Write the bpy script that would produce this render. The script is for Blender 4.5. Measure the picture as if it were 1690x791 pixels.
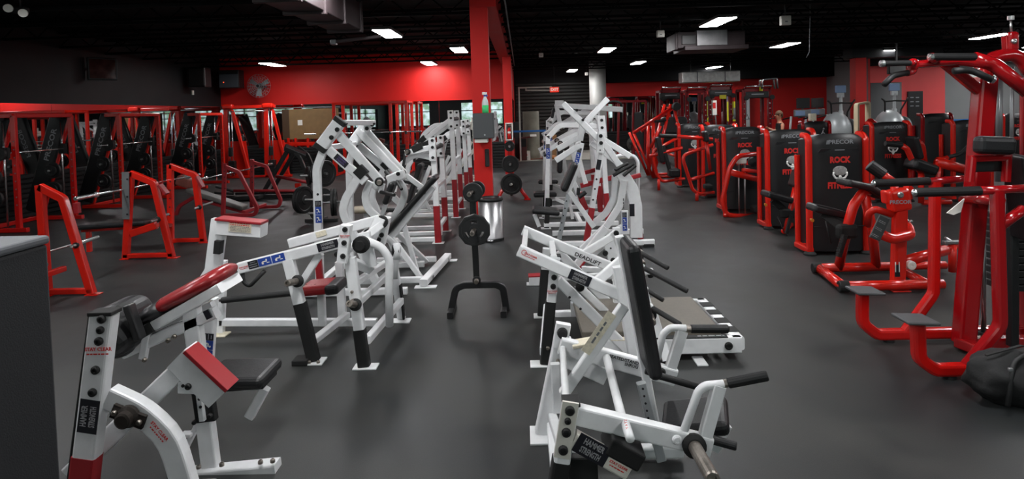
import bpy, bmesh, math, random
from mathutils import Vector, Matrix, Euler
random.seed(7)
scene = bpy.context.scene
for _o in list(bpy.data.objects): bpy.data.objects.remove(_o)
COL = scene.collection

# ------------------------------------------------------------------ camera
F = 1000.0; W, H = 1690, 791; CAMZ = 1.9
PPY = 219.853; YAW = 0.0159702; PITCH = math.radians(2); ROLL = math.radians(1.6)
RM = Matrix.Rotation(YAW, 3, 'Z') @ Matrix.Rotation(math.pi/2-PITCH, 3, 'X') @ Matrix.Rotation(-ROLL, 3, 'Z')
cam_d = bpy.data.cameras.new('camera'); cam = bpy.data.objects.new('camera', cam_d); COL.objects.link(cam)
cam_d.sensor_fit = 'HORIZONTAL'; cam_d.sensor_width = 36.0; cam_d.lens = F/W*36.0
cam_d.shift_y = -(H/2-PPY)/W; cam_d.clip_start = 0.05; cam_d.clip_end = 300
cam.matrix_world = Matrix.Translation((0, 0, CAMZ)) @ RM.to_4x4()
scene.camera = cam
# ------------------------------------------------------------------ world, exposure, light levels
wd = bpy.data.worlds.new('world'); scene.world = wd; wd.use_nodes = True
wd.node_tree.nodes['Background'].inputs[0].default_value = (0.75, 0.9, 1.0, 1)
wd.node_tree.nodes['Background'].inputs[1].default_value = 1.0
scene.view_settings.view_transform = 'Standard'; scene.view_settings.look = 'None'
scene.view_settings.gamma = 1.0; scene.view_settings.use_curve_mapping = False
scene.view_settings.exposure = 0.0
LAMP_E = 62.0          # brightness of the ceiling lamp diffusers
WINDOW_E = 1.6         # daylight outside the rear windows
CEIL_Z = 4.0; LAMP_Z = 3.55

# ------------------------------------------------------------------ helpers
def P(px, py, Y=None, X=None, Z=None):
    """point of the place seen in direction (px,py) at a known depth, side or height"""
    d = RM @ Vector(((px-845)/F, -(py-PPY)/F, -1.0))
    if Y is not None: t = Y/d.y
    elif X is not None: t = X/d.x
    else: t = (Z-CAMZ)/d.z
    return Vector((0, 0, CAMZ)) + t*d
def q(px, py, Y): return P(px, py, Y=Y)
def V(*a): return Vector(a)
def ext_z(a, b, z):
    """point on line a-b at height z"""
    t = (z-a.z)/(b.z-a.z); return a+(b-a)*t
def srgb(r, g, b):
    f = lambda c: (c/255/12.92 if c/255 <= 0.04045 else ((c/255+0.055)/1.055)**2.4)
    return (f(r), f(g), f(b), 1)
MATS = {}
def mat(name, col, rough=0.5, metal=0.0, var=0.0, vscale=8.0, bump=0.0, bscale=60.0, spec=0.5, emit=None, estr=0.0, trans=0.0, coat=0.0):
    m = bpy.data.materials.new(name); m.use_nodes = True; nt = m.node_tree; b = nt.nodes['Principled BSDF']
    b.inputs['Base Color'].default_value = col; b.inputs['Roughness'].default_value = rough
    b.inputs['Metallic'].default_value = metal; b.inputs['Specular IOR Level'].default_value = spec
    if coat: b.inputs['Coat Weight'].default_value = coat; b.inputs['Coat Roughness'].default_value = 0.12
    if trans: b.inputs['Transmission Weight'].default_value = trans
    tc = nt.nodes.new('ShaderNodeTexCoord')
    if var:
        n = nt.nodes.new('ShaderNodeTexNoise'); n.inputs['Scale'].default_value = vscale; n.inputs['Detail'].default_value = 5
        r = nt.nodes.new('ShaderNodeMapRange'); r.inputs[1].default_value = 0.3; r.inputs[2].default_value = 0.7
        r.inputs[3].default_value = 1-var; r.inputs[4].default_value = 1+var
        mx = nt.nodes.new('ShaderNodeMix'); mx.data_type = 'RGBA'; mx.blend_type = 'MULTIPLY'; mx.inputs[0].default_value = 1
        nt.links.new(tc.outputs['Object'], n.inputs['Vector']); nt.links.new(n.outputs['Fac'], r.inputs[0])
        mx.inputs[6].default_value = col; nt.links.new(r.outputs[0], mx.inputs[7]); nt.links.new(mx.outputs[2], b.inputs['Base Color'])
        r2 = nt.nodes.new('ShaderNodeMapRange'); r2.inputs[3].default_value = max(0.02, rough-0.08); r2.inputs[4].default_value = min(1, rough+0.08)
        nt.links.new(n.outputs['Fac'], r2.inputs[0]); nt.links.new(r2.outputs[0], b.inputs['Roughness'])
    if bump:
        n2 = nt.nodes.new('ShaderNodeTexNoise'); n2.inputs['Scale'].default_value = bscale; n2.inputs['Detail'].default_value = 3
        bp = nt.nodes.new('ShaderNodeBump'); bp.inputs['Strength'].default_value = bump; bp.inputs['Distance'].default_value = 0.01
        nt.links.new(tc.outputs['Object'], n2.inputs['Vector']); nt.links.new(n2.outputs['Fac'], bp.inputs['Height']); nt.links.new(bp.outputs[0], b.inputs['Normal'])
    if emit: b.inputs['Emission Color'].default_value = emit; b.inputs['Emission Strength'].default_value = estr
    MATS[name] = m; return m
WHITE = mat('white_paint', srgb(224, 225, 226), 0.32, var=0.05, vscale=14, spec=0.5)
WHITE2 = mat('ivory_paint', srgb(205, 202, 192), 0.4, var=0.08, vscale=10)
RED = mat('red_gloss', srgb(190, 18, 14), 0.24, coat=0.4)
REDO = mat('orange_red_gloss', srgb(206, 30, 16), 0.26, coat=0.35)
DRED = mat('dark_red_gloss', srgb(150, 12, 18), 0.18, coat=0.6)
WINE = mat('wine_red_gloss', srgb(104, 10, 18), 0.22, coat=0.5)
REDV = mat('red_vinyl', srgb(132, 26, 30), 0.3, var=0.08, vscale=20, bump=0.1)
MRED = mat('matt_red', srgb(150, 26, 34), 0.45, var=0.05)
BLACK = mat('black_paint', srgb(24, 24, 25), 0.42, var=0.1)
SHELL = mat('black_shroud', srgb(20, 20, 22), 0.42, var=0.05, bump=0.05, bscale=300)
VINYL = mat('black_vinyl', srgb(20, 20, 22), 0.42, var=0.15, vscale=20, bump=0.12, bscale=120)
GRIP = mat('black_rubber', srgb(17, 17, 18), 0.55, var=0.1, bump=0.15, bscale=200)
IRON = mat('cast_iron', srgb(22, 22, 23), 0.5, var=0.15, vscale=25, bump=0.1)
CHROME = mat('chrome', (0.72, 0.72, 0.73, 1), 0.27, 1.0)
STEEL = mat('brushed_steel', (0.5, 0.5, 0.5, 1), 0.36, 1.0, var=0.1)
WORN = mat('worn_steel', (0.28, 0.25, 0.22, 1), 0.42, 0.9, var=0.25, vscale=40)
GREYM = mat('grey_metal', srgb(120, 122, 124), 0.4, 0.4, var=0.08)
BEIGEV = mat('beige_vinyl', srgb(140, 130, 112), 0.45, var=0.08, bump=0.1)
STEP = mat('rubber_step', srgb(104, 98, 88), 0.6, var=0.12, vscale=30, bump=0.15, bscale=250)
LABEL_BLK = mat('label_black', srgb(22, 22, 30), 0.4)
LABEL_BLU = mat('label_blue', srgb(35, 66, 150), 0.4)
LABEL_WHT = mat('label_white', srgb(225, 222, 214), 0.5)
LABEL_YEL = mat('label_cream', srgb(216, 208, 186), 0.6, var=0.15, vscale=60)
INK_GREY = mat('ink_grey', srgb(150, 150, 152), 0.45)
INK_RED = mat('ink_red', srgb(206, 40, 34), 0.5)
INK_BLK = mat('ink_black', srgb(18, 18, 20), 0.5)
INK_PURP = mat('ink_violet', srgb(92, 78, 130), 0.5)
LOGO_GREY = mat('logo_grey', srgb(150, 148, 146), 0.5, var=0.25, vscale=60)
LOGO_WHITE = mat('logo_white', srgb(225, 224, 222), 0.5)
DECAL_SILVER = mat('decal_silver', srgb(140, 142, 146), 0.4)
CARD = mat('cardboard', srgb(150, 112, 74), 0.8, var=0.08)
CONC = mat('concrete', srgb(150, 146, 138), 0.75, var=0.12, vscale=3, bump=0.1)
YEL = mat('yellow', srgb(210, 200, 30), 0.5)
BLUE = mat('blue_tape', srgb(30, 110, 190), 0.5)
SKIN = mat('skin', srgb(176, 118, 92), 0.5)
HAIR = mat('hair', srgb(84, 56, 34), 0.6)
GREYP = mat('silver_grey_plastic', srgb(170, 174, 176), 0.35, 0.2, var=0.04)
SCREEN = mat('screen_blue', srgb(120, 140, 170), 0.15)
DUCTM = mat('galvanised_metal', (0.42, 0.41, 0.42, 1), 0.35, 0.85, var=0.2, vscale=4)
DUCTD = mat('painted_duct', srgb(58, 48, 50), 0.5, 0.3, var=0.15, vscale=3)
FOOT = mat('rubber_foot', srgb(14, 14, 14), 0.7)
BALL = mat('ball_vinyl', srgb(92, 92, 88), 0.35)
BOARD = mat('reflected_brown', srgb(126, 98, 62), 0.7, var=0.1, vscale=6)
TILE_YEL = mat('brass_pin', srgb(200, 130, 40), 0.4, 0.3)

class MB:
    """collects shapes into one mesh"""
    def __init__(s): s.v = []; s.f = []; s.sm = []
    def add(s, vs, fs, smooth=False):
        k = len(s.v); s.v += [Vector(v) for v in vs]; s.f += [[i+k for i in f] for f in fs]; s.sm += [smooth]*len(fs); return s
    def bm(s, b, smooth=False):
        b.verts.ensure_lookup_table(); b.verts.index_update()
        s.add([v.co.copy() for v in b.verts], [[v.index for v in f.verts] for f in b.faces], smooth); b.free(); return s
    def sweep(s, pts, prof, hint=(0, 1, 0), fillet=0, closed=False, smooth=False, caps=True, taper=None):
        pts = [Vector(p) for p in pts]
        if fillet and len(pts) > 2: pts = fil(pts, fillet, closed)
        n = len(pts); rings = []; hint = Vector(hint).normalized()
        up = None
        for i, p in enumerate(pts):
            if closed: t0 = (p-pts[i-1]).normalized(); t1 = (pts[(i+1) % n]-p).normalized()
            else:
                t0 = (p-pts[i-1]).normalized() if i else (pts[1]-p).normalized()
                t1 = (pts[i+1]-p).normalized() if i < n-1 else t0
            t = (t0+t1)
            if t.length < 1e-6: t = t0
            t = t.normalized()
            h = hint if abs(hint.dot(t)) < 0.97 else (up if up is not None else Vector((0.3, 0.2, 1)))
            nrm = (h-t*h.dot(t)).normalized(); side = t.cross(nrm).normalized(); up = nrm
            c = max(0.35, t.dot(t1)); k = 1/c if 0 < i < n-1 or closed else 1
            sc = taper[min(i, len(taper)-1)] if taper else 1
            bend = (t1-t0)
            kk = k if abs(bend.dot(side)) >= abs(bend.dot(nrm)) else 1; kn = k if kk == 1 else 1
            rings.append([p+side*(a*sc*kk)+nrm*(b*sc*kn) for a, b in prof])
        m = len(prof); vs = [v for r in rings for v in r]; fs = []
        for i in range(n-1 if not closed else n):
            j = (i+1) % n
            for a in range(m):
                b = (a+1) % m; fs.append([i*m+a, i*m+b, j*m+b, j*m+a])
        if caps and not closed: fs.append(list(range(m))[::-1]); fs.append([(n-1)*m+a for a in range(m)])
        return s.add(vs, fs, smooth)
    def bar(s, pts, w, d, hint=(0, 1, 0), fillet=0, r=None, **k):
        """rectangular tube; w across the hint, d along it"""
        r = min(w, d)*0.16 if r is None else r
        a, b = w/2, d/2
        prof = [(a-r, -b), (a-r*.3, -b+r*.3), (a, -b+r), (a, b-r), (a-r*.3, b-r*.3), (a-r, b), (-a+r, b), (-a+r*.3, b-r*.3), (-a, b-r), (-a, -b+r), (-a+r*.3, -b+r*.3), (-a+r, -b)]
        return s.sweep(pts, prof, hint, fillet, **k)
    def tube(s, pts, r, fillet=0, seg=12, hint=(0.123, 0.4, 0.9), ry=None, **k):
        ry = ry or r
        prof = [(r*math.cos(2*math.pi*i/seg), ry*math.sin(2*math.pi*i/seg)) for i in range(seg)]
        return s.sweep(pts, prof, hint, fillet, smooth=True, **k)
    def cyl(s, c, axis, r, h, seg=20, r2=None):
        c = Vector(c); a = Vector(axis).normalized()*h/2
        return s.lathe(c-a, axis, [(0, 0), (r, 0), (r if r2 is None else r2, h), (0, h)], seg)
    def lathe(s, c, axis, prof, seg=24, smooth=False):
        """prof: list of (radius, distance along axis)"""
        c = Vector(c); a = Vector(axis).normalized(); x = a.orthogonal().normalized(); y = a.cross(x)
        vs = []; fs = []; idx = []
        for r, z in prof:
            if r < 1e-6: idx.append([len(vs)]); vs.append(c+a*z)
            else:
                idx.append(list(range(len(vs), len(vs)+seg)))
                vs += [c+a*z+(x*math.cos(2*math.pi*k/seg)+y*math.sin(2*math.pi*k/seg))*r for k in range(seg)]
        for i in range(len(prof)-1):
            A, B = idx[i], idx[i+1]
            if len(A) == 1 and len(B) == 1: continue
            for k in range(seg):
                k2 = (k+1) % seg
                if len(A) == 1: fs.append([A[0], B[k2], B[k]])
                elif len(B) == 1: fs.append([A[k], A[k2], B[0]])
                else: fs.append([A[k], A[k2], B[k2], B[k]])
        return s.add(vs, fs, smooth)
    def box(s, c, size, bev=0.0, rot=None, seg=2):
        b = bmesh.new(); bmesh.ops.create_cube(b, size=1)
        for v in b.verts: v.co = Vector((v.co.x*size[0], v.co.y*size[1], v.co.z*size[2]))
        if bev: bmesh.ops.bevel(b, geom=b.edges[:], offset=min(bev, min(size)*0.49), segments=seg, profile=0.5, affect='EDGES')
        M = rot if rot is not None else Matrix.Identity(3)
        for v in b.verts: v.co = M @ v.co + Vector(c)
        return s.bm(b, smooth=False)
    def slab(s, a, b, thick, width, hint=(0, 1, 0), bev=0.02, seg=3):
        """cushion from a to b, width along hint, thick across"""
        a, b = Vector(a), Vector(b); t = (b-a); L = t.length; t.normalize(); h = Vector(hint)
        h = (h-t*h.dot(t)).normalized(); n = t.cross(h)
        M = Matrix((t, h, n)).transposed()
        return s.box((a+b)/2, (L, width, thick), bev, M, seg)
    def ball(s, c, r, sx=1, sy=1, sz=1, u=20, v=12):
        b = bmesh.new(); bmesh.ops.create_uvsphere(b, u_segments=u, v_segments=v, radius=r)
        for w in b.verts: w.co = Vector((w.co.x*sx, w.co.y*sy, w.co.z*sz))+Vector(c)
        return s.bm(b, True)
    def prism(s, poly, off):
        """poly: world points of one face, off: extrusion vector"""
        poly = [Vector(p) for p in poly]; off = Vector(off); n = len(poly)
        vs = poly+[p+off for p in poly]; fs = [list(range(n))[::-1], [n+i for i in range(n)]]
        for i in range(n): j = (i+1) % n; fs.append([i, j, n+j, n+i])
        return s.add(vs, fs)
    def build(s, name, m, parent=None, thing=None):
        me = bpy.data.meshes.new(name)
        root = parent
        off = Vector((0, 0, 0))
        while root is not None: off += Vector(root.location); root = root.parent
        me.from_pydata([v-off for v in s.v], [], s.f)
        me.polygons.foreach_set('use_smooth', s.sm)
        b = bmesh.new(); b.from_mesh(me); bmesh.ops.recalc_face_normals(b, faces=b.faces[:]); b.to_mesh(me); b.free()
        me.materials.append(m)
        o = bpy.data.objects.new(name, me); COL.objects.link(o)
        if parent is not None: o.parent = parent
        return o
def fil(pts, rad, closed=False):
    out = []; n = len(pts)
    for i, p in enumerate(pts):
        if not closed and (i == 0 or i == n-1): out.append(p); continue
        a = pts[i-1]; b = pts[(i+1) % n]; u = (a-p); w = (b-p); lu, lw = u.length, w.length; u.normalize(); w.normalize()
        ang = u.angle(w)
        if ang > math.pi-0.05: out.append(p); continue
        d = min(rad/math.tan(ang/2), lu*0.48, lw*0.48)
        A, B = p+u*d, p+w*d
        k = max(3, int((math.pi-ang)/0.22)+1)
        for j in range(k+1):
            t = j/k; out.append(A*(1-t)**2+p*2*t*(1-t)+B*t*t)
    return out
def empty(name, loc, label=None, cat=None, group=None, kind=None):
    o = bpy.data.objects.new(name, None); COL.objects.link(o); o.location = loc; o.empty_display_size = 0.1
    return tag(o, label, cat, group, kind)
def tag(o, label=None, cat=None, group=None, kind=None):
    if label: o['label'] = label
    if cat: o['category'] = cat
    if group: o['group'] = group
    if kind: o['kind'] = kind
    return o
def copy_tree(o, parent=None):
    c = o.copy(); COL.objects.link(c)
    if parent is not None: c.parent = parent
    for ch in list(o.children): copy_tree(ch, c)
    return c
def struct(name, mb, m): return tag(mb.build(name, m), kind='structure')
# one-liner part builders
def bar(par, name, pts, w, d, m=None, **k): return MB().bar(pts, w, d, **k).build(name, m or WHITE, par)
def tube(par, name, pts, r, m=None, **k): return MB().tube(pts, r, **k).build(name, m or WHITE, par)
def slab(par, name, a, b, th, wd_, m=None, **k): return MB().slab(a, b, th, wd_, **k).build(name, m or VINYL, par)
def box(par, name, c, s, m, bev=0.005, **k): return MB().box(c, s, bev, **k).build(name, m, par)
def bolt(par, c, axis=(0, -1, 0), r=0.02, m=None):
    return MB().lathe(c, axis, [(0, -0.004), (r, -0.004), (r, 0.008), (r*.75, 0.014), (r*.45, 0.015), (r*.4, 0.008), (0, 0.008)], 14).build('bolt', m or FOOT, par)
def bolts(par, cs, axis=(0, -1, 0), r=0.02, m=None):
    for c in cs: bolt(par, c, axis, r, m)
_tc = {}
def text(par, s, c, right, up, size, m, name='lettering', ext=0.0012, bold=0.0, align='CENTER', sx=1.0):
    """raised lettering centred on c, running along right; size = letter height"""
    right = Vector(right).normalized(); up = Vector(up); up = (up-right*up.dot(right)).normalized(); nrm = right.cross(up)
    key = (s, bold)
    if key not in _tc:
        cu = bpy.data.curves.new('txt', 'FONT'); cu.body = s; cu.align_x = 'CENTER'; cu.align_y = 'CENTER'; cu.offset = bold; cu.extrude = 0.001
        cu.resolution_u = 2; cu.space_line = 0.9
        ob = bpy.data.objects.new('txt', cu); COL.objects.link(ob)
        dg = bpy.context.evaluated_depsgraph_get(); me = bpy.data.meshes.new_from_object(ob.evaluated_get(dg))
        _tc[key] = ([v.co.copy() for v in me.vertices], [list(p.vertices) for p in me.polygons])
        bpy.data.objects.remove(ob); bpy.data.curves.remove(cu); bpy.data.meshes.remove(me)
    vs, fs = _tc[key]; k = size/0.7; c = Vector(c)
    w = [c+right*(v.x*k*sx)+up*(v.y*k)+nrm*(ext if v.z > 0 else -0.0006) for v in vs]
    return MB().add(w, fs).build(name, m, par)
def plate(par, name, c, right, up, w, h, m, th=0.002):
    right = Vector(right).normalized(); up = Vector(up); up = (up-right*up.dot(right)).normalized(); n = right.cross(up)
    M = Matrix((right, up, n)).transposed()
    return MB().box(c, (w, h, th), 0, M).build(name, m, par)
def maker_plate(par, c, right, up, w, h, ink=None):
    """black maker's plate with its two raised words"""
    p = plate(par, 'maker_plate', c, right, up, w, h, LABEL_BLK)
    r = Vector(right).normalized(); u = Vector(up); u = (u-r*u.dot(r)).normalized(); n = r.cross(u)
    c = Vector(c)+n*0.0012
    text(p, 'HAMMER', c+u*h*0.22, r, u, h*0.3, ink or INK_GREY, bold=0.02, sx=w/h*0.36)
    text(p, 'STRENGTH', c-u*h*0.22, r, u, h*0.3, ink or INK_GREY, bold=0.02, sx=w/h*0.29)
    return p
def scribble(par, c, right, up, w, h, rows, m):
    """rows of print too small to read"""
    r = Vector(right).normalized(); u = Vector(up); u = (u-r*u.dot(r)).normalized(); M = Matrix((r, u, r.cross(u))).transposed(); mb = MB(); ph = h/rows
    for k in range(rows):
        x = -w/2
        while x < w/2-ph*.4:
            L = min(random.uniform(.5, 1.6)*ph, w/2-x); mb.box(Vector(c)+r*(x+L/2)+u*(h/2-ph*(k+.5)), (L, ph*.42, .0012), 0, M); x += L+ph*.35
    return mb.build('small_print', m, par)
def stay_clear(par, c, right, up, w):
    text(par, 'STAY CLEAR', c, right, up, w*0.16, INK_RED, name='warning_sticker', bold=0.015, sx=0.95)
    r = Vector(right).normalized(); u = Vector(up)
    scribble(par, Vector(c)-u.normalized()*w*0.22, right, up, w, w*0.14, 1, INK_RED)
def info_label(par, c, along, across, L, w, flip=False):
    """sticker with a dark panel and two blue pictogram panels"""
    a = Vector(along).normalized(); b = Vector(across); b = (b-a*b.dot(a)).normalized(); c = Vector(c); n = a.cross(b)
    if n.y > 0: n = -n
    p = plate(par, 'instruction_sticker', c-a*L*0.36, a, b, L*0.26, w, LABEL_BLK)
    for k in range(3): MB().box(c-a*L*0.36+b*w*(0.28-0.28*k)+n*0.0014, (L*0.2 if k else L*0.14, w*0.08, 0.001), 0, Matrix((a, b, n)).transposed()).build('lettering', INK_GREY, p)
    for k in (0, 1):
        cc = c+a*L*(-0.05+0.36*k); p2 = plate(par, 'instruction_sticker', cc, a, b, L*0.34, w, LABEL_BLU)
        mb = MB(); M = Matrix((a, b, n)).transposed()
        mb.lathe(cc+a*L*0.05+b*w*0.2+n*0.001, n, [(0, 0), (w*0.1, 0), (w*0.1, 0.001), (0, 0.001)], 10)
        mb.box(cc+b*w*0.02+n*0.0014, (L*0.12, w*0.14, 0.001), 0, M); mb.box(cc-a*L*0.06-b*w*0.16+n*0.0014, (L*0.05, w*0.3, 0.001), 0, M)
        mb.box(cc+a*L*0.08-b*w*0.2+n*0.0014, (L*0.07, w*0.1, 0.001), 0, M)
        mb.build('pictogram', LABEL_WHT, p2)
def peg(par, c, axis, L, r=0.025, m=None, collar=True):
    mb = MB().lathe(c, axis, [(0, 0), (r, 0), (r, L*0.97), (r*.85, L), (r*.55, L), (r*.5, L-0.02), (0, L-0.02)], 16)
    o = mb.build('weight_peg', m or WORN, par)
    if collar: MB().lathe(Vector(c), axis, [(r, 0), (r*1.8, 0), (r*1.8, 0.02), (r*1.2, 0.03), (r, 0.03)], 18).build('collar', FOOT, o)
    return o
def grip(par, a, b, r=0.019, m=None, cap=True, name='handle_grip'):
    a, b = Vector(a), Vector(b); t = (b-a).normalized()
    L = (b-a).length
    return MB().lathe(a, t, [(0, 0), (r*.9, 0), (r, 0.006), (r, L-0.006), (r*.8, L), (0, L)], 14).build(name, m or GRIP, par)
def foot_plate(par, c, sx=0.16, sy=0.1, m=None):
    return MB().box(Vector((c[0], c[1], 0.006)), (sx, sy, 0.012), 0.003).build('foot_plate', m or WHITE, par)
def weight_plate(par, name, c, axis, r, th, label=None, cat='weight plate', group=None, grips=True, side=12):
    """cast weight plate: rim, recessed face, hub hole"""
    ri = 0.026
    c = Vector(c); a = Vector(axis).normalized()
    prof = [(ri, 0), (r*.3, 0), (r*.34, th*.22), (r*.74, th*.22), (r*.8, 0), (r*.97, 0), (r, th*.15), (r, th*.85), (r*.97, th), (r*.8, th), (r*.74, th*.78), (r*.34, th*.78), (r*.3, th), (ri, th), (ri, 0)]
    o = MB().lathe(c, a, prof, side*2 if side > 12 else 24).build(name, IRON, par)
    if par is None: tag(o, label, cat, group)
    return o
# ================================================================== the setting
XL, YBL, XD, YBR, XR, YR = -10.3, 20.7, -0.3, 27.4, 21.5, -5.0
XS, YS = 13.7, 24.0                      # grey side wall, right-hand back wall
SL, MT = 0.9, 2.36                       # slatted dado top, mirror top
def floor_mat():
    m = mat('rubber_floor', srgb(52, 55, 58), 0.45, spec=0.3); nt = m.node_tree; b = nt.nodes['Principled BSDF']
    tc = nt.nodes.new('ShaderNodeTexCoord'); n = nt.nodes.new('ShaderNodeTexNoise'); n.inputs['Scale'].default_value = 0.9; n.inputs['Detail'].default_value = 6; n.inputs['Roughness'].default_value = 0.65
    n2 = nt.nodes.new('ShaderNodeTexNoise'); n2.inputs['Scale'].default_value = 180; n2.inputs['Detail'].default_value = 2
    cr = nt.nodes.new('ShaderNodeValToRGB'); cr.color_ramp.elements[0].position = 0.34; cr.color_ramp.elements[1].position = 0.66
    cr.color_ramp.elements[0].color = srgb(40, 43, 45); cr.color_ramp.elements[1].color = srgb(66, 66, 64)
    mx = nt.nodes.new('ShaderNodeMix'); mx.data_type = 'RGBA'; mx.blend_type = 'MULTIPLY'; mx.inputs[0].default_value = 0.5
    nt.links.new(tc.outputs['Object'], n.inputs['Vector']); nt.links.new(tc.outputs['Object'], n2.inputs['Vector'])
    nt.links.new(n.outputs['Fac'], cr.inputs[0]); nt.links.new(cr.outputs[0], mx.inputs[6]); nt.links.new(n2.outputs['Fac'], mx.inputs[7]); nt.links.new(mx.outputs[2], b.inputs['Base Color'])
    r = nt.nodes.new('ShaderNodeMapRange'); r.inputs[1].default_value = 0.3; r.inputs[2].default_value = 0.7; r.inputs[3].default_value = 0.42; r.inputs[4].default_value = 0.6
    nt.links.new(n.outputs['Fac'], r.inputs[0]); nt.links.new(r.outputs[0], b.inputs['Roughness'])
    bp = nt.nodes.new('ShaderNodeBump'); bp.inputs['Strength'].default_value = 0.12; bp.inputs['Distance'].default_value = 0.004
    nt.links.new(n2.outputs['Fac'], bp.inputs['Height']); nt.links.new(bp.outputs[0], b.inputs['Normal'])
    return m
FLOOR = floor_mat()
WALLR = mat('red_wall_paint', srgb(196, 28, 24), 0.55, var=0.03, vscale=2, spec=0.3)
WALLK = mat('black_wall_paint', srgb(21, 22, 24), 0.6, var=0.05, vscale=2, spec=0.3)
WALLP = mat('lit_red_wall', srgb(228, 84, 84), 0.55, var=0.03, vscale=2, spec=0.3)  # lighter red carries the strong light falling on this wall
WALLG = mat('grey_wall_paint', srgb(128, 129, 130), 0.6, var=0.03, vscale=2, spec=0.3)
CEILM = mat('black_ceiling_paint', srgb(13, 13, 14), 0.8, spec=0.15)
SLATM = mat('black_slats', srgb(30, 31, 32), 0.5, spec=0.4)
MIRROR = mat('mirror_glass', (0.62, 0.62, 0.62, 1), 0.015, 1.0)
GLASS_DAY = mat('window_daylight', (0, 0, 0, 1), 0.2)
def day_mat():
    m = GLASS_DAY; nt = m.node_tree; b = nt.nodes['Principled BSDF']; tc = nt.nodes.new('ShaderNodeTexCoord')
    n = nt.nodes.new('ShaderNodeTexNoise'); n.inputs['Scale'].default_value = 2.2; n.inputs['Detail'].default_value = 6
    cr = nt.nodes.new('ShaderNodeValToRGB'); e = cr.color_ramp.elements; e[0].position = 0.4; e[1].position = 0.6
    e[0].color = (0.22, 0.4, 0.26, 1); e[1].color = (0.75, 0.95, 1, 1)
    nt.links.new(tc.outputs['Object'], n.inputs['Vector']); nt.links.new(n.outputs['Fac'], cr.inputs[0]); nt.links.new(cr.outputs[0], b.inputs['Emission Color'])
    b.inputs['Emission Strength'].default_value = WINDOW_E
day_mat()
def wbox(name, x0, x1, y0, y1, z0, z1, m): return struct(name, MB().box(((x0+x1)/2, (y0+y1)/2, (z0+z1)/2), (x1-x0, y1-y0, z1-z0)), m)
T = 0.15
wbox('floor', XL-T, XR+T, YR-T, 28.8, -0.2, 0, FLOOR)
wbox('floor_concrete', XD, 4.2, 23.1, 28.5, 0, 0.02, CONC)
wbox('ceiling', XL-T, XR+T, YR-T, 28.8, CEIL_Z, CEIL_Z+0.15, CEILM)
wbox('wall_left', XL-T, XL, YR-T, YBL+T, 0, CEIL_Z, WALLK)
wbox('wall_back_left', XL, XD, YBL, YBL+T, 0, CEIL_Z, WALLR)
wbox('wall_divider', XD-T, XD, YBL+T, 28.5, 0, CEIL_Z, WALLR)
wbox('wall_back', XD-T, 4.2, 28.5, 28.65, 0, CEIL_Z, WALLK)
wbox('wall_back_right', 3.84, XS+T, YBR, YBR+T, 0, CEIL_Z, WALLR)
wbox('wall_side', XS, XS+T, YS+T, YBR, 0, CEIL_Z, WALLG)
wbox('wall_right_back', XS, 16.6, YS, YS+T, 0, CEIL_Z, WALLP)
wbox('wall_right_back_grey', 16.6, XR+T, YS, YS+T, 0, CEIL_Z, WALLG)
wbox('wall_right', XR, XR+T, YR-T, YS, 0, CEIL_Z, WALLG)
# rear wall (behind the camera) with its windows and doorway
wins = [(-9.4, -7.0), (-4.6, -1.4), (-0.2, 4.6), (6.0, 9.0)]
mb = MB(); xs = XL
for a, b in wins: mb.box(((xs+a)/2, YR-T/2, CEIL_Z/2), (a-xs, T, CEIL_Z)); xs = b
mb.box(((xs+XR)/2, YR-T/2, CEIL_Z/2), (XR-xs, T, CEIL_Z))
for a, b in wins:
    mb.box(((a+b)/2, YR-T/2, 0.5), (b-a, T, 1.0)); mb.box(((a+b)/2, YR-T/2, (2.75+CEIL_Z)/2), (b-a, T, CEIL_Z-2.75))
struct('wall_rear', mb, WALLK)
for i, (a, b) in enumerate(wins):
    w = struct('window_%d' % (i+1), MB().box(((a+b)/2, YR-0.1, 1.875), (b-a, 0.01, 1.75)), GLASS_DAY)
    fr = MB(); n = int((b-a)/1.1)+1
    for k in range(n+1): fr.box((a+(b-a)*k/n, YR-0.06, 1.875), (0.07, 0.1, 1.75))
    for z in (1.02, 2.1, 2.73): fr.box(((a+b)/2, YR-0.06, z), (b-a, 0.1, 0.07))
    fr.build('window_frame', WALLK, w)
# slatted dado and mirrors
def dado(name, a, b, nrm):
    a, b = Vector(a), Vector(b); n = Vector(nrm); mb = MB(); t = b-a; L = t.length; t.normalize()
    M = Matrix((t, n, Vector((0, 0, 1)))).transposed()
    for k in range(9):
        z = 0.05+k*0.1
        mb.box((a+b)/2+n*0.03+Vector((0, 0, z)), (L, 0.06, 0.085), 0.012, M, 1)
    mb.box((a+b)/2+n*0.008+Vector((0, 0, SL/2)), (L, 0.012, SL), 0, M)
    struct(name, mb, SLATM)
def mirror(name, a, b, nrm, z0=SL, z1=MT, seams=()):
    a, b = Vector(a), Vector(b); n = Vector(nrm); t = b-a; L = t.length; t.normalize(); M = Matrix((t, n, Vector((0, 0, 1)))).transposed()
    k = max(1, round(L/2.4)); mb = MB(); w = L/k
    for i in range(k): mb.box(a+t*(w*(i+0.5))+n*0.006+Vector((0, 0, (z0+z1)/2)), (w-0.006, 0.012, z1-z0), 0, M)
    struct(name, mb, MIRROR)
dado('trim_dado_left', (XL, YR, 0), (XL, YBL, 0), (1, 0, 0)); mirror('trim_mirror_left', (XL, -2.0, 0), (XL, YBL, 0), (1, 0, 0))
dado('trim_dado_back_left', (XL, YBL, 0), (XD, YBL, 0), (0, -1, 0)); mirror('trim_mirror_back_left', (XL, YBL, 0), (XD, YBL, 0), (0, -1, 0))
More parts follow.
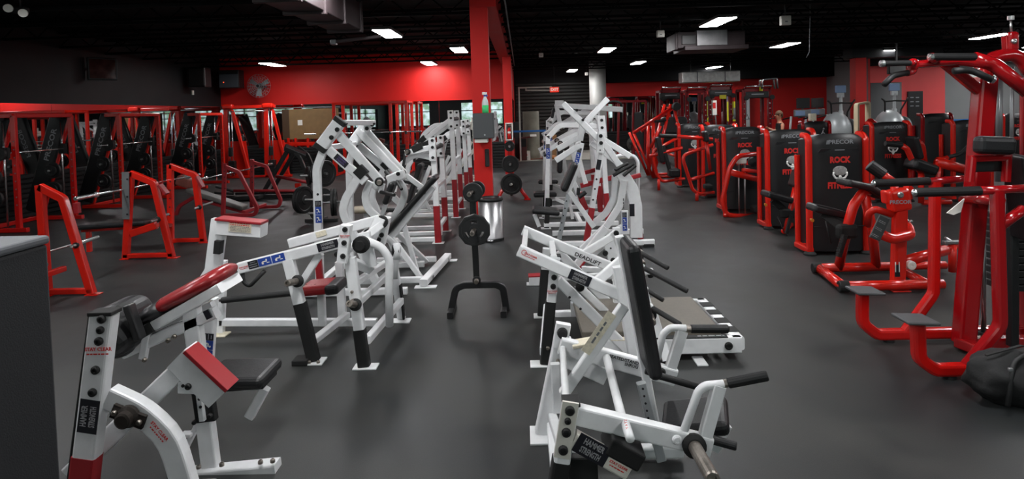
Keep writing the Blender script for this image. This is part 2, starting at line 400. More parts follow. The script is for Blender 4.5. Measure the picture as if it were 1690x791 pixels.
dado('trim_dado_back_right', (3.84, YBR, 0), (10.7, YBR, 0), (0, -1, 0)); mirror('trim_mirror_back_right', (3.84, YBR, 0), (9.3, YBR, 0), (0, -1, 0), SL, 2.45)
mirror('trim_mirror_divider', (XD, YBL+T+.02, 0), (XD, 25, 0), (1, 0, 0))
mb = MB()
for k in range(20): mb.box((1.9, 28.47, 0.12+k*0.16), (4.3, 0.05, 0.14), 0.02, None, 1)
struct('door_1', mb, mat('roller_door', srgb(34, 33, 31), 0.5, 0.2))
# ceiling: joists across the room, red beam over the centre pillars
mb = MB()
y = -3.0
while y < 27:
    x0, x1 = XL, (XR if y < YS else XS)
    mb.box(((x0+x1)/2, y, 3.63), (x1-x0, 0.07, 0.05)); mb.box(((x0+x1)/2, y, 3.95), (x1-x0, 0.07, 0.06))
    k = 0; x = x0
    while x+0.35 < x1 and y > 6:
        za, zb = (3.64, 3.94) if k % 2 == 0 else (3.94, 3.64)
        mb.bar([(x, y, za), (x+0.35, y, zb)], 0.025, 0.025); x += 0.35; k += 1
    y += 1.5
struct('trim_ceiling_joists', mb, CEILM)
wbox('trim_beam', -0.62, -0.34, 9.2, YBL, 3.5, CEIL_Z, WALLR)
wbox('trim_soffit_back', 3.84, XS, 26.7, YBR, 3.08, CEIL_Z, CEILM)
wbox('trim_soffit', XS, XR, 23.2, YS, 3.3, CEIL_Z, WALLK)
wbox('pillar_centre', -0.74, -0.47, 9.25, 9.52, 0, CEIL_Z, WALLR)
wbox('pillar_back', -0.50, -0.26, 17.5, 17.74, 0, 3.5, WALLR)
wbox('pillar_right', 10.95, 11.3, 20, 20.35, 0, 3.35, WALLR)
wbox('trim_soffit_right', 10.8, 13.7, 19.9, 20.5, 3.35, CEIL_Z, WALLK)
struct('pillar_round', MB().lathe((3.35, 26.4, 0), (0, 0, 1), [(0, 0), (0.36, 0), (0.36, CEIL_Z), (0, CEIL_Z)], 32, True), mat('pale_pillar_paint', srgb(168, 168, 164), 0.5, var=.06, vscale=3))
# white steel door frame and the exit sign in the unfinished bay
fy = 23.2
a = P(857.5, 190, Y=fy); b = P(857.5, 145, Y=fy)
mb = MB().bar([(a.x, fy, 0), (a.x, fy, b.z), (1.2, fy, b.z)], 0.06, 0.06); mb.bar([(P(868, 150, Y=fy).x, fy, P(868, 150, Y=fy).z), (P(868, 146, Y=fy).x, fy, b.z)], 0.05, 0.05)
mb.bar([P(869, 149, Y=fy), P(908, 149, Y=fy), P(908, 143, Y=fy)], 0.05, 0.05)
tag(mb.build('door_frame', WHITE2), 'white steel door frame standing at the edge of the concrete bay', 'door frame')
ex = P(915, 148, Y=fy)
e = MB().box(ex, (0.34, 0.08, 0.2), 0.01).build('exit_sign', mat('exit_red', srgb(150, 20, 14), 0.4, emit=(1, 0.05, 0.02, 1), estr=0.6)); tag(e, 'small red lit exit sign hanging at the dark back bay', 'exit sign')
text(e, 'EXIT', ex+Vector((0, -0.041, 0)), (1, 0, 0), (0, 0, 1), 0.1, mat('exit_letter', (1, .8, .75, 1), 0.4, emit=(1, .75, .7, 1), estr=0.6), bold=0.02)
bar(e, 'hanger', [ex+Vector((0, 0, 0.09)), (ex.x, fy, 3.62)], 0.02, 0.02, BLACK)

# ------------------------------------------------------------------ ceiling lamps
EMIT = mat('lamp_diffuser', (1, 1, 1, 1), 0.5, emit=(0.985, 0.99, 1.0, 1), estr=LAMP_E)
LAMPF = mat('lamp_frame', srgb(60, 58, 56), 0.5)
def lamp(x, y, lab, sx=0.34, sy=1.2):
    e = empty('ceiling_light', (x, y, LAMP_Z), lab, 'ceiling light')
    MB().box((x, y, LAMP_Z+0.035), (sx+0.05, sy+0.05, 0.06), 0.01).build('lamp_frame', LAMPF, e)
    MB().box((x, y, LAMP_Z), (sx, sy, 0.012)).build('diffuser', EMIT, e)
    return e
LP = [(640, 56, 'bright lamp at the far end of the grey duct'), (758, 83, 'bright lamp just left of the red centre pillar'), (708, 105, 'lit lamp hanging close in front of the red back wall'),
      (450, 107, 'lit lamp above the wall fan at the left'), (1184, 37, 'largest bright lamp, above the square metal air handler'), (1001, 83, 'lamp with a loose red-edged cover right of the beam'),
      (1053, 104, 'lit lamp second along the row right of the beam'), (944, 117, 'small far lamp nearest the dark back bay'), (1295, 75, 'lit lamp in the black ceiling right of the air handler'),
      (1172, 113, 'lit lamp just above the silver wrapped duct'), (1452, 86, 'lit lamp beside the red pillar on the right'), (1637, 60, 'lit lamp behind the top of the tall red machine')]
for px, py, lab in LP:
    p = P(px, py, Z=LAMP_Z); lamp(p.x, min(p.y, 26), lab)
for x, y in ((-6.2, 7.2), (-2.2, 7.0), (2.0, 7.6), (6.2, 6.4), (-5.0, 2.8), (-1.4, 3.0), (2.4, 3.2), (7, 1.0), (-2.2, -1.6), (2.6, -1.6), (12, 7.5), (-6.5, -1.8), (13, 1), (16.8, 19.8), (19, 13), (18.2, 21.6), (14.4, 14.2)):  # unseen lamps added to light the near machines and right-hand wall
    tag(lamp(x, y, 'rectangular ceiling lamp added to light the room, out of the picture'), group='added ceiling lamps out of the picture')

# ------------------------------------------------------------------ fittings on walls and ceiling
# big duct at upper left
e = empty('air_duct', (-2.7, 7, 3.4), 'large dark rectangular air duct hanging below the ceiling at upper left', 'duct')
x0, x1, z0 = P(548, 57, Y=9.35).x, P(600, 48, Y=9.35).x, P(575, 52, Y=9.35).z
MB().box(((x0+x1)/2, 5.5, z0+0.25), (x1-x0, 7.7, 0.5), 0.01).build('duct_body', DUCTD, e)
for k in range(5): MB().box(((x0+x1)/2, 9.2-k*0.85, z0+0.24), (x1-x0+0.05, 0.06, 0.56), 0.006).build('duct_flange', DUCTD, e)
a, b = P(545, 70, Y=9.5), P(628, 60, Y=9.5)
MB().bar([a, b], 0.05, 0.05).build('hanger_rail', DUCTD, e)
MB().box(P(551, 70, Y=9.5), (0.09, 0.1, 0.08), 0.01).build('end_bracket', GREYM, e)
tube(e, 'pipe', [P(532, 9, Y=7.9), P(532, 9, Y=7.9)+Vector((0, 0, 0.4))], 0.025, GREYM)
# air handler with a bright middle, right ceiling
e = empty('air_handler', P(1172, 80, Y=13.65), 'square bare metal air handler with open dark ends under the ceiling', 'air handler')
yb = 13.65
def bx(par, nm, x0, y0, x1, y1, Y, d, m, bev=0.01):
    a, b = P(x0, y0, Y=Y), P(x1, y1, Y=Y)
    return MB().box(((a.x+b.x)/2, Y+d/2, (a.z+b.z)/2), (abs(b.x-a.x), d, abs(a.z-b.z)), bev).build(nm, m, par)
bx(e, 'housing', 1150, 50, 1201, 74, yb, 0.9, DUCTM)
bx(e, 'duct_arm', 1118, 53, 1151, 79, yb+.05, 0.7, DUCTD); bx(e, 'duct_arm', 1200, 52, 1230, 77, yb+.05, 0.7, DUCTD)
bx(e, 'flange', 1114, 55, 1119, 82, yb, 0.8, DUCTD); bx(e, 'drip_tray', 1130, 76, 1236, 80, yb-.06, 1.0, DUCTD)
for px in (1122, 1226): bar(e, 'hanger', [P(px, 54, Y=yb+.4), V(P(px, 54, Y=yb+.4).x, yb+.4, 3.99)], .03, .03, BLACK)
bx(e, 'grille', 1125, 58, 1149, 73, yb+.03, 0.03, BLACK)
e = empty('wrapped_duct', P(1172, 134, Y=24.2), 'silver foil wrapped duct below the ceiling near the back wall', 'duct')
bx(e, 'duct_body', 1126, 119, 1222, 134, 24.0, 0.6, mat('foil', (0.7, 0.7, 0.68, 1), 0.4, 0.6, var=0.15, vscale=9, bump=0.3, bscale=6), 0.03)
for px in (1140, 1206): bar(e, 'hanger', [P(px, 121, Y=24.3), V(P(px, 121, Y=24.3).x, 24.3, 3.99)], .03, .03, BLACK)
for px in (1150, 1196): bx(e, 'strap', px, 118, px+2, 135, 23.98, 0.64, GREYM)
for px, py, s, lab, dx in ((1090, 56, 0.2, 'small white box sensor on the ceiling left of the air handler', 0), (1296, 34, 0.24, 'white square box fixed to the black ceiling at right', 0), (968, 122, 0.16, 'tiny white sensor near the far small lamp', 0), (893, 91, 0.16, 'thin white plate on the ceiling over the dark bay', 0)):
    p = P(px, py, Z=3.5); p.y = min(p.y, 26)
    p = P(px, py, Y=p.y)
    e = empty('ceiling_sensor', p, lab, 'sensor'); MB().box(p, (s*.8, 0.1, s*.75), 0.015).build('case', LABEL_WHT, e); MB().box(p+Vector((0, -0.052, -s*.1)), (s*.2, 0.01, s*.1), 0.003).build('lens', GREYM, e)
    tube(e, 'stem', [p+Vector((0, 0, s*.25)), Vector((p.x, p.y, 3.98))], 0.012, BLACK)
# twin emergency lamp, upper left
p = P(34, 17, Y=8.7); e = empty('emergency_light', p, 'twin headed white emergency light hanging in the upper left corner', 'emergency light')
tube(e, 'stem', [p, V(p.x, p.y, 3.99)], .012, BLACK)
MB().box(p+V(0, 0, 0.0), (0.2, 0.1, 0.09), 0.02).build('case', BLACK, e)
for dy, dz in ((-0.12, 0.03), (0.09, -0.045)): MB().lathe(p+V(dy, -.04, dz), (0.4, -0.85, -0.2), [(0, 0), (0.04, 0), (0.058, 0.06), (0.058, 0.09), (0, 0.09)], 16).build('lamp_head', LABEL_WHT, e)
# dark monitor with reddish reflections put into its glass colour on the left wall, speaker, corner cabinet, switch
p = P(169, 114, X=XL+0.25); e = empty('wall_screen', p, 'small dark screen with painted reddish reflections high on the black left wall', 'screen')
r = Vector((0.64, 0.77, 0)); u = Vector((0, 0, 1)); Mr = Matrix((r, u.cross(r), u)).transposed()
MB().box(p, (0.62, 0.08, 0.54), 0.02, Mr).build('case', BLACK, e); MB().box(p+Vector((0.03, -0.035, 0)), (0.54, 0.02, 0.46), 0.005, Mr).build('glass', mat('red_reflection_glass', srgb(70, 30, 26), 0.08, var=0.5, vscale=5), e)
bar(e, 'wall_arm', [p, p+Vector((-0.24, 0, 0))], 0.05, 0.05, BLACK)
p = P(329, 128, Y=18.6); e = empty('loudspeaker', p, 'black loudspeaker hung on the left wall near the corner', 'loudspeaker')
MB().box(p, (0.55, 0.4, 0.62), 0.03).build('cabinet', BLACK, e); MB().box(p+Vector((0.02, -0.21, 0)), (0.46, 0.02, 0.52), 0.01).build('grille', mat('speaker_cloth', srgb(44, 40, 40), 0.8), e)
bar(e, 'wall_bracket', [p, p+Vector((XL+.005-p.x, 0, 0.06))], 0.05, 0.05, BLACK)
p = P(382, 131, Y=20.2); e = empty('corner_cabinet', p, 'grey electrical box with a red pilot light between loudspeaker and fan', 'cabinet')
MB().box(p, (0.68, 0.4, 0.6), 0.02).build('case', BLACK, e); MB().box(p+Vector((0, -0.21, -0.06)), (0.62, 0.02, 0.44), 0.01).build('door', mat('cabinet_grey', srgb(66, 70, 76), 0.4), e)
MB().box(P(369, 136, Y=19.98), (0.03, 0.02, 0.03), 0.004).build('pilot_light', mat('pilot', (1, .1, .05, 1), 0.4, emit=(1, .1, .03, 1), estr=1.5), e)
bar(e, 'wall_bracket', [p, p+Vector((-0.3, 0.5, 0.1))], 0.05, 0.05, BLACK)
p = P(318, 153, X=XL+0.02); e = MB().box(p, (0.03, 0.12, 0.14), 0.006).build('thermostat', LABEL_WHT); tag(e, 'small white thermostat on the black wall under the loudspeaker', 'thermostat')
# wall fan
c = P(428, 142, Y=20.15); e = empty('wall_fan', c, 'round wire guard fan on the red wall at the left corner', 'fan')
R_ = 0.39; cage = MB()
for k in range(6): cage.tube([c+Vector((math.cos(t*math.pi/12)*R_*(k+1)/6, -0.14+0.1*((k+1)/6)**2, math.sin(t*math.pi/12)*R_*(k+1)/6)) for t in range(24)], 0.005, closed=True, seg=6)
for k in range(20):
    t = k*math.pi/10; cage.tube([c+Vector((0, -0.14, 0)), c+Vector((math.cos(t)*R_*.7, -0.1, math.sin(t)*R_*.7)), c+Vector((math.cos(t)*R_, -0.02, math.sin(t)*R_)), c+Vector((math.cos(t)*R_*.4, 0.16, math.sin(t)*R_*.4))], 0.004, seg=6)
cage.build('guard', GREYM, e)
for k in range(3):
    t = k*2*math.pi/3+0.5; d = Vector((math.cos(t), 0, math.sin(t))); s_ = Vector((-math.sin(t), 0.35, math.cos(t)))
    MB().prism([c+d*.05-s_*.04, c+d*.33-s_*.1, c+d*.35+s_*.07, c+d*.06+s_*.05], (0, 0.006, 0)).build('blade', GREYM, e)
MB().lathe(c+Vector((0, -0.16, 0)), (0, 1, 0), [(0, 0), (0.04, 0.0), (0.06, 0.05), (0.1, 0.2), (0.1, 0.36), (0, 0.36)], 16).build('motor', BLACK, e)
bar(e, 'wall_arm', [c+Vector((0, 0.15, 0)), c+Vector((0, 0.54, 0))], 0.06, 0.06, BLACK)
# round club sign on the grey wall, black locker board, wall mirror with posters
c = P(1624, 129, Y=YS-0.04); e = empty('round_sign', c, 'round white club sign with red letters on the grey wall', 'sign')
MB().lathe(c, (0, -1, 0), [(0, 0), (0.7, 0), (0.7, 0.03), (0.64, 0.035), (0, 0.035)], 40).build('rim', BLACK, e)
MB().lathe(c+Vector((0, -0.034, 0)), (0, -1, 0), [(0, 0), (0.63, 0), (0.63, 0.006), (0, 0.006)], 40).build('face', LOGO_WHITE, e)
text(e, 'ROCK', c+Vector((0, -0.042, 0.3)), (1, 0, 0), (0, 0, 1), 0.22, INK_RED, bold=0.03); text(e, 'FITNESS', c+Vector((0, -0.042, -0.33)), (1, 0, 0), (0, 0, 1), 0.2, INK_RED, bold=0.03)
MB().ball(c+Vector((0, -0.03, 0)), 0.17, 1.2, 0.15, 0.9).build('rock_emblem', LOGO_GREY, e)
def wallrect(px0, py0, px1, py1, Y, d): a, b = P(px0, py0, Y=Y), P(px1, py1, Y=Y); return ((a.x+b.x)/2, Y-d/2, (a.z+b.z)/2), (b.x-a.x, d, a.z-b.z)
c, s = wallrect(1436, 137, 1488, 215, YS, 0.02); tag(MB().box(c, s, 0.004).build('wall_mirror', MIRROR), 'tall frameless mirror on the right-hand red wall', 'mirror')
c, s = wallrect(1497, 151, 1522, 215, YS-.004, 0.06); e = empty('notice_board', c, 'tall black board with small pale labels beside the wall mirror', 'board')
MB().box(c, s, 0.01).build('board', mat('board_black', srgb(30, 29, 30), 0.4), e)
for i in range(2):
    for j in range(3):
        p = P(1505+9*i, 161+7*j, Y=YS-0.065); MB().box(p, (0.13, 0.012, 0.04), 0.003).build('card', DECAL_SILVER, e)
for (x0, yy, x1, Y, lab) in ((1562, 197.5, 1668, YS-0.03, 'blue tape line along the grey right wall'), (846, 216.5, 905, 22.4, 'blue strap stretched across the unfinished bay')):
    a, b = P(x0, yy, Y=Y), P(x1, yy, Y=Y); tag(MB().box((a+b)/2, (b.x-a.x, 0.012, 0.07), 0.002).build('blue_tape', BLUE), lab, 'tape')
# wire hanging from the ceiling
pts = [P(1337, 30, Y=12), P(1336, 60, Y=12), P(1336, 85, Y=12), P(1331, 95, Y=12)]
pts.insert(0, V(pts[0].x, 12, 3.98)); tag(tube(None, 'cable', pts, 0.006, GREYM, fillet=0.2), 'thin grey cable dangling from the black ceiling', 'cable')
# conduit along the beam
tag(tube(None, 'conduit', [V(-0.2, 9, 3.58), V(-0.2, 22, 3.58)], 0.015, GREYM), 'thin conduit running beside the red ceiling beam', 'conduit')
# ================================================================== white plate-loaded machines, left row
def seat_slab(par, a, b, th, w, m=None, name='seat', **k): return slab(par, name, a, b, th, w, m, bev=min(th*.45, 0.03), **k)
X1 = Vector((1, 0, 0)); Y1 = Vector((0, 1, 0)); Z1 = Vector((0, 0, 1)); FR = Vector((0, -1, 0))
# ---- nearest at left: preacher curl machine
def machine_curl():
    N = 2.95
    e = empty('biceps_curl_machine', (-1.8, 3.2, 0), 'nearest white machine at lower left with sloping dark red arm pad', 'gym machine')
    a, b = q(173, 517, N), q(139, 800, N); b = ext_z(a, b, 0.01)
    up = bar(e, 'upright', [a, b], 0.115, 0.075); t = (b-a).normalized(); rgt = Vector((1, 0, 0))
    n0 = Vector((0, -0.039, 0))
    MB().box(a+Z1*0.006, (0.122, 0.085, 0.02), 0.004).build('end_cap', FOOT, up)
    for py, x in ((527, 168), (545, 166), (563.5, 163.5), (611, 158), (648, 153)):
        r = 0.021 if py != 545 else 0.019
        bolt(up, q(x, py, N-.04), FR, r)
    stay_clear(up, q(162, 577, N-.041), rgt, -t, 0.11)
    maker_plate(up, q(146, 688, N-.042), -t, -rgt, 0.17, 0.098)
    s0, s1 = q(144, 751, N), ext_z(a, b, 0.012)
    bar(up, 'red_sleeve', [s0+Vector((0, 0, 0)), s1], 0.122, 0.082, MRED)
    foot_plate(e, b, 0.2, 0.14)
    bar(up, 'black_edge_strip', [q(159, 516, N+.06), ext_z(q(159, 516, N+.06), q(123, 790, N+.06), .03)], .06, .04, FOOT)
    # arched brace with the pivot bearing
    pts = [q(182, 654, N+.02), q(232, 677, N+.02), q(282, 720, N+.02), q(306, 800, N+.02)]; pts.append(ext_z(pts[2]+(pts[3]-pts[2])*.0, pts[3], 0.02))
    pts = pts[:3]+[pts[4]]
    ar = bar(e, 'arched_brace', pts, 0.115, 0.07, fillet=0.35)
    c = q(214, 686, N-.02); bm_ = MB().lathe(c, FR, [(0, 0), (0.055, 0), (0.055, 0.02), (0.04, 0.03), (0.04, 0.06), (0.03, 0.065), (0, 0.065)], 18)
    d = (q(235, 693, N)-q(196, 678, N)).normalized(); bm_.bar([c-d*.085+FR*.008, c+d*.085+FR*.008], 0.07, 0.022, r=0.02)
    be = bm_.build('pivot_bearing', mat('bearing_iron', srgb(48, 42, 38), 0.5, 0.4, var=0.2, vscale=30), ar)
    bolts(be, [c-d*.065+FR*.02, c+d*.065+FR*.02], FR, 0.014, WORN)
    stay_clear(ar, q(263, 712, N-.018), (q(272, 722, N)-q(254, 701, N)), (q(270, 704, N)-q(258, 718, N)), 0.1)
    # near lever with its red-topped rest
    lv = bar(e, 'lever_arm', [q(118, 782, 3.08), q(316, 592, 3.08)], 0.098, 0.06)
    h = bar(lv, 'lever_head', [q(300, 585, 3.06), q(368, 650, 3.06)], 0.135, 0.12, r=0.006)
    bar(h, 'red_rest_pad', [q(314.5, 573.5, 3.05), q(383, 637.5, 3.05)], 0.022, 0.125, MRED, r=0.004)
    br = MB().box(q(321, 638, 3.03), (0.15, 0.05, 0.062), 0.006, Matrix.Rotation(0.06, 3, 'Y')).build('pivot_bracket', WHITE, lv)
    bolts(br, [q(311, 638, 3.0)], FR, 0.017, IRON); MB().lathe(q(302, 637, 3.003), FR, [(0, 0), (.009, 0), (.009, .003), (0, .003)], 10).build('bolt_hole', INK_BLK, br)
    # uprights behind
    a, b = q(316, 508, 3.22), q(349, 772, 3.22)
    u2 = bar(e, 'upright', [a, ext_z(a, b, 0.015)], 0.088, 0.06)
    bar(u2, 'slider_sleeve', [q(334, 640, 3.2), q(342, 694, 3.2)], 0.11, 0.045, FOOT)
    bar(u2, 'slider_rail', [q(329, 648, 3.17), q(335, 694, 3.17)], 0.03, 0.03)
    for px, py in ((329, 659), (331, 672)): MB().lathe(q(px, py, 3.155), FR, [(0, 0), (.008, 0), (.008, .004), (0, .004)], 8).build('bolt_hole', INK_BLK, u2)
    bolts(u2, [q(347, 686, 3.17), q(321, 697, 3.18)], FR, 0.013, IRON)
    a, b = q(348, 492, 3.6), q(340, 615, 3.6)
    u3 = bar(e, 'upright', [a, ext_z(a, b, 0.02)], 0.075, 0.06)
    info_label(u3, q(343, 572, 3.565), (b-a), X1, 0.16, 0.062)
    bolts(u3, [q(347, 500, 3.56)], FR, 0.014, WORN)
    # sloping rails under the arm pad
    r1 = bar(e, 'pad_rail', [q(262, 533, 3.3), q(380, 466, 3.3)], 0.055, 0.25, r=0.008)
    bar(r1, 'black_rail_end', [q(250, 540, 3.29), q(272, 527, 3.29)], 0.06, 0.262, FOOT, r=0.006)
    r2 = bar(e, 'crossbar', [q(205, 582, 3.22), q(358, 515, 3.22)], 0.062, 0.06)
    bar(e, 'crossbar', [q(205, 562, 3.4), q(352, 502, 3.4)], 0.035, 0.05)
    bolts(r2, [q(278, 562, 3.185), q(288, 556, 3.185)], FR, 0.013, WORN)
    MB().box(q(343, 519, 3.18), (0.035, 0.012, 0.05), 0.003, Matrix.Rotation(-0.42, 3, 'Y')).build('black_sticker', LABEL_BLK, r2)
    g = bar(e, 'gusset_strut', [q(244, 545, 3.2), q(236, 592, 3.2)], 0.04, 0.03); bolts(g, [q(239, 594, 3.18)], FR, 0.012, WORN)
    pd = MB().sweep([q(234, 530, 3.32), q(262, 508, 3.32), q(284, 496, 3.32), q(330, 472, 3.32), q(366, 452, 3.32), q(378, 446, 3.32)], [(0.046*math.cos(t*math.pi/8), 0.17*math.copysign(abs(math.sin(t*math.pi/8))**.6, math.sin(t*math.pi/8))) for t in range(16)], (0, 1, 0), smooth=True, taper=[.55, .8, .9, 1, .95, .6]).build('arm_pad', REDV, e)
    MB().sweep([q(236, 531, 3.31), q(262, 511, 3.31), q(284, 498, 3.31)], [(0.05*math.cos(t*math.pi/8), 0.176*math.copysign(abs(math.sin(t*math.pi/8))**.6, math.sin(t*math.pi/8))) for t in range(16)], (0, 1, 0), smooth=True, taper=[.6, .9, .97]).build('black_pad_cover', VINYL, pd)
    # rounded black chest cushion behind the front upright
    cs = MB(); c = q(212, 538, 3.25)
    cs.slab(q(200, 496, 3.25), q(214, 580, 3.25), 0.19, 0.34, bev=0.085, seg=5); cs.slab(q(184, 514, 3.2), q(226, 572, 3.2), 0.18, 0.3, bev=0.08, seg=5)
    cs.build('chest_cushion', VINYL, e)
    cs = MB().slab(q(212, 502, 3.1), q(232, 560, 3.1), 0.04, 0.06, bev=0.01); cs.build('cushion_bracket', BLACK, e)
    # foot beam, struts
    fb = bar(e, 'base_beam', [q(296, 785.5, 3.2), q(459, 770, 3.2)], 0.06, 0.09)
    bolts(fb, [q(328, 772, 3.16), q(366, 768, 3.16), q(430, 764, 3.16), q(450, 762, 3.16)], Z1, 0.013, WORN)
    MB().box(q(440, 787, 3.2), (0.13, 0.1, 0.03), 0.005).build('rubber_foot', FOOT, fb)
    bar(e, 'base_beam', [V(-2.1, 2.95, .05), V(-1.6, 2.97, .05)], 0.06, 0.06)
    st = bar(e, 'strut', [q(304, 745, 3.3), q(330, 694, 3.3)], 0.028, 0.04); MB().box(q(309, 717, 3.28), (0.06, 0.05, 0.02), 0.004).build('strut_bracket', WHITE, st)
    # seat
    s = seat_slab(e, q(400, 617, 3.5)-X1*.19, q(400, 617, 3.5)+X1*.18, 0.07, 0.32); MB().slab(q(362, 632, 3.5), q(446, 626, 3.5), 0.03, 0.2, bev=0.004).build('seat_pan', BLACK, s)
    bar(e, 'seat_strut', [q(438, 640, 3.45), q(412, 688, 3.45)], 0.055, 0.05)
    bar(e, 'seat_beam', [q(438, 636, 3.52), q(345, 640, 3.5)], 0.04, 0.05)
    # far lever, raised
    lv = bar(e, 'lever_arm', [q(363, 362, 4.0), q(352, 448, 4.0), q(318, 500, 4.0), q(310, 540, 3.9)], 0.1, 0.06, fillet=0.1)
    h = bar(lv, 'lever_head', [q(364, 373, 3.99), q(436, 378, 3.99)], 0.1, 0.12, r=0.006)
    bar(h, 'red_rest_pad', [q(362, 360, 3.98), q(437, 367, 3.98)], 0.016, 0.122, MRED, r=0.004)
    st = plate(h, 'warning_sticker', q(396, 375, 3.926), (q(438, 380, 4)-q(362, 374, 4)), Z1, 0.15, 0.068, LABEL_YEL)
    scribble(st, q(396, 375, 3.924)+Z1*.018, (q(438, 380, 4)-q(362, 374, 4)), Z1, .13, .024, 2, INK_RED); scribble(st, q(396, 375, 3.924)-Z1*.012, (q(438, 380, 4)-q(362, 374, 4)), Z1, .13, .036, 4, GREYM)
    bar(lv, 'black_rail_end', [q(362, 397, 3.96), q(360, 418, 3.96)], 0.045, 0.06, FOOT)
    return e
machine_curl()
# ---- second: machine with a long blue-stickered arm and two black-legged uprights
def machine_lever():
    e = empty('plate_loaded_leg_machine', (-1.4, 4.9, 0), 'white machine with long sloping arm, blue stickers and black legs', 'gym machine')
    A = 4.62
    ar = bar(e, 'lever_arm', [q(394, 443, A), q(572, 398, A)], 0.085, 0.06); d = (q(557, 401, A)-q(394, 443, A)).normalized(); u = Vector((-d.z, 0, d.x))
    info_label(ar, q(440, 431, A-.032), d, u, 0.3, 0.06); stay_clear(ar, q(402, 441, A-.032), d, u, 0.06)
    maker_plate(ar, q(541, 405.5, A-.032), d, u, 0.165, 0.065)
    tube(ar, 'handle_grip', [q(400, 447, A), q(402, 466, A), q(412, 473, A), q(437, 447, A)], 0.016, GRIP, fillet=0.05)
    up = bar(e, 'lever_arm', [q(478, 402, 5.0), q(628, 362, 5.0)], 0.08, 0.06); MB().box(q(530, 386, 4.965), (0.09, 0.006, 0.045), 0.002, Matrix.Rotation(-0.26, 3, 'Y')).build('worn_sticker', LABEL_YEL, up)
    # near upright with head plate
    B = 4.5
    a, b = q(578, 425, B), q(602, 608, B)
    u1 = bar(e, 'upright', [a, ext_z(a, b, 0.012)], 0.082, 0.07)
    hp = bar(u1, 'head_plate', [q(572, 371, B-.04), q(566, 432, B-.04)], 0.078, 0.09); bolts(hp, [q(569.5, 379, B-.085), q(568, 401, B-.085), q(566, 423, B-.085)], FR, 0.02)
    stay_clear(hp, q(569, 389.5, B-.087), X1, Z1, 0.06)
    bar(u1, 'black_sleeve', [q(593, 543, B), ext_z(a, b, 0.014)], 0.09, 0.078, FOOT)
    foot_plate(e, (ext_z(a, b, 0).x+.01, B, 0), 0.18, 0.11); bolts(u1, [q(581, 482, B-.037), q(582, 496, B-.037)], FR, 0.012, WORN)
    peg(e, q(587, 503, B-.03), (q(567, 500, B-.3)-q(587, 503, B-.03)), 0.16, 0.026)
    # left upright
    a, b = q(476, 428, A), q(518, 594, A); u2 = bar(e, 'upright', [a, ext_z(a, b, 0.012)], 0.085, 0.07)
    bar(u2, 'black_sleeve', [q(495, 500, A), ext_z(a, b, 0.014)], 0.093, 0.078, FOOT); foot_plate(e, (ext_z(a, b, 0).x-.03, A, 0), 0.22, 0.14)
    bolts(u2, [ext_z(a, b, 0.012)+V(x, -.05, 0.005) for x in (-.1, -.02, .05)], Z1, 0.013, WORN)
    MB().box((ext_z(a, b, 0).x-.09, A-.02, 0.022), (0.12, 0.12, 0.044), 0.006).build('rubber_foot', FOOT, e)
    peg(e, q(492, 464, A-.03), (q(464, 470, A-.28)-q(492, 464, A-.03)), 0.17, 0.026)
    bar(e, 'brace', [q(529, 418, A+.03), q(496, 470, A+.03)], 0.055, 0.05)
    # knee pad, roller, floor beam
    p = seat_slab(e, q(503, 476, 5.0), q(562, 470, 5.0), 0.08, 0.28, REDV, 'knee_pad'); seat_slab(p, q(543, 473, 4.99), q(566, 470.5, 4.99), 0.086, 0.29, VINYL, 'black_pad_cover')
    bar(e, 'pad_post', [q(530, 478, 5.05), V(q(530, 478, 5.05).x, 5.05, 0.14)], 0.06, 0.06)
    grip(e, q(366, 496, 5.2), q(500, 482, 5.2), 0.028, name='roller_pad'); tube(e, 'roller_axle', [q(362, 496.5, 5.2), q(508, 481, 5.2)], 0.012, CHROME)
    bar(e, 'base_beam', [q(364, 532, 5.3), q(622, 532, 5.3)], 0.065, 0.06)
    bar(e, 'base_beam', [q(606, 562, B+.02), q(662, 497, 5.5)], 0.06, 0.05, hint=X1); bar(e, 'crossbar', [q(592, 498, B+.03), q(648, 446, 5.5)], 0.055, 0.05, hint=X1)
    cb = bar(e, 'crossbar', [q(582, 470, B+.04), q(640, 432, 5.5)], 0.05, 0.05, hint=X1)
    bar(e, 'base_beam', [V(q(510, 570, A).x, A, 0.14), V(q(510, 570, A).x+.1, 5.3, 0.14)], 0.06, 0.05, hint=Z1)
    # far upright and curved handle
    a, b = q(648, 425, 5.55), q(662, 520, 5.55); u3 = bar(e, 'upright', [a, ext_z(a, b, 0.012)], 0.075, 0.06)
    bar(u3, 'black_edge_strip', [q(661, 470, 5.53), q(667, 526, 5.53)], 0.018, 0.066, FOOT); foot_plate(e, (ext_z(a, b, 0).x, 5.5, 0), 0.18, 0.12)
    tube(e, 'curved_handle', [q(603, 397, 4.7), q(630, 408, 4.7), q(643, 428, 4.7), q(642, 470, 4.72), q(643, 538, 4.75)], 0.032, WHITE, fillet=0.14)
    tube(e, 'curved_handle', [q(628, 385, 5.2), q(648, 400, 5.2), q(655, 420, 5.2), q(651, 460, 5.2)], 0.026, WHITE, fillet=0.1)
    tube(e, 'handle_grip', [q(655, 402, 5.1), q(655, 428, 5.1)], 0.03, WHITE); MB().lathe(q(654, 413, 5.12), (1, 0, 0), [(0, -.03), (0.045, -.03), (0.045, .03), (0, .03)], 16).build('bearing', FOOT, e)
    # pivot cluster
    piv = MB().lathe(q(592, 404, B+.05), Y1, [(0, 0), (0.03, 0), (0.03, 0.9), (0, 0.9)], 16).build('pivot_shaft', WHITE, e)
    for px, py, y in ((596, 404, 4.52), (610, 390, 5.1)): MB().lathe(q(px, py, y), FR, [(0, -.02), (0.065, -.02), (0.065, .015), (0.035, .02), (0.035, .05), (0, .05)], 18).build('bearing', FOOT, piv)
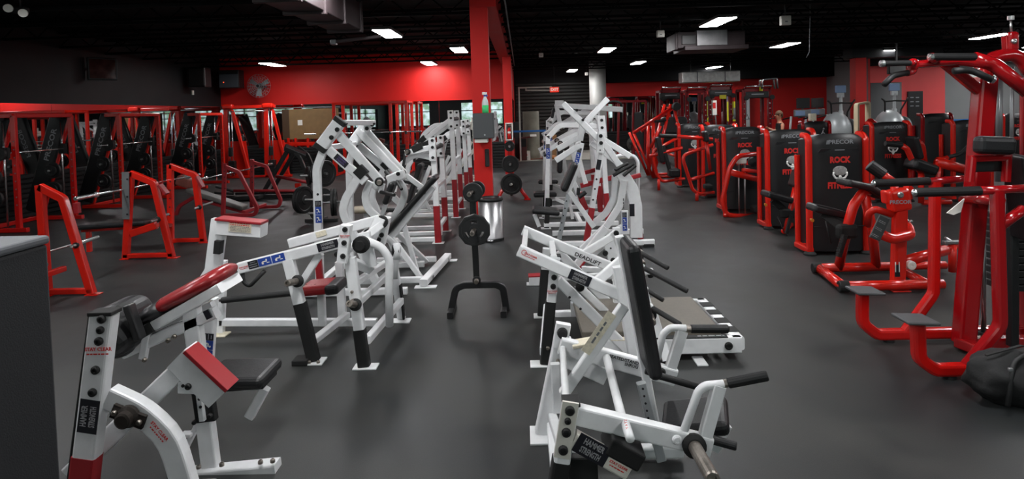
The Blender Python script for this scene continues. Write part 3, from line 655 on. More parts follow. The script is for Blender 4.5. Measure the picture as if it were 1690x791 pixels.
    bar(piv, 'link_plate', [q(600, 384, 4.75), q(612, 440, 4.75)], 0.1, 0.05); bar(piv, 'link_plate', [q(628, 360, 4.98), q(600, 420, 4.9)], 0.09, 0.05)
    bar(piv, 'link_arm', [q(575, 412, 4.62), q(628, 372, 4.9)], 0.06, 0.05); bar(piv, 'link_arm', [q(575, 430, 4.6), q(612, 445, 4.8)], 0.07, 0.05)
    b2 = bar(piv, 'end_plate', [q(636, 358, 5.05), q(627, 402, 5.05)], 0.09, 0.09); bolts(b2, [q(634, 372, 5.0), q(630, 388, 5.0), q(625, 396, 5.0)], FR, 0.02)
    MB().lathe(q(630, 366, 4.99), FR, [(0, 0), (0.055, 0), (0.05, 0.02), (0, 0.02)], 16).build('bearing', FOOT, piv)
    bar(e, 'upright', [q(560, 432, 5.4), q(566, 535, 5.4)], 0.07, 0.06); bar(e, 'red_upright', [q(524, 418, 5.6), q(529, 470, 5.6)], 0.06, 0.05, MRED)
    bolts(e, [q(556, 420, 4.85)], FR, 0.022)
    bar(e, 'rear_upright', [q(368, 430, 5.3), ext_z(q(368, 430, 5.3), q(363, 560, 5.3), .012)], 0.07, 0.06); foot_plate(e, q(364, 566, 5.25), 0.14, 0.12, LABEL_YEL)
    return e
machine_lever()
# ---- third: tall row machine with double arms and an inclined chest bench
def machine_row():
    e = empty('plate_loaded_row_machine', (-1.9, 6.9, 0), 'tall white row machine with paired drop arms and a black inclined bench', 'gym machine')
    for k, (N, dx, nm) in enumerate(((6.3, 0, 'near'), (7.4, 0, 'far'))):
        if k == 0: Q = lambda x, y, dy=0: q(x, y, 6.3+dy)
        else:
            def Q(x, y, dy=0):                       # the second arm set, the same shape one metre further back
                p = q(x, y, 6.3+dy); return p+Vector((0.02, 1.12, -0.02))
        a = Q(534, 248); bpt = Q(526, 400); pts = [a, Q(523, 278), bpt]; pts[2] = ext_z(Q(523, 300), bpt, 0.1)
        up = bar(e, 'upright', pts, 0.082, 0.065, fillet=0.18)
        hd = bar(e, 'head_plate', [Q(530, 243, -.03), Q(561, 201, -.03)], 0.13, 0.1)
        d = (Q(561, 201)-Q(530, 243)).normalized()
        bar(hd, 'end_cap', [Q(527, 247, -.03), Q(532, 240, -.03)], 0.14, 0.105, FOOT); bar(hd, 'end_cap', [Q(559.5, 203.5, -.03), Q(564, 197.5, -.03)], 0.14, 0.105, FOOT)
        bolts(hd, [Q(547, 227, -.085), Q(556.5, 214, -.085)], FR, 0.024)
        lv = bar(e, 'lever_arm', [Q(559, 222, .05), Q(630, 302, .05)], 0.09, 0.06)
        tube(lv, 'counter_tube', [Q(626, 300, .02), Q(618, 312, .02)], 0.04); peg(lv, Q(626, 300, .0), (0.2, -1, 0), 0.13, 0.026)
        tm = bar(e, 'top_member', [Q(542, 247), Q(603, 300)], 0.09, 0.06)
        dd = (Q(603, 300)-Q(542, 247)).normalized(); uu = Vector((-dd.z, 0, dd.x))
        if k == 0:
            maker_plate(tm, Q(563, 265.5, -.032), dd, uu, 0.16, 0.065, INK_PURP); stay_clear(tm, Q(592, 290, -.032), dd, uu, 0.07)
            info_label(up, Q(525.5, 350, -.035), (0, 0, -1), X1, 0.24, 0.065)
            for py in (321, 339): MB().lathe(Q(524.5, py, -.033), FR, [(0, 0), (.013, 0), (.013, .003), (0, .003)], 10).build('bolt_hole', INK_BLK, up)
        bar(tm, 'black_sleeve', [Q(590, 278, -.01), Q(602, 290, -.01)], 0.12, 0.075, FOOT)
        pts = [Q(592, 293), Q(572, 326), Q(565, 348), Q(576, 372)]; pts.append(ext_z(Q(572, 362), Q(586, 392), 0.1)); bar(e, 'curved_brace', [pts[0], pts[1], pts[2], pts[3], pts[4]], 0.085, 0.06, fillet=0.22)
        # arms that carry the handles
        bar(e, 'curved_arm', [Q(612, 300, .12), Q(602, 322, .12), Q(606, 344, .12), Q(622, 358, .12)], 0.075, 0.055, fillet=0.2)
        grip(lv, Q(628, 317, .02), Q(651, 322, -.2)); bar(lv, 'handle_bracket', [Q(632, 303, .03), Q(628, 318, .03)], 0.05, 0.05)
        bar(e, 'base_beam', [V(Q(526, 400).x-.2, Q(526, 400).y, 0.05), V(-1.25, Q(526, 400).y, 0.05)], 0.07, 0.07)
    bar(e, 'top_crossbar', [q(562, 203, 6.28), q(562, 203, 6.28)+V(0.02, 1.2, -.02)], 0.12, 0.06, hint=Z1)
    bar(e, 'crossbar', [q(536, 244, 6.3), q(536, 244, 6.3)+V(0.02, 1.12, -.02)], 0.06, 0.06, hint=Z1)
    bar(e, 'crossbar', [V(-2.3, 6.3, 0.05), V(-2.3, 7.42, 0.05)], 0.07, 0.07, hint=Z1)
    # arms seen further right, reaching to the bench
    for pts, Y in (([q(592, 217, 7.3), q(662, 290, 7.3)], 0), ([q(655, 296, 7.2), q(670, 315, 7.2), q(663, 338, 7.2), q(645, 368, 7.2)], 1)):
        bar(e, 'curved_arm', pts, 0.085, 0.055, fillet=0.25)
    bl = MB().box(q(654, 292, 7.12), (0.22, 0.1, 0.11), 0.015, Matrix.Rotation(-0.35, 3, 'Y')).build('pivot_block', WHITE, e); bolts(bl, [q(657, 287, 7.06)], FR, 0.024)
    grip(e, q(654, 297, 7.1), q(663, 313, 6.95)); grip(e, q(637, 283, 7.2), q(648, 295, 7.1), 0.028)
    bar(e, 'brace', [q(671, 290, 7.2), q(704, 315, 7.2)], 0.06, 0.05)
    sp = slab(e, 'chest_pad', q(637, 336, 7.0), q(650, 300, 7.0), 0.07, 0.22, bev=0.03); bar(e, 'pad_post', [q(641, 325, 7.02), q(628, 362, 7.02)], 0.05, 0.05)
    st = seat_slab(e, q(580, 347, 8.2), q(622, 345, 8.2), 0.07, 0.3, BEIGEV); bar(e, 'seat_post', [q(604, 352, 8.2), V(q(604, 352, 8.2).x, 8.2, 0.05)], 0.06, 0.06)
    # inclined bench
    M_ = 7.1
    pd = slab(e, 'inclined_bench_pad', q(637, 386, M_), q(721, 290, M_), 0.07, 0.3, bev=0.03)
    dvec = (q(721, 290, M_)-q(637, 386, M_)).normalized()
    fr = bar(e, 'bench_frame', [q(646, 392, M_), q(716, 308, M_)], 0.07, 0.12); bar(e, 'bench_strut', [q(667, 372, M_), q(690, 455, M_)], 0.055, 0.05)
    MB().lathe(q(700, 318, M_-.07), FR, [(0, 0), (.02, 0), (.02, .01), (0, .01)], 12).build('bolt', FOOT, fr)
    for y0 in (6.68, 7.62):
        p0 = V(q(590, 469, 6.68).x, y0, 0.06); p1 = V(-1.13, y0, 0.06); bar(e, 'base_beam', [p0, p1], 0.065, 0.06)
    ce = bar(e, 'base_end_beam', [V(-1.12, 6.55, 0.06), V(-1.0, 7.78, 0.06)], 0.09, 0.07, hint=Z1)
    fp = MB()
    foot_plate(e, (-1.1, 6.58, 0), 0.24, 0.1); foot_plate(e, (-1.0, 7.75, 0), 0.24, 0.1)
    for y0, s in ((6.75, 'LL'), (7.55, 'LL')): text(ce, s, V(-1.065+(y0-6.55)*.1+.006, y0, 0.06), (0.1, 1, 0), Z1, 0.05, INK_BLK, bold=.03)
    bar(e, 'diagonal_brace', [q(648, 394, 7.0), q(697, 462, 6.85)], 0.06, 0.05); bar(e, 'diagonal_brace', [q(656, 386, 7.3), q(704, 432, 7.6)], 0.06, 0.05)
    bar(e, 'diagonal_brace', [q(662, 418, 7.2), q(632, 470, 6.75)], 0.06, 0.05)
    return e
machine_row()
# ---- the machines further down the left row
def machine_press(name, lab, X, Ya, Yb, H, tilt=0.0, red=MRED, wm=WHITE, seat=True, lev=(1.0, 0.55), pm=VINYL, group=None):
    """two uprights with bolted head plates, sloping levers to the left, seat and back pad between them"""
    e = empty(name, (X, (Ya+Yb)/2, 0), lab, 'gym machine', group)
    for k, y in enumerate((Ya, Yb)):
        a, b = V(X-0.03+tilt, y, H), V(X, y, 0.012)
        u = bar(e, 'upright', [a, b], 0.085, 0.07, wm); bar(u, 'red_sleeve', [a+(b-a)*.64, b+V(0, 0, .002)], 0.092, 0.077, red)
        foot_plate(e, (X, y, 0), 0.17, 0.12, wm)
        h = bar(e, 'head_plate', [a+V(-.01, -.05, 0.04), a+V(0, -.05, -.3)], 0.1, 0.05, wm); bolts(h, [a+V(0, -.08, z) for z in (0.0, -.1, -.25)], FR, 0.022)
        p1 = a+V(-lev[0], 0.02, -lev[1])
        l = bar(e, 'lever_arm', [a+V(0.02, 0.02, -.1), p1], 0.085, 0.06, wm); t = (p1-a).normalized()
        bar(l, 'black_sleeve', [p1-t*.28, p1-t*.12], 0.1, 0.072, FOOT); peg(l, p1-t*.05+V(0, -.03, 0), FR, 0.12, 0.025)
        grip(l, p1, p1+V(-.03, -.02, -.2), 0.02)
        bar(e, 'curved_arm', [a+V(0.02, .1, -.28), a+V(-.3, .1, -.2), a+V(-.55, .1, -.4), a+V(-.62, .1, -.75)], 0.08, 0.055, wm, fillet=0.25)
        bar(e, 'base_beam', [V(X, y, 0.06), V(X-1.25, y, 0.06)], 0.065, 0.065, wm)
        bar(e, 'rear_brace', [V(X-.02, y, H*.55), V(X-.75, y, 0.08)], 0.06, 0.05, wm)
    bar(e, 'crossbar', [V(X, Ya, 0.22), V(X, Yb, 0.22)], 0.06, 0.05, wm, hint=Z1); bar(e, 'crossbar', [V(X, Ya, H*.55), V(X, Yb, H*.55)], 0.06, 0.05, wm, hint=Z1)
    bar(e, 'crossbar', [V(X-1.25, Ya, .06), V(X-1.25, Yb, .06)], 0.065, 0.065, wm, hint=Z1)
    ym = (Ya+Yb)/2; MB().lathe(V(X-.02+tilt, Ya+.05, H-.12), Y1, [(0, 0), (.035, 0), (.035, Yb-Ya-.1), (0, Yb-Ya-.1)], 16).build('pivot_shaft', IRON, e)
    if seat:
        seat_slab(e, V(X-1.0, ym, .47), V(X-.55, ym, .45), 0.07, 0.34, pm); bar(e, 'seat_post', [V(X-.72, ym, .43), V(X-.55, ym, .06)], 0.06, 0.06, wm)
        slab(e, 'back_pad', V(X-.5, ym, .55), V(X-.28, ym, 1.15), 0.08, 0.3, pm, bev=0.035); bar(e, 'pad_post', [V(X-.42, ym, .5), V(X-.15, ym, 1.1)], 0.06, 0.05, wm)
        bar(e, 'base_beam', [V(X, ym, .06), V(X-1.0, ym, .06)], 0.06, 0.06, wm)
    return e
machine_press('plate_loaded_press_machine', 'white machine with low red-sleeved front post directly behind the inclined bench', -1.27, 8.84, 9.74, 1.52, lev=(0.42, 0.18))
machine_press('plate_loaded_press_machine', 'tallest white machine in left row, bolted head plates level with the pillar box', -1.24, 11.0, 12.0, 1.92, lev=(0.7, 0.62))
machine_press('plate_loaded_press_machine', 'white machine just left of the red pillar and its cleaner box', -1.22, 13.1, 14.2, 1.72, lev=(0.6, 0.5))
machine_press('plate_loaded_press_machine', 'ivory machine at far end of left row near the back mirror', -1.25, 16.2, 17.6, 1.75, wm=WHITE2, lev=(0.6, 0.2), pm=REDV)
# ================================================================== white plate-loaded machines, right row
def hole(par, c, r=0.01, axis=FR): MB().lathe(c, axis, [(0, 0), (r, 0), (r, .003), (0, .003)], 10).build('bolt_hole', INK_BLK, par)
# ---- nearest: seated shrug machine
def machine_shrug():
    e = empty('shrug_machine', (0.5, 3.1, 0), 'nearest white machine of right row with grey pegs and tall black back pad', 'gym machine')
    N, FY, MY = 2.72, 3.5, 3.12
    a, b = q(942, 664, N), q(927, 757, N); u = bar(e, 'upright', [a, ext_z(a, b, 0.012)], 0.074, 0.08)
    h = bar(u, 'head_plate', [q(942, 664, N-.045), q(927, 756, N-.045)], 0.074, 0.012, WHITE2); MB().box(a+Z1*.006, (0.08, 0.1, 0.016), 0.003).build('end_cap', FOOT, u)
    for x, y, r in ((940.5, 678, .022), (937, 695, .015), (934.6, 714, .021), (929.5, 743, .022)): bolt(h, q(x, y, N-.052), FR, r, FOOT)
    bar(u, 'black_sleeve', [q(926.5, 758, N), ext_z(a, b, 0.014)], 0.082, 0.088, FOOT); foot_plate(e, ext_z(a, b, 0), 0.16, 0.14)
    # near lever with stop peg, loading peg and handle
    lv = bar(e, 'lever_arm', [q(946, 682, N+.02), q(1172, 736, N+.02)], 0.088, 0.06)
    bolt(lv, q(1117, 726, N-.012), FR, 0.022, WHITE)
    peg(lv, q(1145, 735, N-.01), (q(1172, 783, 2.42)-q(1145, 735, N-.01)), 0.34, 0.03)
    tube(lv, 'stop_peg', [q(1032, 699, N), q(1040, 724, 2.56)], 0.02); 
    text(lv, 'STAY CLEAR', q(1036, 712, 2.61), (0.1, -0.6, -0.9), (-1, 0, 0), .012, INK_RED)
    pl = bar(lv, 'handle_plate', [q(1187, 636, N+.02), q(1163, 722, N+.02)], 0.058, 0.045)
    tube(lv, 'handle_tube', [q(1128, 714, N+.02), q(1152, 647, N+.02), q(1163, 637, N+.02), q(1194, 634, N+.02)], 0.019, WHITE, fillet=0.05)
    grip(lv, q(1191, 634.5, N+.02), q(1203, 632, N+.02), 0.018, WORN); grip(lv, q(1201, 632.5, N+.02), q(1267, 619.5, N-.02), 0.025)
    tube(e, 'cross_tube', [q(1000, 586, 3.4), q(1029, 700, N+.04)], 0.022)
    # lower fixed arm with maker plate and rubber bumper
    la = bar(e, 'fixed_arm', [q(945, 724, N-.02), q(1037, 775, N-.02)], 0.08, 0.06, WHITE2); d = (q(1037, 775, N)-q(945, 724, N)).normalized(); uu = Vector((-d.z, 0, d.x))
    maker_plate(la, q(977, 743, N-.055), d, uu, 0.16, 0.092); stay_clear(la, q(1021, 769, N-.052), d, uu, 0.075)
    MB().slab(q(1000, 722, N+.02), q(1055, 752, N+.02), 0.085, 0.16, bev=0.012).build('rubber_bumper', FOOT, la)
    # far frame
    a, b = q(929, 556, FY), q(896, 716, FY); u2 = bar(e, 'upright', [a, ext_z(a, b, 0.012)], 0.1, 0.07); foot_plate(e, (ext_z(a, b, 0).x-.01, FY-.02, 0), 0.13, 0.2)
    hp = bar(u2, 'head_plate', [q(930, 534, FY-.04), q(923, 574, FY-.04)], 0.085, 0.05); MB().lathe(q(928, 549, FY-.06), FR, [(0, 0), (.032, 0), (.028, .03), (.015, .035), (0, .035)], 14).build('bearing', FOOT, hp); bolts(hp, [q(921, 596, FY-.04)], FR, .012, WORN)
    lv2 = bar(e, 'lever_arm', [q(924, 570, FY-.1), q(1046, 603, FY-.1), q(1114, 622, FY-.1)], 0.095, 0.06)
    d2 = (q(1046, 603, FY)-q(924, 570, FY)).normalized(); text(lv2, 'SEATED/STANDING', q(1036, 596, FY-.133), d2, Z1, 0.017, INK_BLK, bold=.02); text(lv2, 'SHRUG', q(1042, 604, FY-.133), d2, Z1, 0.017, INK_BLK, bold=.02)
    bolts(lv2, [q(1092, 614, FY-.135)], FR, 0.022)
    MB().slab(q(944, 569, FY-.1), q(990, 561, FY-.1), 0.02, 0.1, bev=0.006).build('paper_sticker', LABEL_YEL, lv2)
    bar(lv2, 'handle_plate', [q(1126, 546, FY-.1), q(1104, 616, FY-.1)], 0.06, 0.045)
    tube(lv2, 'handle_tube', [q(1084, 594, FY-.1), q(1094, 552, FY-.1), q(1106, 541, FY-.1), q(1132, 542, FY-.1)], 0.02, WHITE, fillet=0.05)
    grip(lv2, q(1130, 543, FY-.1), q(1142, 543, FY-.1), 0.018, WORN); grip(lv2, q(1140, 543, FY-.1), q(1202, 543, FY-.1), 0.024)
    bar(e, 'crossbar', [q(934, 592, 3.42), q(1000, 622, 3.42)], 0.09, 0.05)
    tube(e, 'cross_tube', [q(928, 570, 3.42), q(934, 660, 2.8)], 0.018); bar(e, 'crossbar', [q(912, 690, 3.45), V(q(930, 745, N).x, N, q(930, 745, N).z)], 0.05, 0.05, hint=Z1)
    bar(e, 'strut', [q(916, 600, 3.3), q(920, 680, 3.3)], 0.05, 0.04)
    # diagonal brace with the cream paper on it
    db = bar(e, 'diagonal_brace', [q(930, 650, 3.15), q(1030, 505, 3.15)], 0.055, 0.05); dd = (q(1030, 505, 3.15)-q(930, 650, 3.15)).normalized(); nn = Vector((-dd.z, 0, dd.x))
    st = plate(db, 'paper_sticker', q(988, 550, 3.12), dd, nn, 0.25, 0.052, LABEL_YEL); scribble(st, q(990, 547, 3.117), dd, nn, .15, .026, 1, GREYM)
    # back rail, back pad, seat
    a, b = q(1022, 390, MY+.12), q(1062, 600, MY+.12); rl = bar(e, 'back_rail', [a, ext_z(a, b, 0.06)], 0.045, 0.06)
    a2, b2 = q(1058, 632, MY+.08), q(1098, 786, MY+.08); r2 = bar(e, 'seat_rail', [a2, ext_z(a2, b2, 0.012)], 0.05, 0.045, GREYP); bar(r2, 'black_edge_strip', [a2+V(.012, .025, 0), ext_z(a2, b2, 0.02)+V(.012, .025, 0)], 0.052, 0.015, FOOT)
    for k in range(5): hole(r2, q(1061+2.2*k, 642+12*k, MY+.055), 0.006)
    bolts(r2, [q(1091, 780, MY+.05)], FR, 0.014)
    slab(e, 'back_pad', q(1037, 396, MY), q(1075, 610, MY), 0.07, 0.3, bev=0.03)
    slab(e, 'pad_board', q(1029, 402, MY+.02), q(1066, 606, MY+.02), 0.014, 0.26, BLACK, bev=0.004)
    tube(e, 'hip_handle', [q(1066, 612, MY), q(1086, 620, MY), q(1156, 640, MY-.06)], 0.018, GRIP, fillet=.05)
    s = seat_slab(e, q(1094, 694, MY+.1), q(1202, 684, MY), 0.075, 0.3); 
    bar(e, 'seat_bracket', [q(1198, 700, MY-.08), q(1176, 742, MY-.08)], 0.06, 0.04); grip(e, q(1168, 724, MY-.15), q(1216, 737, MY-.2), 0.022)
    bar(e, 'seat_post', [q(1130, 700, MY+.05), q(1085, 716, MY+.08)], 0.05, 0.06)
    bar(e, 'base_beam', [V(0.12, MY+.1, 0.05), V(0.82, MY+.1, 0.05)], 0.06, 0.06); bar(e, 'base_beam', [V(0.13, N, 0.06), V(0.13, FY, 0.06)], 0.06, 0.06, hint=Z1)
    MB().box(q(962, 785, 2.8), (0.14, 0.05, 0.2), 0.01).build('rubber_block', FOOT, e)
    return e
machine_shrug()
# ---- second: deadlift machine with the tread platform
def machine_deadlift():
    e = empty('deadlift_machine', (0.5, 4.9, 0), 'white deadlift machine with two long arms and a brown tread platform', 'gym machine')
    N, FY = 4.48, 5.55
    a, b = q(917, 424, N), q(899, 606, N); u = bar(e, 'upright', [a, ext_z(a, b, .012)], 0.07, 0.07)
    h = bar(u, 'head_plate', [q(917, 424, N-.04), q(911, 484, N-.04)], 0.07, 0.014); MB().box(a+Z1*.006, (0.078, 0.09, .014), .003).build('end_cap', FOOT, u)
    bolts(h, [q(916.5, 432, N-.048), q(915.4, 445, N-.048), q(914.4, 458, N-.048), q(913, 473, N-.048)], FR, 0.021); stay_clear(h, q(911.5, 481, N-.049), X1, Z1, .06)
    sl = bar(u, 'black_sleeve', [q(909, 497, N), ext_z(a, b, .014)], 0.078, 0.078, FOOT); foot_plate(e, ext_z(a, b, 0)+V(-.03, 0, 0), 0.16, 0.12); bolt(sl, q(904, 575, N-.045), FR, .014, WORN)
    a, b = q(902, 410, FY), q(893, 528, FY); u2 = bar(e, 'upright', [a, ext_z(a, b, .012)], 0.068, 0.07); bar(u2, 'black_sleeve', [q(899, 444, FY), ext_z(a, b, .014)], 0.076, 0.078, FOOT); foot_plate(e, ext_z(a, b, 0), 0.14, .12)
    l1 = bar(e, 'lever_arm', [q(856, 413, N-.1), q(1026, 488, N-.1)], 0.085, 0.06); d = (q(1026, 488, N)-q(856, 413, N)).normalized(); n = Vector((-d.z, 0, d.x))
    maker_plate(l1, q(957, 459, N-.132), d, n, 0.165, 0.075); stay_clear(l1, q(876, 422, N-.132), d, n, 0.08); MB().lathe(q(865, 417, N-.131), FR, [(0.018, 0), (.02, .001), (.016, .001)], 16).build('ring_mark', INK_RED, l1)
    l2 = bar(e, 'lever_arm', [q(863, 380, 5.3), q(1023, 447, 5.3)], 0.085, 0.06); text(l2, 'DEADLIFT', q(970, 428, 5.268), (q(1023, 447, 5.3)-q(863, 380, 5.3)), Z1, 0.032, INK_BLK, bold=.02, sx=1.2)
    bar(e, 'link_bar', [q(868, 382, 5.28), q(865, 410, N-.06)], 0.04, 0.04, hint=X1); bar(e, 'link_bar', [q(911, 402, 5.28), q(914, 428, N-.06)], 0.05, 0.05, hint=X1)
    MB().ball(q(957, 474, N-.02), 0.035).build('stop_knob', FOOT, l1)
    br = bar(e, 'diagonal_brace', [q(921, 462, N+.03), q(1046, 588, N+.03)], 0.075, 0.06); hole(br, q(940, 491, N-.001)); hole(br, q(958, 510, N-.001))
    bar(e, 'diagonal_brace', [q(921, 415, FY-.05), q(1016, 512, FY-.05)], 0.075, 0.06); bar(e, 'diagonal_brace', [q(953, 470, 5.1), q(1000, 515, 5.1)], 0.06, 0.05)
    a, b = q(1017, 440, 5.3), q(1018, 515, 5.3); bar(e, 'upright', [a, ext_z(a, b, .02)], 0.06, 0.06)
    a, b = q(1020, 440, 4.35), q(1046, 590, 4.35); u3 = bar(e, 'upright', [a, ext_z(a, b, .06)], 0.08, 0.07)
    bar(e, 'upper_brace', [q(1030, 426, 4.6), q(986, 464, 4.5)], 0.07, 0.05); bar(e, 'upper_brace', [q(1010, 391, 5.3), q(962, 420, 5.3)], 0.065, 0.05)
    bar(e, 'base_beam', [q(916, 520, FY), q(1000, 517, FY)], 0.075, 0.06); bar(e, 'base_beam', [V(.12, N, .1), V(.19, FY, .1)], 0.06, .06, hint=Z1)
    # handles
    for (x0, y0, Y0, x1, y1, Y1_, r) in ((1048, 412, 5.3, 1103, 443, 5.1, .021), (1060, 441, 4.7, 1135, 481, 4.5, .021), (1066, 478, 5.2, 1095, 496, 5.1, .02), (1074, 507, 4.5, 1123, 536, 4.3, .02)):
        g = grip(e, q(x0, y0, Y0), q(x1, y1, Y1_), r); bar(g, 'handle_bracket', [q(x0-18, y0-4, Y0), q(x0+2, y0+1, Y0)], 0.05, 0.05)
    hb = bar(e, 'handle_carrier', [q(1040, 405, 4.9), q(1080, 540, 4.6)], 0.06, 0.06); peg(hb, q(1072, 519, 4.5), (q(1078, 537, 4.3)-q(1072, 519, 4.5)), 0.16, 0.028); peg(hb, q(1052, 425, 4.8), (0.3, -1, -.4), 0.1, 0.025)
    a, b = q(1078, 520, 4.6), q(1102, 600, 4.45); bar(e, 'upright', [a, ext_z(a, b, .02)], 0.07, 0.05)
    # tread platform
    x0, x1, y0, y1 = 0.42, 1.56, 4.52, 5.42
    dk = MB().box((0.95, 5.0, 0.17), (1.06, 0.82, 0.06), 0.008).build('tread_deck', STEP, e)
    fb = MB().bar([(0.4, y0, .11), (1.6, y0, .11)], 0.12, 0.06).build('platform_frame', WHITE, e); bolts(fb, [V(1.5, y0-.035, .11)], FR, .03)
    MB().bar([(0.4, y1, .11), (1.6, y1, .11)], 0.12, 0.06).build('platform_frame', WHITE, e)
    sb = MB().bar([(1.575, y0-.02, .12), (1.575, y1+.02, .12)], 0.1, 0.1, hint=Z1).build('platform_edge', WHITE, e)
    for k in range(4): MB().box((1.575, 4.66+k*.2, .173), (.1, .11, .006), .001).build('grip_tape', FOOT, sb)
    MB().box((1.2, y0, .173), (.6, .06, .006), .001).build('grip_tape', FOOT, fb); MB().box((0.75, y0-.01, .173), (.25, .064, .007), .001).build('cream_tape', LABEL_YEL, fb)
    scribble(fb, V(1.38, y0, .177), X1, Y1, .2, .03, 1, INK_GREY)
    for x in (.6, 1.28): foot_plate(e, (x, y0-.05, 0), .08, .16)
    foot_plate(e, (1.3, y1+.04, 0), .08, .14)
    return e
machine_deadlift()
# ---- behind it: the crowd of row and press machines
def machine_row_right():
    e = empty('plate_loaded_row_machine', (0.9, 8.7, 0), 'white machine with crossed top arms and a curved stickered frame on right', 'gym machine')
    N = 8.3
    x1_ = bar(e, 'lever_arm', [q(929, 171, N), q(1003, 245, N), q(1034, 291, N)], 0.085, 0.06); x2 = bar(e, 'lever_arm', [q(1003, 163, N+.2), q(962, 206, N+.2)], 0.08, 0.06)
    hp = bar(x1_, 'head_plate', [q(993, 218, N-.05), q(990, 252, N-.05)], 0.095, 0.06); bolts(hp, [q(991.5, 224.5, N-.085), q(992, 236, N-.085)], FR, .026); hole(hp, q(990.5, 248, N-.085)); bolts(x1_, [q(962, 198, N-.035), q(952, 182, N-.035)], FR, .02)
    pc = bar(e, 'top_post', [q(963, 196, N+.1), q(957, 232, N+.1)], 0.085, 0.06)
    a, b = q(993, 248, N+.02), q(972, 372, N+.02); u = bar(e, 'upright', [a, ext_z(a, b, .03)], 0.075, 0.06); bar(u, 'red_sleeve', [q(977, 343, N+.02), ext_z(a, b, .032)], .084, .068, MRED)
    plate(u, 'maker_plate', q(988, 272, N-.012), (b-a), X1, .14, .06, LABEL_BLK); 
    for py in (296, 312, 330): hole(u, q(984.5-.17*(py-296), py, N-.012), .014)
    a, b = q(960, 236, N+.3), q(946, 300, N+.3); sp = bar(e, 'upright', [a, b, q(968, 348, N+.3), q(972, 372, N+.3)], 0.075, 0.06); info_label(sp, q(954, 258, N+.265), (b-a), X1, .24, .06)
    bar(sp, 'red_sleeve', [q(956, 318, N+.28), q(967, 346, N+.28)], .085, .07, MRED)
    slab(e, 'chest_pad', q(929, 315, N), q(949, 268, N), 0.1, 0.26, bev=.045); bar(e, 'pad_rail', [q(957, 270, N+.05), q(938, 320, N+.05)], .05, .05)
    s = seat_slab(e, q(878, 346, N), q(923, 350, N), .075, .32); bar(e, 'seat_strut', [q(882, 354, N), q(890, 374, N)], .055, .04)
    rl = bar(e, 'seat_rail', [q(938, 321, N+.05), q(923, 394, N+.05)], .06, .05, GREYP)
    for k in range(5): hole(rl, q(935-2.6*k, 332+12*k, N+.02), .01)
    bar(e, 'diagonal_brace', [q(939, 316, N-.05), q(980, 375, N-.05)], .07, .05)
    bar(e, 'lever_arm', [q(960, 224, N+.25), q(920, 246, N+.25)], .08, .06); bar(e, 'lever_arm', [q(957, 240, N+.1), q(917, 265, N+.1)], .08, .06)
    bar(e, 'lever_arm', [q(970, 215, N+.3), q(1040, 258, N+.3)], .085, .06); bar(e, 'lever_arm', [q(975, 236, N+.35), q(1032, 278, N+.35)], .08, .06)
    grip(e, q(955, 326, N-.1), q(967, 317, N-.1), .03); grip(e, q(954, 322, N-.1), q(955, 310, N-.1), .025)
    # curved right-hand frame
    fr = bar(e, 'curved_frame', [q(1024, 283, N), q(1043, 312, N), q(1049, 340, N), q(1050, 392, N)], .17, .06, fillet=.3)
    bar(e, 'curved_frame', [q(1015, 290, N+.1), q(1013, 328, N+.1), q(1000, 352, N+.1), q(978, 370, N+.1)], .085, .06, fillet=.25)
    bar(e, 'curved_frame', [q(1030, 298, N-.04), q(1024, 338, N-.04), q(1002, 372, N-.04), q(960, 412, N-.04)], .09, .06, fillet=.3)
    info_label(fr, q(1031, 366, N-.075), (0, 0, -1), X1, .26, .06); bar(fr, 'sticker_backing', [q(1031, 348, N-.04), q(1031, 386, N-.04)], .09, .06); plate(fr, 'black_sticker', q(1043, 347, N-.032), (0, 0, -1), X1, .17, .07, LABEL_BLK); scribble(fr, q(1029, 336, N-.078), (0, 0, -1), (1, 0, 0), .14, .03, 1, INK_BLK)
    bolts(fr, [q(1017, 384, N-.06)], FR, .035); MB().box(q(1022, 380, N-.03), (.22, .06, .12), .02, Matrix.Rotation(-.5, 3, 'Y')).build('pivot_block', WHITE, e)
    rs = bar(e, 'red_upright', [q(1050, 336, N+.12), ext_z(q(1050, 336, N+.12), q(1056, 384, N+.12), .03)], .075, .06, MRED)
    for (ax, ay, bx_, by) in ((1015, 281, 1036, 269), (1012, 290, 1046, 270), (1029, 290, 1049, 273)): grip(e, q(ax, ay, N-.15), q(bx_, by, N-.1), .024)
    for y in (N, N+.75): 
        p = MB(); bb = bar(e, 'base_beam', [V(.42, y, .06), V(1.78, y, .06)], .075, .075); MB().box((1.7, y, .02), (.14, .09, .04), .004).build('rubber_foot', FOOT, bb)
    bar(e, 'base_beam', [V(.95, N, .06), V(.95, N+.75, .06)], .07, .07, hint=Z1)
    tube(e, 'guard_rail', [q(1008, 262, N+.5), q(1020, 257, N+.5), q(1047, 257, N+.5), q(1053, 268, N+.5), ext_z(q(1053, 268, N+.5), q(1053, 350, N+.5), .02)], .026, WHITE, fillet=.12)
    bar(e, 'red_lever', [q(1038, 294, N+.4), q(1057, 289, N+.4)], .06, .08, MRED); 
    return e
machine_row_right()
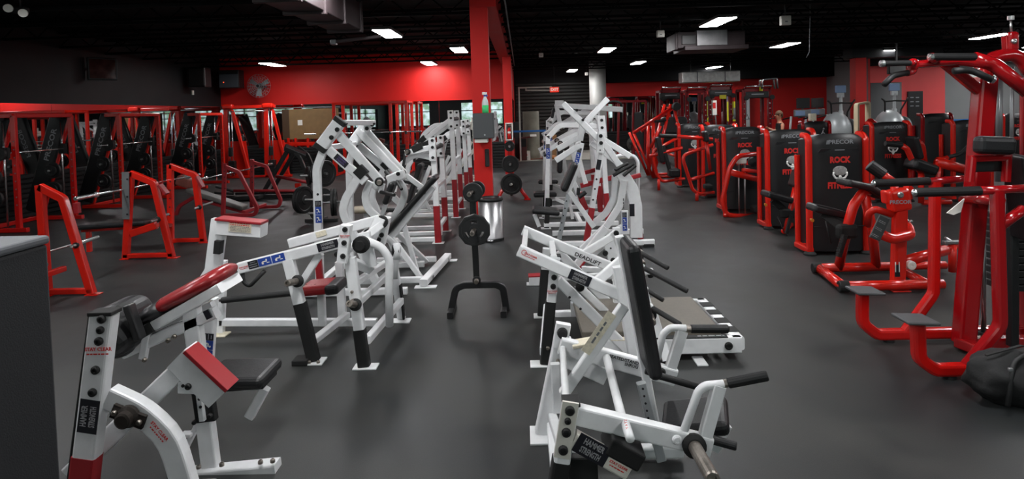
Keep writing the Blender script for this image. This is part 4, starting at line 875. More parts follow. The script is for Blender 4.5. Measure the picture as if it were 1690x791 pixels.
def machine_hinge():
    e = empty('plate_loaded_arm_machine', (0.6, 6.6, 0), 'low white machine with red-edged lever ends between deadlift machine and crossed arms', 'gym machine')
    N = 6.6
    l = bar(e, 'lever_arm', [q(1000, 376, N), q(945, 446, N)], .08, .06); bar(l, 'red_edge', [q(988, 402, N-.02), q(955, 444, N-.02)], .02, .07, MRED)
    h = bar(e, 'lever_head', [q(873, 462, N), q(894, 462, N)], .1, .12, r=.006); bar(h, 'red_rest_pad', [q(872, 455, N), q(895, 454, N)], .016, .122, MRED); bar(e, 'head_post', [q(884, 466, N), V(q(884, 466, N).x, N, .012)], .07, .06); foot_plate(e, V(q(884, 466, N).x, N, 0), .2, .1)
    j = bar(e, 'joint_plate', [q(1003, 396, N-.05), q(1014, 434, N-.05)], .12, .05); bolts(j, [q(999, 418, N-.08), q(1012, 430, N-.08), q(1017, 385, N-.05)], FR, .03); hole(j, q(1008, 410, N-.08))
    bar(e, 'lever_arm', [q(1018, 384, N+.05), q(966, 428, N+.05)], .085, .06); u = bar(e, 'upright', [q(1017, 376, N+.1), ext_z(q(1017, 376, N+.1), q(1020, 440, N+.1), .012)], .08, .07); foot_plate(e, V(u.data.vertices[0].co.x*0+q(1020, 440, N+.1).x, N+.1, 0), .16, .12)
    bar(e, 'base_beam', [V(q(884, 466, N).x, N+.05, .06), V(q(1020, 440, N).x, N+.05, .06)], .065, .065)
    pn = bar(e, 'foot_bar', [q(962, 444, N-.3), q(1040, 448, N-.3)], .055, .05); bar(e, 'lever_arm', [q(1042, 418, N-.2), q(1068, 452, N-.2)], .07, .05, WHITE2); MB().box(q(1062, 448, N-.25), (.2, .06, .06), .01).build('pivot_block', WHITE, e)
    peg(e, q(1052, 412, N-.3), (.4, -1, -.3), .12, .026); grip(e, q(1072, 448, N-.2), q(1074, 458, N-.2), .03)
    bar(e, 'crossbar', [q(1046, 440, N-.25), V(q(1017, 440, N).x, N+.05, q(1046, 440, N-.25).z)], .05, .05, hint=Z1)
    bar(e, 'strut', [q(1046, 446, N-.25), V(q(1046, 446, N-.25).x, N-.25, .012)], .05, .05); bar(e, 'strut', [q(964, 440, N-.3), V(q(964, 440, N-.3).x, N-.3, .012)], .05, .05)
    return e
machine_hinge()
def machine_far(name, lab, X, Ya, Yb, top, bits):
    """upright pair facing left with pads towards the aisle"""
    e = empty(name, (X, (Ya+Yb)/2, 0), lab, 'gym machine')
    for k, y in enumerate((Ya, Yb)):
        u = bar(e, 'upright', [V(X-.5, y, top-.25), V(X-.56, y, .012)], .075, .06); bar(u, 'black_sleeve', [V(X-.525, y, .5), V(X-.56, y, .014)], .083, .068, FOOT); foot_plate(e, (X-.57, y, 0), .16, .12)
        info_label(u, V(X-.505, y-.033, top-.5), (0, 0, -1), X1, .24, .06)
        h = bar(e, 'head_plate', [V(X+.35, y-.04, top+.05), V(X+.38, y-.04, top-.3)], .13, .06); bolts(h, [V(X+.36, y-.075, top-.02), V(X+.365, y-.075, top-.14), V(X+.37, y-.075, top-.26)], FR, .024)
        u2 = bar(e, 'upright', [V(X+.36, y, top), V(X+.44, y, .012)], .08, .06); bar(u2, 'red_sleeve', [V(X+.41, y, .55), V(X+.44, y, .014)], .088, .068, MRED)
        bar(e, 'top_member', [V(X-.5, y, top-.28), V(X-.3, y, top-.08), V(X+.36, y, top-.12)], .08, .06, fillet=.15)
        l = bar(e, 'lever_arm', [V(X+.3, y+.08, top-.05), V(X-.62, y+.08, top-.55)], .08, .06); grip(l, V(X-.56, y+.08, top-.52), V(X-.56, y-.12, top-.56), .022); peg(l, V(X-.3, y+.05, top-.38), FR, .16, .025)
        bb = bar(e, 'base_beam', [V(X-.6, y, .06), V(X+.6, y, .06)], .07, .07)
        bar(e, 'curved_arm', [V(X+.3, y+.1, top-.1), V(X+.05, y+.1, top-.2), V(X-.05, y+.1, top-.5), V(X+.1, y+.1, .7)], .075, .05, fillet=.2)
    bar(e, 'base_beam', [V(X, Ya, .06), V(X, Yb, .06)], .07, .07, hint=Z1); bar(e, 'top_crossbar', [V(X+.36, Ya, top-.05), V(X+.36, Yb, top-.05)], .07, .06, hint=Z1)
    ym = (Ya+Yb)/2
    slab(e, 'chest_pad', V(X-.3, ym, .85), V(X-.28, ym, 1.25), .09, .26, bev=.04); bar(e, 'pad_post', [V(X-.24, ym, 1.1), V(X-.1, ym, .06)], .055, .055); seat_slab(e, V(X-.75, ym, .5), V(X-.36, ym, .5), .08, .32); bar(e, 'seat_post', [V(X-.5, ym, .46), V(X-.15, ym, .3)], .05, .05)
    if bits:
        bar(e, 'red_lever', [V(X+.05, ym, .62), V(X+.6, ym, .75)], .08, .08, MRED)
    return e
machine_far('plate_loaded_press_machine', 'white machine behind the crossed arms, with a second black seat beside the aisle', 0.92, 9.75, 10.7, 1.75, True)
e = machine_far('plate_loaded_press_machine', 'white machine with long level top bar, rearmost of the right row', 1.05, 11.5, 12.6, 1.95, True)
bar(e, 'top_bar', [q(920, 174, 11.4), q(1027, 181, 11.4)], .1, .08); bar(e, 'top_bracket', [q(918, 172, 11.4), q(925, 210, 11.4)], .08, .06); grip(e, q(914, 180, 11.4), q(911, 194, 11.3), .03); bar(e, 'top_bracket', [q(916, 171, 11.4), q(930, 171, 11.4)], .12, .1)
# ================================================================== red selectorised machines, right side
def club_emblem(par, c, k):
    """rock held up by a crouched stone figure, between the two words; k = metres per unit"""
    f = lambda x, z, d=0.0: Vector(c)+Vector((x*k, -d, z*k))
    text(par, 'ROCK', f(0, 20), X1, Z1, 9.5*k, INK_RED, bold=.05, sx=.86); text(par, 'FITNESS', f(0, -22), X1, Z1, 9.5*k, INK_RED, bold=.05, sx=.84)
    em = MB().ball(f(0, 2.5), 9*k, 1.3, .12, .88).build('rock_emblem', LOGO_GREY, par)
    fg = MB()
    for s in (-1, 1):
        fg.tube([f(s*3, -10, .004), f(s*7.5, -9.5, .004), f(s*11, -4, .004), f(s*10.5, .5, .004)], 1.5*k, fillet=2*k, seg=8, ry=1.5*k)
        fg.tube([f(s*1.5, -13.5, .004), f(s*3.2, -10.5, .004)], 1.9*k, seg=8)
    fg.ball(f(0, -7.6, .004), 2.5*k, 1, .5, 1.1, 12, 8); fg.ball(f(0, -12.5, .004), 3.2*k, 1.1, .4, 1.3, 12, 8); fg.ball(f(0, -16, .004), 2.6*k, 1, .4, .8, 12, 8)
    fg.build('figure_emblem', LOGO_WHITE, em)
def tower(e, x, y, w=0.77, h=1.54, logo=True, d=0.34, rm=REDO, brand=True):
    """weight-stack tower: black shroud with arched top between two red posts"""
    body = MB(); n = 10; hw = w/2-.06
    def ring(yy, s, zt):
        pts = [Vector((x-hw*s, yy, .05)), Vector((x-hw*s, yy, zt-.09))]
        for k in range(n+1):
            t = -1+2*k/n; pts.append(Vector((x+hw*s*t*.985, yy, zt-.075*abs(t)**2.4)))
        return pts+[Vector((x+hw*s, yy, zt-.09)), Vector((x+hw*s, yy, .05))]
    rs = [ring(y+.03, .94, h-.02), ring(y, 1.0, h-.005), ring(y-.005, 1.0, h), ring(y+d*.9, 1.0, h), ring(y+d, .95, h-.03)]
    vs = []; fs = []; m = len(rs[0])
    # front face bulges a little towards the aisle
    front = [p+Vector((0, -.05*(1-((p.x-x)/hw)**2)**1.0, 0)) for p in rs[1]]
    cols = 12; 
    body2 = MB(); fv = []; rows = [.05, .25, h*.55, h*.8, h-.16, h-.06, h-.02]
    for r_, z in enumerate(rows):
        for k in range(cols+1):
            t = -1+2*k/cols; zt = z if r_ < 4 else min(z, h-.075*abs(t)**2.4-(.012 if r_ < 6 else 0)); bul = .07*(1-t*t)**.7; back = 0 if r_ < 5 else (.012 if r_ == 5 else .05)
            fv.append(Vector((x+hw*t, y-bul+back, zt)))
    ff = [[r_*(cols+1)+k, r_*(cols+1)+k+1, (r_+1)*(cols+1)+k+1, (r_+1)*(cols+1)+k] for r_ in range(len(rows)-1) for k in range(cols)]
    body2.add(fv, ff, True)
    # sides, back and top
    top = fv[-(cols+1):]; bk = [Vector((p.x, y+d, p.z-.03)) for p in top]
    body2.add(top+bk, [[k, k+1, cols+2+k, cols+1+k] for k in range(cols)], True)
    body2.add([Vector((x-hw, y, .05)), Vector((x-hw, y+d, .05)), bk[0], top[0]], [[0, 1, 2, 3]]); body2.add([Vector((x+hw, y, .05)), Vector((x+hw, y+d, .05)), bk[-1], top[-1]], [[0, 1, 2, 3]])
    body2.add(bk+[Vector((x-hw, y+d, .05)), Vector((x+hw, y+d, .05))], [list(range(cols+1))+[cols+2, cols+1]])
    s = body2.build('shroud', SHELL, e)
    # moulded band under the name
    MB().prism([V(x-hw*.78, y-.055, h-.245), V(x-hw*.7, y-.068, h-.205), V(x+hw*.7, y-.068, h-.205), V(x+hw*.78, y-.055, h-.245)], (0, .03, 0)).build('moulded_band', mat_band, s)
    MB().box((x, y-.035, .36), (hw*1.9, .03, .006), 0).build('panel_seam', FOOT, s)
    if brand:
        text(s, 'PRECOR', V(x+.015, y-.0705, h-.125), X1, Z1, .05, DECAL_SILVER, bold=.025, sx=1.15)
        for k in range(3): MB().prism([V(x-.165+.014*k, y-.071, h-.15), V(x-.157+.014*k, y-.071, h-.15), V(x-.147+.014*k, y-.071, h-.1), V(x-.155+.014*k, y-.071, h-.1)], (0, .003, 0)).build('logo_bars', DECAL_SILVER, s)
        MB().box((x, y-.0705, h-.223), (.12, .003, .009), 0).build('model_plate', DECAL_SILVER, s)
    if logo: club_emblem(s, (x, y-.0715, h-.5), .0076)
    for sx in (-1, 1):
        px = x+sx*(w/2-.035)
        MB().bar([(px, y-.0, .03), (px, y-.0, h-.1), (px, y+.05, h-.045), (px, y+.16, h-.04)], .075, .078, hint=(1, 0, 0), fillet=.06, r=.028).build('post', rm, e)
        MB().bar([(px, y+d-.02, .03), (px, y+d-.02, h-.3)], .06, .07, r=.02).build('post', rm, e)
        MB().bar([(px, y-.03, .06), (px, y+d, .06)], .08, .08, hint=Z1, r=.02).build('base_tube', rm, e)
        MB().lathe((px, y-.01, 0), Z1, [(0, 0), (.075, 0), (.075, .02), (.05, .045), (0, .045)], 20).build('rubber_foot', FOOT, e)
    MB().box((x, y+d*.5, .08), (w-.1, .08, .06), .01).build('base_tube', rm, e)
    return s
mat_band = mat('shroud_band', srgb(44, 44, 46), 0.3)
def rtube(par, nm, pts, r, m=None, f=.08): return tube(par, nm, pts, r, m or REDO, fillet=f)
# --- T1: nearest tower
e = empty('selectorised_machine', (3.93, 7.6, 0), 'largest black club-emblem tower, nearest one behind the small red frame', 'gym machine')
tower(e, 3.93, 7.62)
MB().lathe(q(1338, 362, 7.55), (-.2, -1, 0), [(0, 0), (.014, 0), (.014, .06), (.02, .065), (.02, .09), (0, .09)], 12).build('pin_knob', TILE_YEL, e)
# --- T2 with seat and back pad on a red post
e = empty('selectorised_machine', (4.08, 9.25, 0), 'second nearest club-emblem tower, its seat partly hiding the emblem words', 'gym machine')
tower(e, 4.08, 9.27); Y_ = 8.75
MB().lathe(q(1262, 337, 9.15), (-.2, -1, 0), [(0, 0), (.014, 0), (.014, .06), (.02, .065), (.02, .09), (0, .09)], 12).build('pin_knob', TILE_YEL, e)
seat_slab(e, q(1261, 319, Y_), q(1303, 330, Y_), .09, .3); slab(e, 'back_pad', q(1310, 309, Y_), q(1318, 281, Y_), .08, .3, bev=.035)
pp = ext_z(q(1313, 311, Y_), q(1293, 400, Y_), .07); rtube(e, 'seat_post', [q(1313, 309, Y_), pp], .04); rtube(e, 'base_tube', [pp+V(-.03, 0, 0), pp+V(.3, .5, 0)], .04)
MB().box(q(1301, 352, Y_), (.26, .08, .14), .03).build('linkage_cover', FOOT, e); bar(e, 'gas_spring', [q(1306, 355, Y_-.06), q(1298, 385, Y_-.06)], .045, .045, GRIP); tube(e, 'hose', [q(1283, 358, Y_), q(1295, 385, Y_), q(1300, 390, Y_)], .008, GRIP, fillet=.1)
bar(e, 'seat_bracket', [q(1275, 330, Y_+.02), q(1300, 352, Y_+.02)], .1, .05, FOOT)
# --- T3 with looped red frame
e = empty('selectorised_machine', (3.95, 10.9, 0), 'club-emblem tower with a looped red frame and chrome rods in front', 'gym machine')
tower(e, 3.97, 10.92); Y_ = 10.35
rtube(e, 'frame_loop', [q(1262, 252, 10.8), q(1217, 258, Y_), q(1205, 276, Y_), q(1192, 330, Y_), q(1198, 355, Y_), q(1217, 357, Y_), q(1252, 355, 10.8)], .042, f=.2)
rtube(e, 'cross_arm', [q(1204, 284, Y_), q(1262, 299, 10.7)], .055); rtube(e, 'cross_arm', [q(1226, 281, Y_+.1), q(1262, 284, 10.7)], .035); rtube(e, 'foot_post', [q(1197, 352, Y_), V(q(1197, 352, Y_).x, Y_, .01)], .04)
for px in (1219, 1229): tube(e, 'guide_rod', [q(px, 268, Y_+.15), q(px+1, 355, Y_+.15)], .014, STEEL)
MB().box(q(1223, 266, Y_+.12), (.17, .1, .09), .02).build('white_block', LABEL_WHT, e); MB().lathe(q(1240, 267, Y_), FR, [(0, 0), (.06, 0), (.08, .04), (.08, .1), (0, .12)], 18).build('roller_pad', GRIP, e); MB().box(q(1247, 345, 10.6), (.14, .2, .14), .04).build('linkage_cover', FOOT, e)
# --- T4, T5 
e = empty('selectorised_machine', (4.15, 12.6, 0), 'black tower mostly hidden behind the tower with looped red frame', 'gym machine')
tower(e, 4.1, 12.62); Y_ = 12.2
rtube(e, 'handle_arm', [q(1116, 225, Y_), q(1176, 230, Y_)], .036); grip(e, q(1088, 224, Y_), q(1117, 225, Y_), .042)
rtube(e, 'frame_loop', [q(1176, 239, Y_+.2), q(1125, 257, Y_), q(1143, 313, Y_), q(1152, 320, Y_), q(1178, 318, Y_+.2)], .035, f=.15); rtube(e, 'cross_arm', [q(1141, 296, Y_), q(1178, 286, Y_+.3)], .034)
rtube(e, 'foot_post', [q(1150, 318, Y_), V(q(1150, 318, Y_).x, Y_, .01)], .034); slab(e, 'back_pad', q(1162, 216, Y_), q(1166, 234, Y_), .1, .2, bev=.036); MB().box(q(1168, 308, Y_+.1), (.16, .2, .1), .03).build('linkage_cover', FOOT, e)
rtube(e, 'frame_tube', [q(1166, 234, Y_), q(1172, 280, Y_+.1)], .034)
e = empty('selectorised_machine', (4.1, 14.4, 0), 'farthest club-emblem tower of the aisle row, behind a long padded handle', 'gym machine')
tower(e, 4.08, 14.42); Y_ = 13.9
rtube(e, 'frame_loop', [q(1118, 228, Y_), q(1076, 250, Y_), q(1084, 288, Y_), q(1092, 300, Y_), q(1130, 295, Y_)], .036, f=.2); rtube(e, 'cross_arm', [q(1072, 258, Y_), q(1126, 244, Y_)], .043); rtube(e, 'frame_tube', [q(1074, 244, Y_), q(1090, 208, Y_)], .036)
rtube(e, 'foot_post', [q(1087, 296, Y_), V(q(1087, 296, Y_).x, Y_, .01)], .034); slab(e, 'back_pad', q(1092, 268, Y_), q(1084, 226, Y_), .12, .3, bev=.034); MB().box(q(1112, 285, Y_), (.25, .3, .2), .046).build('seat', VINYL, e)
bar(e, 'black_link', [q(1094, 240, Y_), q(1106, 284, Y_)], .08, .08, FOOT)
# --- red lever machine with two long sloping tubes
e = empty('lever_press_machine', (4.4, 16.5, 0), 'red frame with two long tubes sloping down left beside the grey ball', 'gym machine'); Y_ = 16.4
for dy in (0, .7):
    rtube(e, 'lever_arm', [q(1045, 220, Y_)+V(dy*.5, dy, .02*dy), q(1112, 176, Y_)+V(dy*.3, dy, 0)], .046, RED)
    rtube(e, 'leg', [q(1046, 220, Y_)+V(0, dy, 0), ext_z(q(1046, 220, Y_), q(1070, 275, Y_), .03)+V(0, dy, 0)], .036); rtube(e, 'post', [q(1107, 172, Y_)+V(0, dy, 0), ext_z(q(1107, 172, Y_), q(1093, 230, Y_), .03)+V(0, dy, 0)], .043)
    rtube(e, 'post', [q(1078, 203, Y_)+V(0, dy, 0), V(q(1078, 203, Y_).x, Y_+dy, .03)], .055); rtube(e, 'base_tube', [V(3.5, Y_+dy, .034), V(4.6, Y_+dy, .034)], .034)
    rtube(e, 'post', [q(1112, 176, Y_)+V(0, dy, 0), ext_z(q(1112, 176, Y_), q(1122, 230, Y_), .03)+V(.1, dy, 0)], .034)
MB().lathe(q(1116, 176, Y_-.1), FR, [(0, -.1), (.1, -.1), (.12, 0), (.1, .1), (0, .1)], 18).build('pivot_cap', FOOT, e); tube(e, 'handle_bar', [q(1080, 200, Y_), q(1088, 200, Y_), q(1104, 198, Y_)], .04, GRIP, fillet=.034)
rtube(e, 'crossbar', [V(4.1, Y_, .6), V(4.1, Y_+.7, .6)], .034); MB().box(q(1112, 208, Y_+.3), (.7, .3, .5), .08).build('back_pad', VINYL, e)
# --- second file of towers
e = empty('selectorised_machine', (6.95, 11.5, 0), 'club-emblem tower left of the plain black tower, handle crossing its emblem', 'gym machine')
tower(e, 6.95, 11.52); Y_ = 11.0
grip(e, q(1461, 237, Y_), q(1489, 240, Y_), .05); rtube(e, 'handle_arm', [q(1488, 240, Y_), q(1497, 246, Y_), q(1504, 262, Y_), q(1520, 285, Y_)], .05, f=.08)
rtube(e, 'cross_arm', [q(1508, 230, 11.3), q(1521, 240, 11.3), q(1526, 275, 11.3)], .06, f=.1)
MB().slab(q(1500, 268, Y_), q(1540, 282, Y_), .2, .35, bev=.06).build('seat', VINYL, e); rtube(e, 'seat_post', [q(1520, 280, Y_), V(q(1520, 280, Y_).x, Y_, .05)], .05)
slab(e, 'back_pad', q(1504, 225, Y_+.15), q(1514, 262, Y_+.15), .1, .3, bev=.04)
rtube(e, 'base_tube', [V(7.2, Y_, .06), V(7.7, Y_, .06)], .05)
e = empty('selectorised_machine', (9.5, 14, 0), 'plain glossy black tower with dark red edge in front of the grey wall', 'gym machine')
tower(e, 9.5, 14.0, .72, 1.62, False, .34, DRED, False)
e = empty('selectorised_machine', (8.35, 11.4, 0), 'club-emblem tower partly hidden by the column of the tall red machine', 'gym machine')
tower(e, 8.38, 11.4); Y_ = 10.9
rtube(e, 'cross_arm', [q(1546, 267, Y_), q(1592, 280, Y_)], .09)
tube(e, 'handle_arm', [q(1560, 261, Y_), q(1586, 254, Y_), q(1604, 236, Y_), q(1608, 228, Y_)], .035, GRIP, fillet=.2); rtube(e, 'handle_arm', [q(1545, 267, Y_), q(1564, 260, Y_)], .04); rtube(e, 'seat_post', [q(1548, 266, Y_), V(q(1548, 266, Y_).x, Y_, .05)], .045)
e = empty('selectorised_machine', (7.05, 14.5, 0), 'small far black tower with a figure decal in front of the treadmills', 'gym machine')
s = tower(e, 7.0, 14.5, .7, 1.5, False, .34, DRED, False)
fg = MB(); c0 = V(7.12, 14.43, 1.22); fg.ball(c0+V(.02, 0, .08), .022, 1, .4, 1); fg.tube([c0+V(.01, 0, .05), c0, c0+V(-.05, 0, -.08)], .014); fg.tube([c0, c0+V(.06, 0, -.06)], .012); fg.build('figure_decal', DECAL_SILVER, s)
e = empty('selectorised_machine', (12.4, 15.6, 0), 'black tower edge at far right beyond the tall red machine', 'gym machine')
tower(e, 12.6, 15.6, .77, 1.54)
# --- small red machine with the named post and placard
e = empty('leg_curl_machine', (3.8, 6.4, 0), 'red tube frame machine with black pads and hanging placard, before the nearest tower', 'gym machine')
F1, F2 = 6.05, 6.75
zb = .065
def fl(px, py, Y): p = q(px, py, Y); p.z = zb; return p
a, b = fl(1391, 470, F1), fl(1556, 462, F1)
rtube(e, 'base_tube', [a, b], .05); rtube(e, 'base_tube', [fl(1348, 446, F2), fl(1475, 440, F2)], .05); rtube(e, 'base_tube', [fl(1352, 446, F2), fl(1392, 470, F1)], .05)
for p in (a+V(.02, 0, 0), fl(1350, 446, F2)): MB().lathe(p, (-1, .1, 0), [(0, -.03), (.058, -.03), (.058, .05), (.05, .06), (0, .06)], 16).build('rubber_foot', FOOT, e)
MM = 6.5
rtube(e, 'seat_post', [fl(1384, 444, F2), q(1400, 370, MM), q(1408, 340, MM), q(1424, 318, MM), q(1436, 314, MM)], .052, f=.2); rtube(e, 'seat_post', [q(1426, 318, MM), q(1440, 380, MM+.1), fl(1446, 444, F2)], .05, f=.3)
slab(e, 'chest_pad', q(1390, 300, MM), q(1430, 308, MM), .075, .3, bev=.03); slab(e, 'chest_pad', q(1424, 306, MM), q(1456, 326, MM), .075, .3, bev=.03)
slab(e, 'leg_pad', q(1337, 341, MM+.2), q(1391, 354, MM+.2), .085, .24, bev=.03)
bar(e, 'pad_bracket', [q(1358, 352, MM+.2), q(1392, 378, MM+.1)], .1, .05, FOOT); MB().box(q(1397, 382, MM-.02), (.22, .1, .16), .04).build('linkage_cover', FOOT, e)
gs = bar(e, 'gas_spring', [q(1394, 388, MM-.1), q(1384, 424, MM-.1)], .05, .05, GRIP)
for k in range(7): MB().lathe(q(1392-1.2*k, 395+4*k, MM-.1), (.25, 0, 1), [(0, 0), (.034, 0), (.034, .012), (0, .012)], 12).build('bellows_ring', FOOT, gs)
tube(e, 'hose', [q(1363, 365, MM), q(1367, 385, MM), q(1372, 402, MM)], .008, GRIP, fillet=.1)
CP = 6.1
po = bar(e, 'column', [fl(1481, 466, CP), q(1485, 345, CP)], .13, .1, REDO, r=.03)
hd = MB().slab(q(1485, 348, CP), q(1479, 312, CP), .2, .13, bev=.03).build('column_head', REDO, po); bolt(hd, q(1486, 322, CP-.07), FR, .03, STEEL); text(hd, 'PRECOR', q(1486, 334, CP-.067), X1, Z1, .036, DECAL_SILVER, bold=.02, sx=1.1)
pe = MB().slab(q(1461, 314, CP+.05), q(1463, 336, CP+.05), .06, .1, bev=.02).build('head_ear', REDO, po); MB().prism([q(1495, 318, CP), q(1502, 304, CP), q(1513, 316, CP), q(1500, 322, CP)], (0, .08, 0)).build('head_ear', REDO, po)
MB().box(q(1481, 447, CP-.056), (.05, .004, .12), 0).build('black_sticker', LABEL_BLK, po); 
for dx in (-.018, .018): MB().box(q(1481, 441, CP-.058)+V(dx, 0, 0), (.008, .004, .1), 0).build('white_sticker', LABEL_WHT, po)
foot_plate(e, V(fl(1481, 466, CP).x, CP, 0), .18, .16, REDO)
up_ = (q(1460, 360, CP)-q(1440, 396, CP)).normalized(); rt_ = Vector((up_.z, 0, -up_.x))
pc = MB().slab(q(1443, 395, CP-.12), q(1460, 358, CP-.12), .11, .02, bev=.006).build('placard', mat('placard_grey', srgb(62, 66, 66), .4), e)
for k in range(3): scribble(pc, q(1456-6*k, 367+11*k, CP-.131), rt_, up_, .07, .03, 2, INK_GREY)
rtube(e, 'upper_loop', [q(1433, 372, CP+.1), q(1434, 352, CP), q(1444, 345, CP-.05), q(1472, 354, CP-.02)], .035, f=.06); rtube(e, 'upper_loop', [q(1438, 380, CP-.04), q(1473, 395, CP-.1), q(1502, 388, CP-.05), q(1500, 376, CP+.1), q(1488, 372, CP+.2)], .05, f=.1)
tube(e, 'adjust_lever', [q(1490, 362, CP), q(1503, 366, CP-.02)], .012, CHROME); MB().ball(q(1503, 366, CP-.02), .02).build('lever_knob', CHROME, e)
rtube(e, 'lower_arm', [q(1492, 432, CP+.1), q(1560, 413, CP+.3)], .055); MB().lathe(q(1501, 437, CP+.02), FR, [(0, 0), (.045, 0), (.045, .04), (.036, .045), (.015, .045), (0, .04)], 20).build('roller', LABEL_WHT, e); rtube(e, 'base_tube', [fl(1490, 446, F1+.5), fl(1532, 460, F1)], .045)
rtube(e, 'base_tube', [fl(1440, 446, F2), fl(1560, 440, F2)], .045)
rtube(e, 'handle_arm', [q(1474, 300, CP+.3), q(1454, 286, CP+.35)], .04); grip(e, q(1458, 289, CP+.35), q(1434, 272, CP+.4), .062); rtube(e, 'handle_arm', [q(1474, 300, CP+.3), q(1480, 330, CP+.1)], .04)
ch = MB().box(q(1572, 400, CP+.5), (.2, .06, .04), .01).build('weight_lever', STEEL, e); rtube(ch, 'lever_tube', [q(1556, 412, CP+.5), q(1588, 404, CP+.5)], .03); tube(ch, 'lever_tip', [q(1560, 392, CP+.5), q(1585, 408, CP+.5)], .012, STEEL)
rtube(e, 'rear_post', [q(1572, 404, CP+.5), V(q(1572, 404, CP+.5).x, CP+.5, .03)], .04)
# --- tall assisted pull-up and dip machine at right
e = empty('pull_up_machine', (3.3, 4.5, 0), 'tall dark red pull-up and dip machine with two foot steps at right', 'gym machine')
NA, FA, CL = 4.12, 4.78, 4.6
a, b = q(1626, 128, CL), q(1592, 545, CL); col = bar(e, 'column', [a, ext_z(a, b, .05)], .13, .12, DRED, r=.02)
# steps and their bent posts
for nm, Y_, pts, pad, up in (('far', FA, [(1423, 482), (1423, 533), (1446, 556), (1592, 550)], (1426, 479), [(1543, 300), (1541, 484), (1494, 548)]), ('near', NA, [(1514, 531), (1516, 592), (1543, 622), (1604, 618)], (1509, 526), [(1645, 316), (1651, 538), (1590, 612)])):
    P_ = [q(x, y, Y_) for x, y in pts]; P_[2].z = P_[3].z = .06
    sp = bar(e, 'step_post', P_, .085, .075, RED, fillet=.1, r=.02)
    c = q(pad[0], pad[1], Y_); MB().slab(c+V(-.1, 0, 0), c+V(.115, 0, -.01), .022, .2, bev=.009, seg=2).build('foot_step', mat('step_rubber', srgb(74, 74, 76), .6, bump=.1, bscale=200), sp)
    U = [q(x, y, Y_) for x, y in up]; bar(e, 'bent_upright', U, .075, .07, DRED if nm == 'near' else RED, fillet=.12, r=.02)
    MB().lathe(V(P_[2].x+.1, Y_, 0), Z1, [(0, 0), (.04, 0), (.04, .02), (0, .02)], 14).build('rubber_foot', FOOT, sp)
g = rtube(e, 'dip_handle', [q(1532, 300, FA), q(1606, 294, FA+.0)], .03, DRED); grip(g, q(1442, 303, FA), q(1534, 299, FA), .032); MB().ball(q(1443, 303, FA), .026).build('end_plug', CHROME, g)
g = rtube(e, 'dip_handle', [q(1616, 315, NA), q(1700, 311, NA)], .03, DRED); grip(g, q(1510, 318, NA), q(1618, 315, NA), .032); MB().ball(q(1511, 318, NA), .026).build('end_plug', CHROME, g)
bar(e, 'base_tube', [V(q(1582, 545, CL).x, CL, .06), V(q(1690, 600, NA).x, NA+.1, .06)], .09, .08, DRED, hint=Z1); bar(e, 'base_tube', [V(q(1595, 555, FA).x, FA, .06), V(q(1690, 545, FA).x+.3, FA, .06)], .09, .08, DRED)
rtube(e, 'arm_tube', [q(1590, 330, FA-.1), q(1650, 330, NA)], .035, DRED); rtube(e, 'arm_tube', [q(1652, 372, NA), q(1690, 345, NA)], .035, DRED)
cd = MB().prism([q(1563, 352, 4.5), q(1592, 328, 4.5), q(1586, 350, 4.5), q(1574, 355, 4.5)], (0, .01, 0)).build('white_card', LABEL_WHT, e)
# top works
TY = 4.4
cb = bar(e, 'top_beam', [q(1505, 107, TY), q(1580, 101, TY), q(1620, 106, TY)], .055, .06, DRED, r=.02); MB().ball(q(1507, 107, TY), .04, 1, 1, 1.2).build('end_cap', DRED, cb)
for (ax, ay, bx_, by) in ((1458, 105, 1503, 104), (1538, 94, 1610, 94)):
    gg = grip(e, q(ax, ay, TY-.1), q(bx_, by, TY-.1), .02 if ax < 1500 else .026); MB().lathe(q(ax, ay, TY-.1), (-1, 0, 0), [(0, 0), (.027, 0), (.024, .02), (0, .024)], 14).build('end_plug', CHROME, gg)
rtube(e, 'grip_hanger', [q(1503, 104, TY-.1), q(1508, 104, TY-.02)], .022, DRED); rtube(e, 'grip_hanger', [q(1538, 94, TY-.1), q(1545, 102, TY)], .03, DRED); rtube(e, 'grip_hanger', [q(1508, 106, TY), q(1508, 118, TY), q(1497, 121, TY-.05)], .022, DRED, f=.03)
tube(e, 'handle_grip', [q(1498, 120, TY-.05), q(1474, 125, TY-.08), q(1459, 140, TY-.1)], .021, GRIP, fillet=.08)
g = tube(e, 'handle_grip', [q(1574, 117, TY-.2), q(1602, 115, TY-.2), q(1635, 131, TY-.25)], .023, GRIP, fillet=.12); MB().lathe(q(1635, 131, TY-.25), (1, 0, -.4), [(0, 0), (.028, 0), (.026, .02), (0, .022)], 14).build('end_plug', CHROME, g)
bar(e, 'diagonal_brace', [q(1560, 104, TY+.05), q(1616, 150, CL)], .075, .07, DRED, r=.02); rtube(e, 'top_arm', [q(1608, 97, TY), q(1640, 106, TY), q(1698, 152, TY-.1)], .05, DRED, f=.12)
rtube(e, 'top_arm', [q(1626, 108, CL), q(1640, 94, CL), q(1672, 90, CL), q(1688, 100, CL), q(1702, 125, CL)], .05, DRED, f=.12)
pp = MB().slab(q(1671, 86, CL), q(1671, 52, CL), .075, .06, bev=.025).build('pulley_plate', DRED, e); bolt(pp, q(1673, 68, CL-.03), FR, .02, STEEL); tube(pp, 'top_bolt', [q(1669, 52, CL), q(1668, 34, CL)], .008, STEEL); MB().lathe(q(1668, 33, CL), Z1, [(0, 0), (.022, .0), (.022, .03), (0, .03)], 10).build('eye_nut', STEEL, pp)
bar(e, 'pulley_post', [q(1664, 92, CL+.02), q(1662, 60, CL+.02)], .06, .05, DRED)
rtube(e, 'column_neck', [q(1626, 132, CL), q(1628, 104, CL)], .05, DRED)
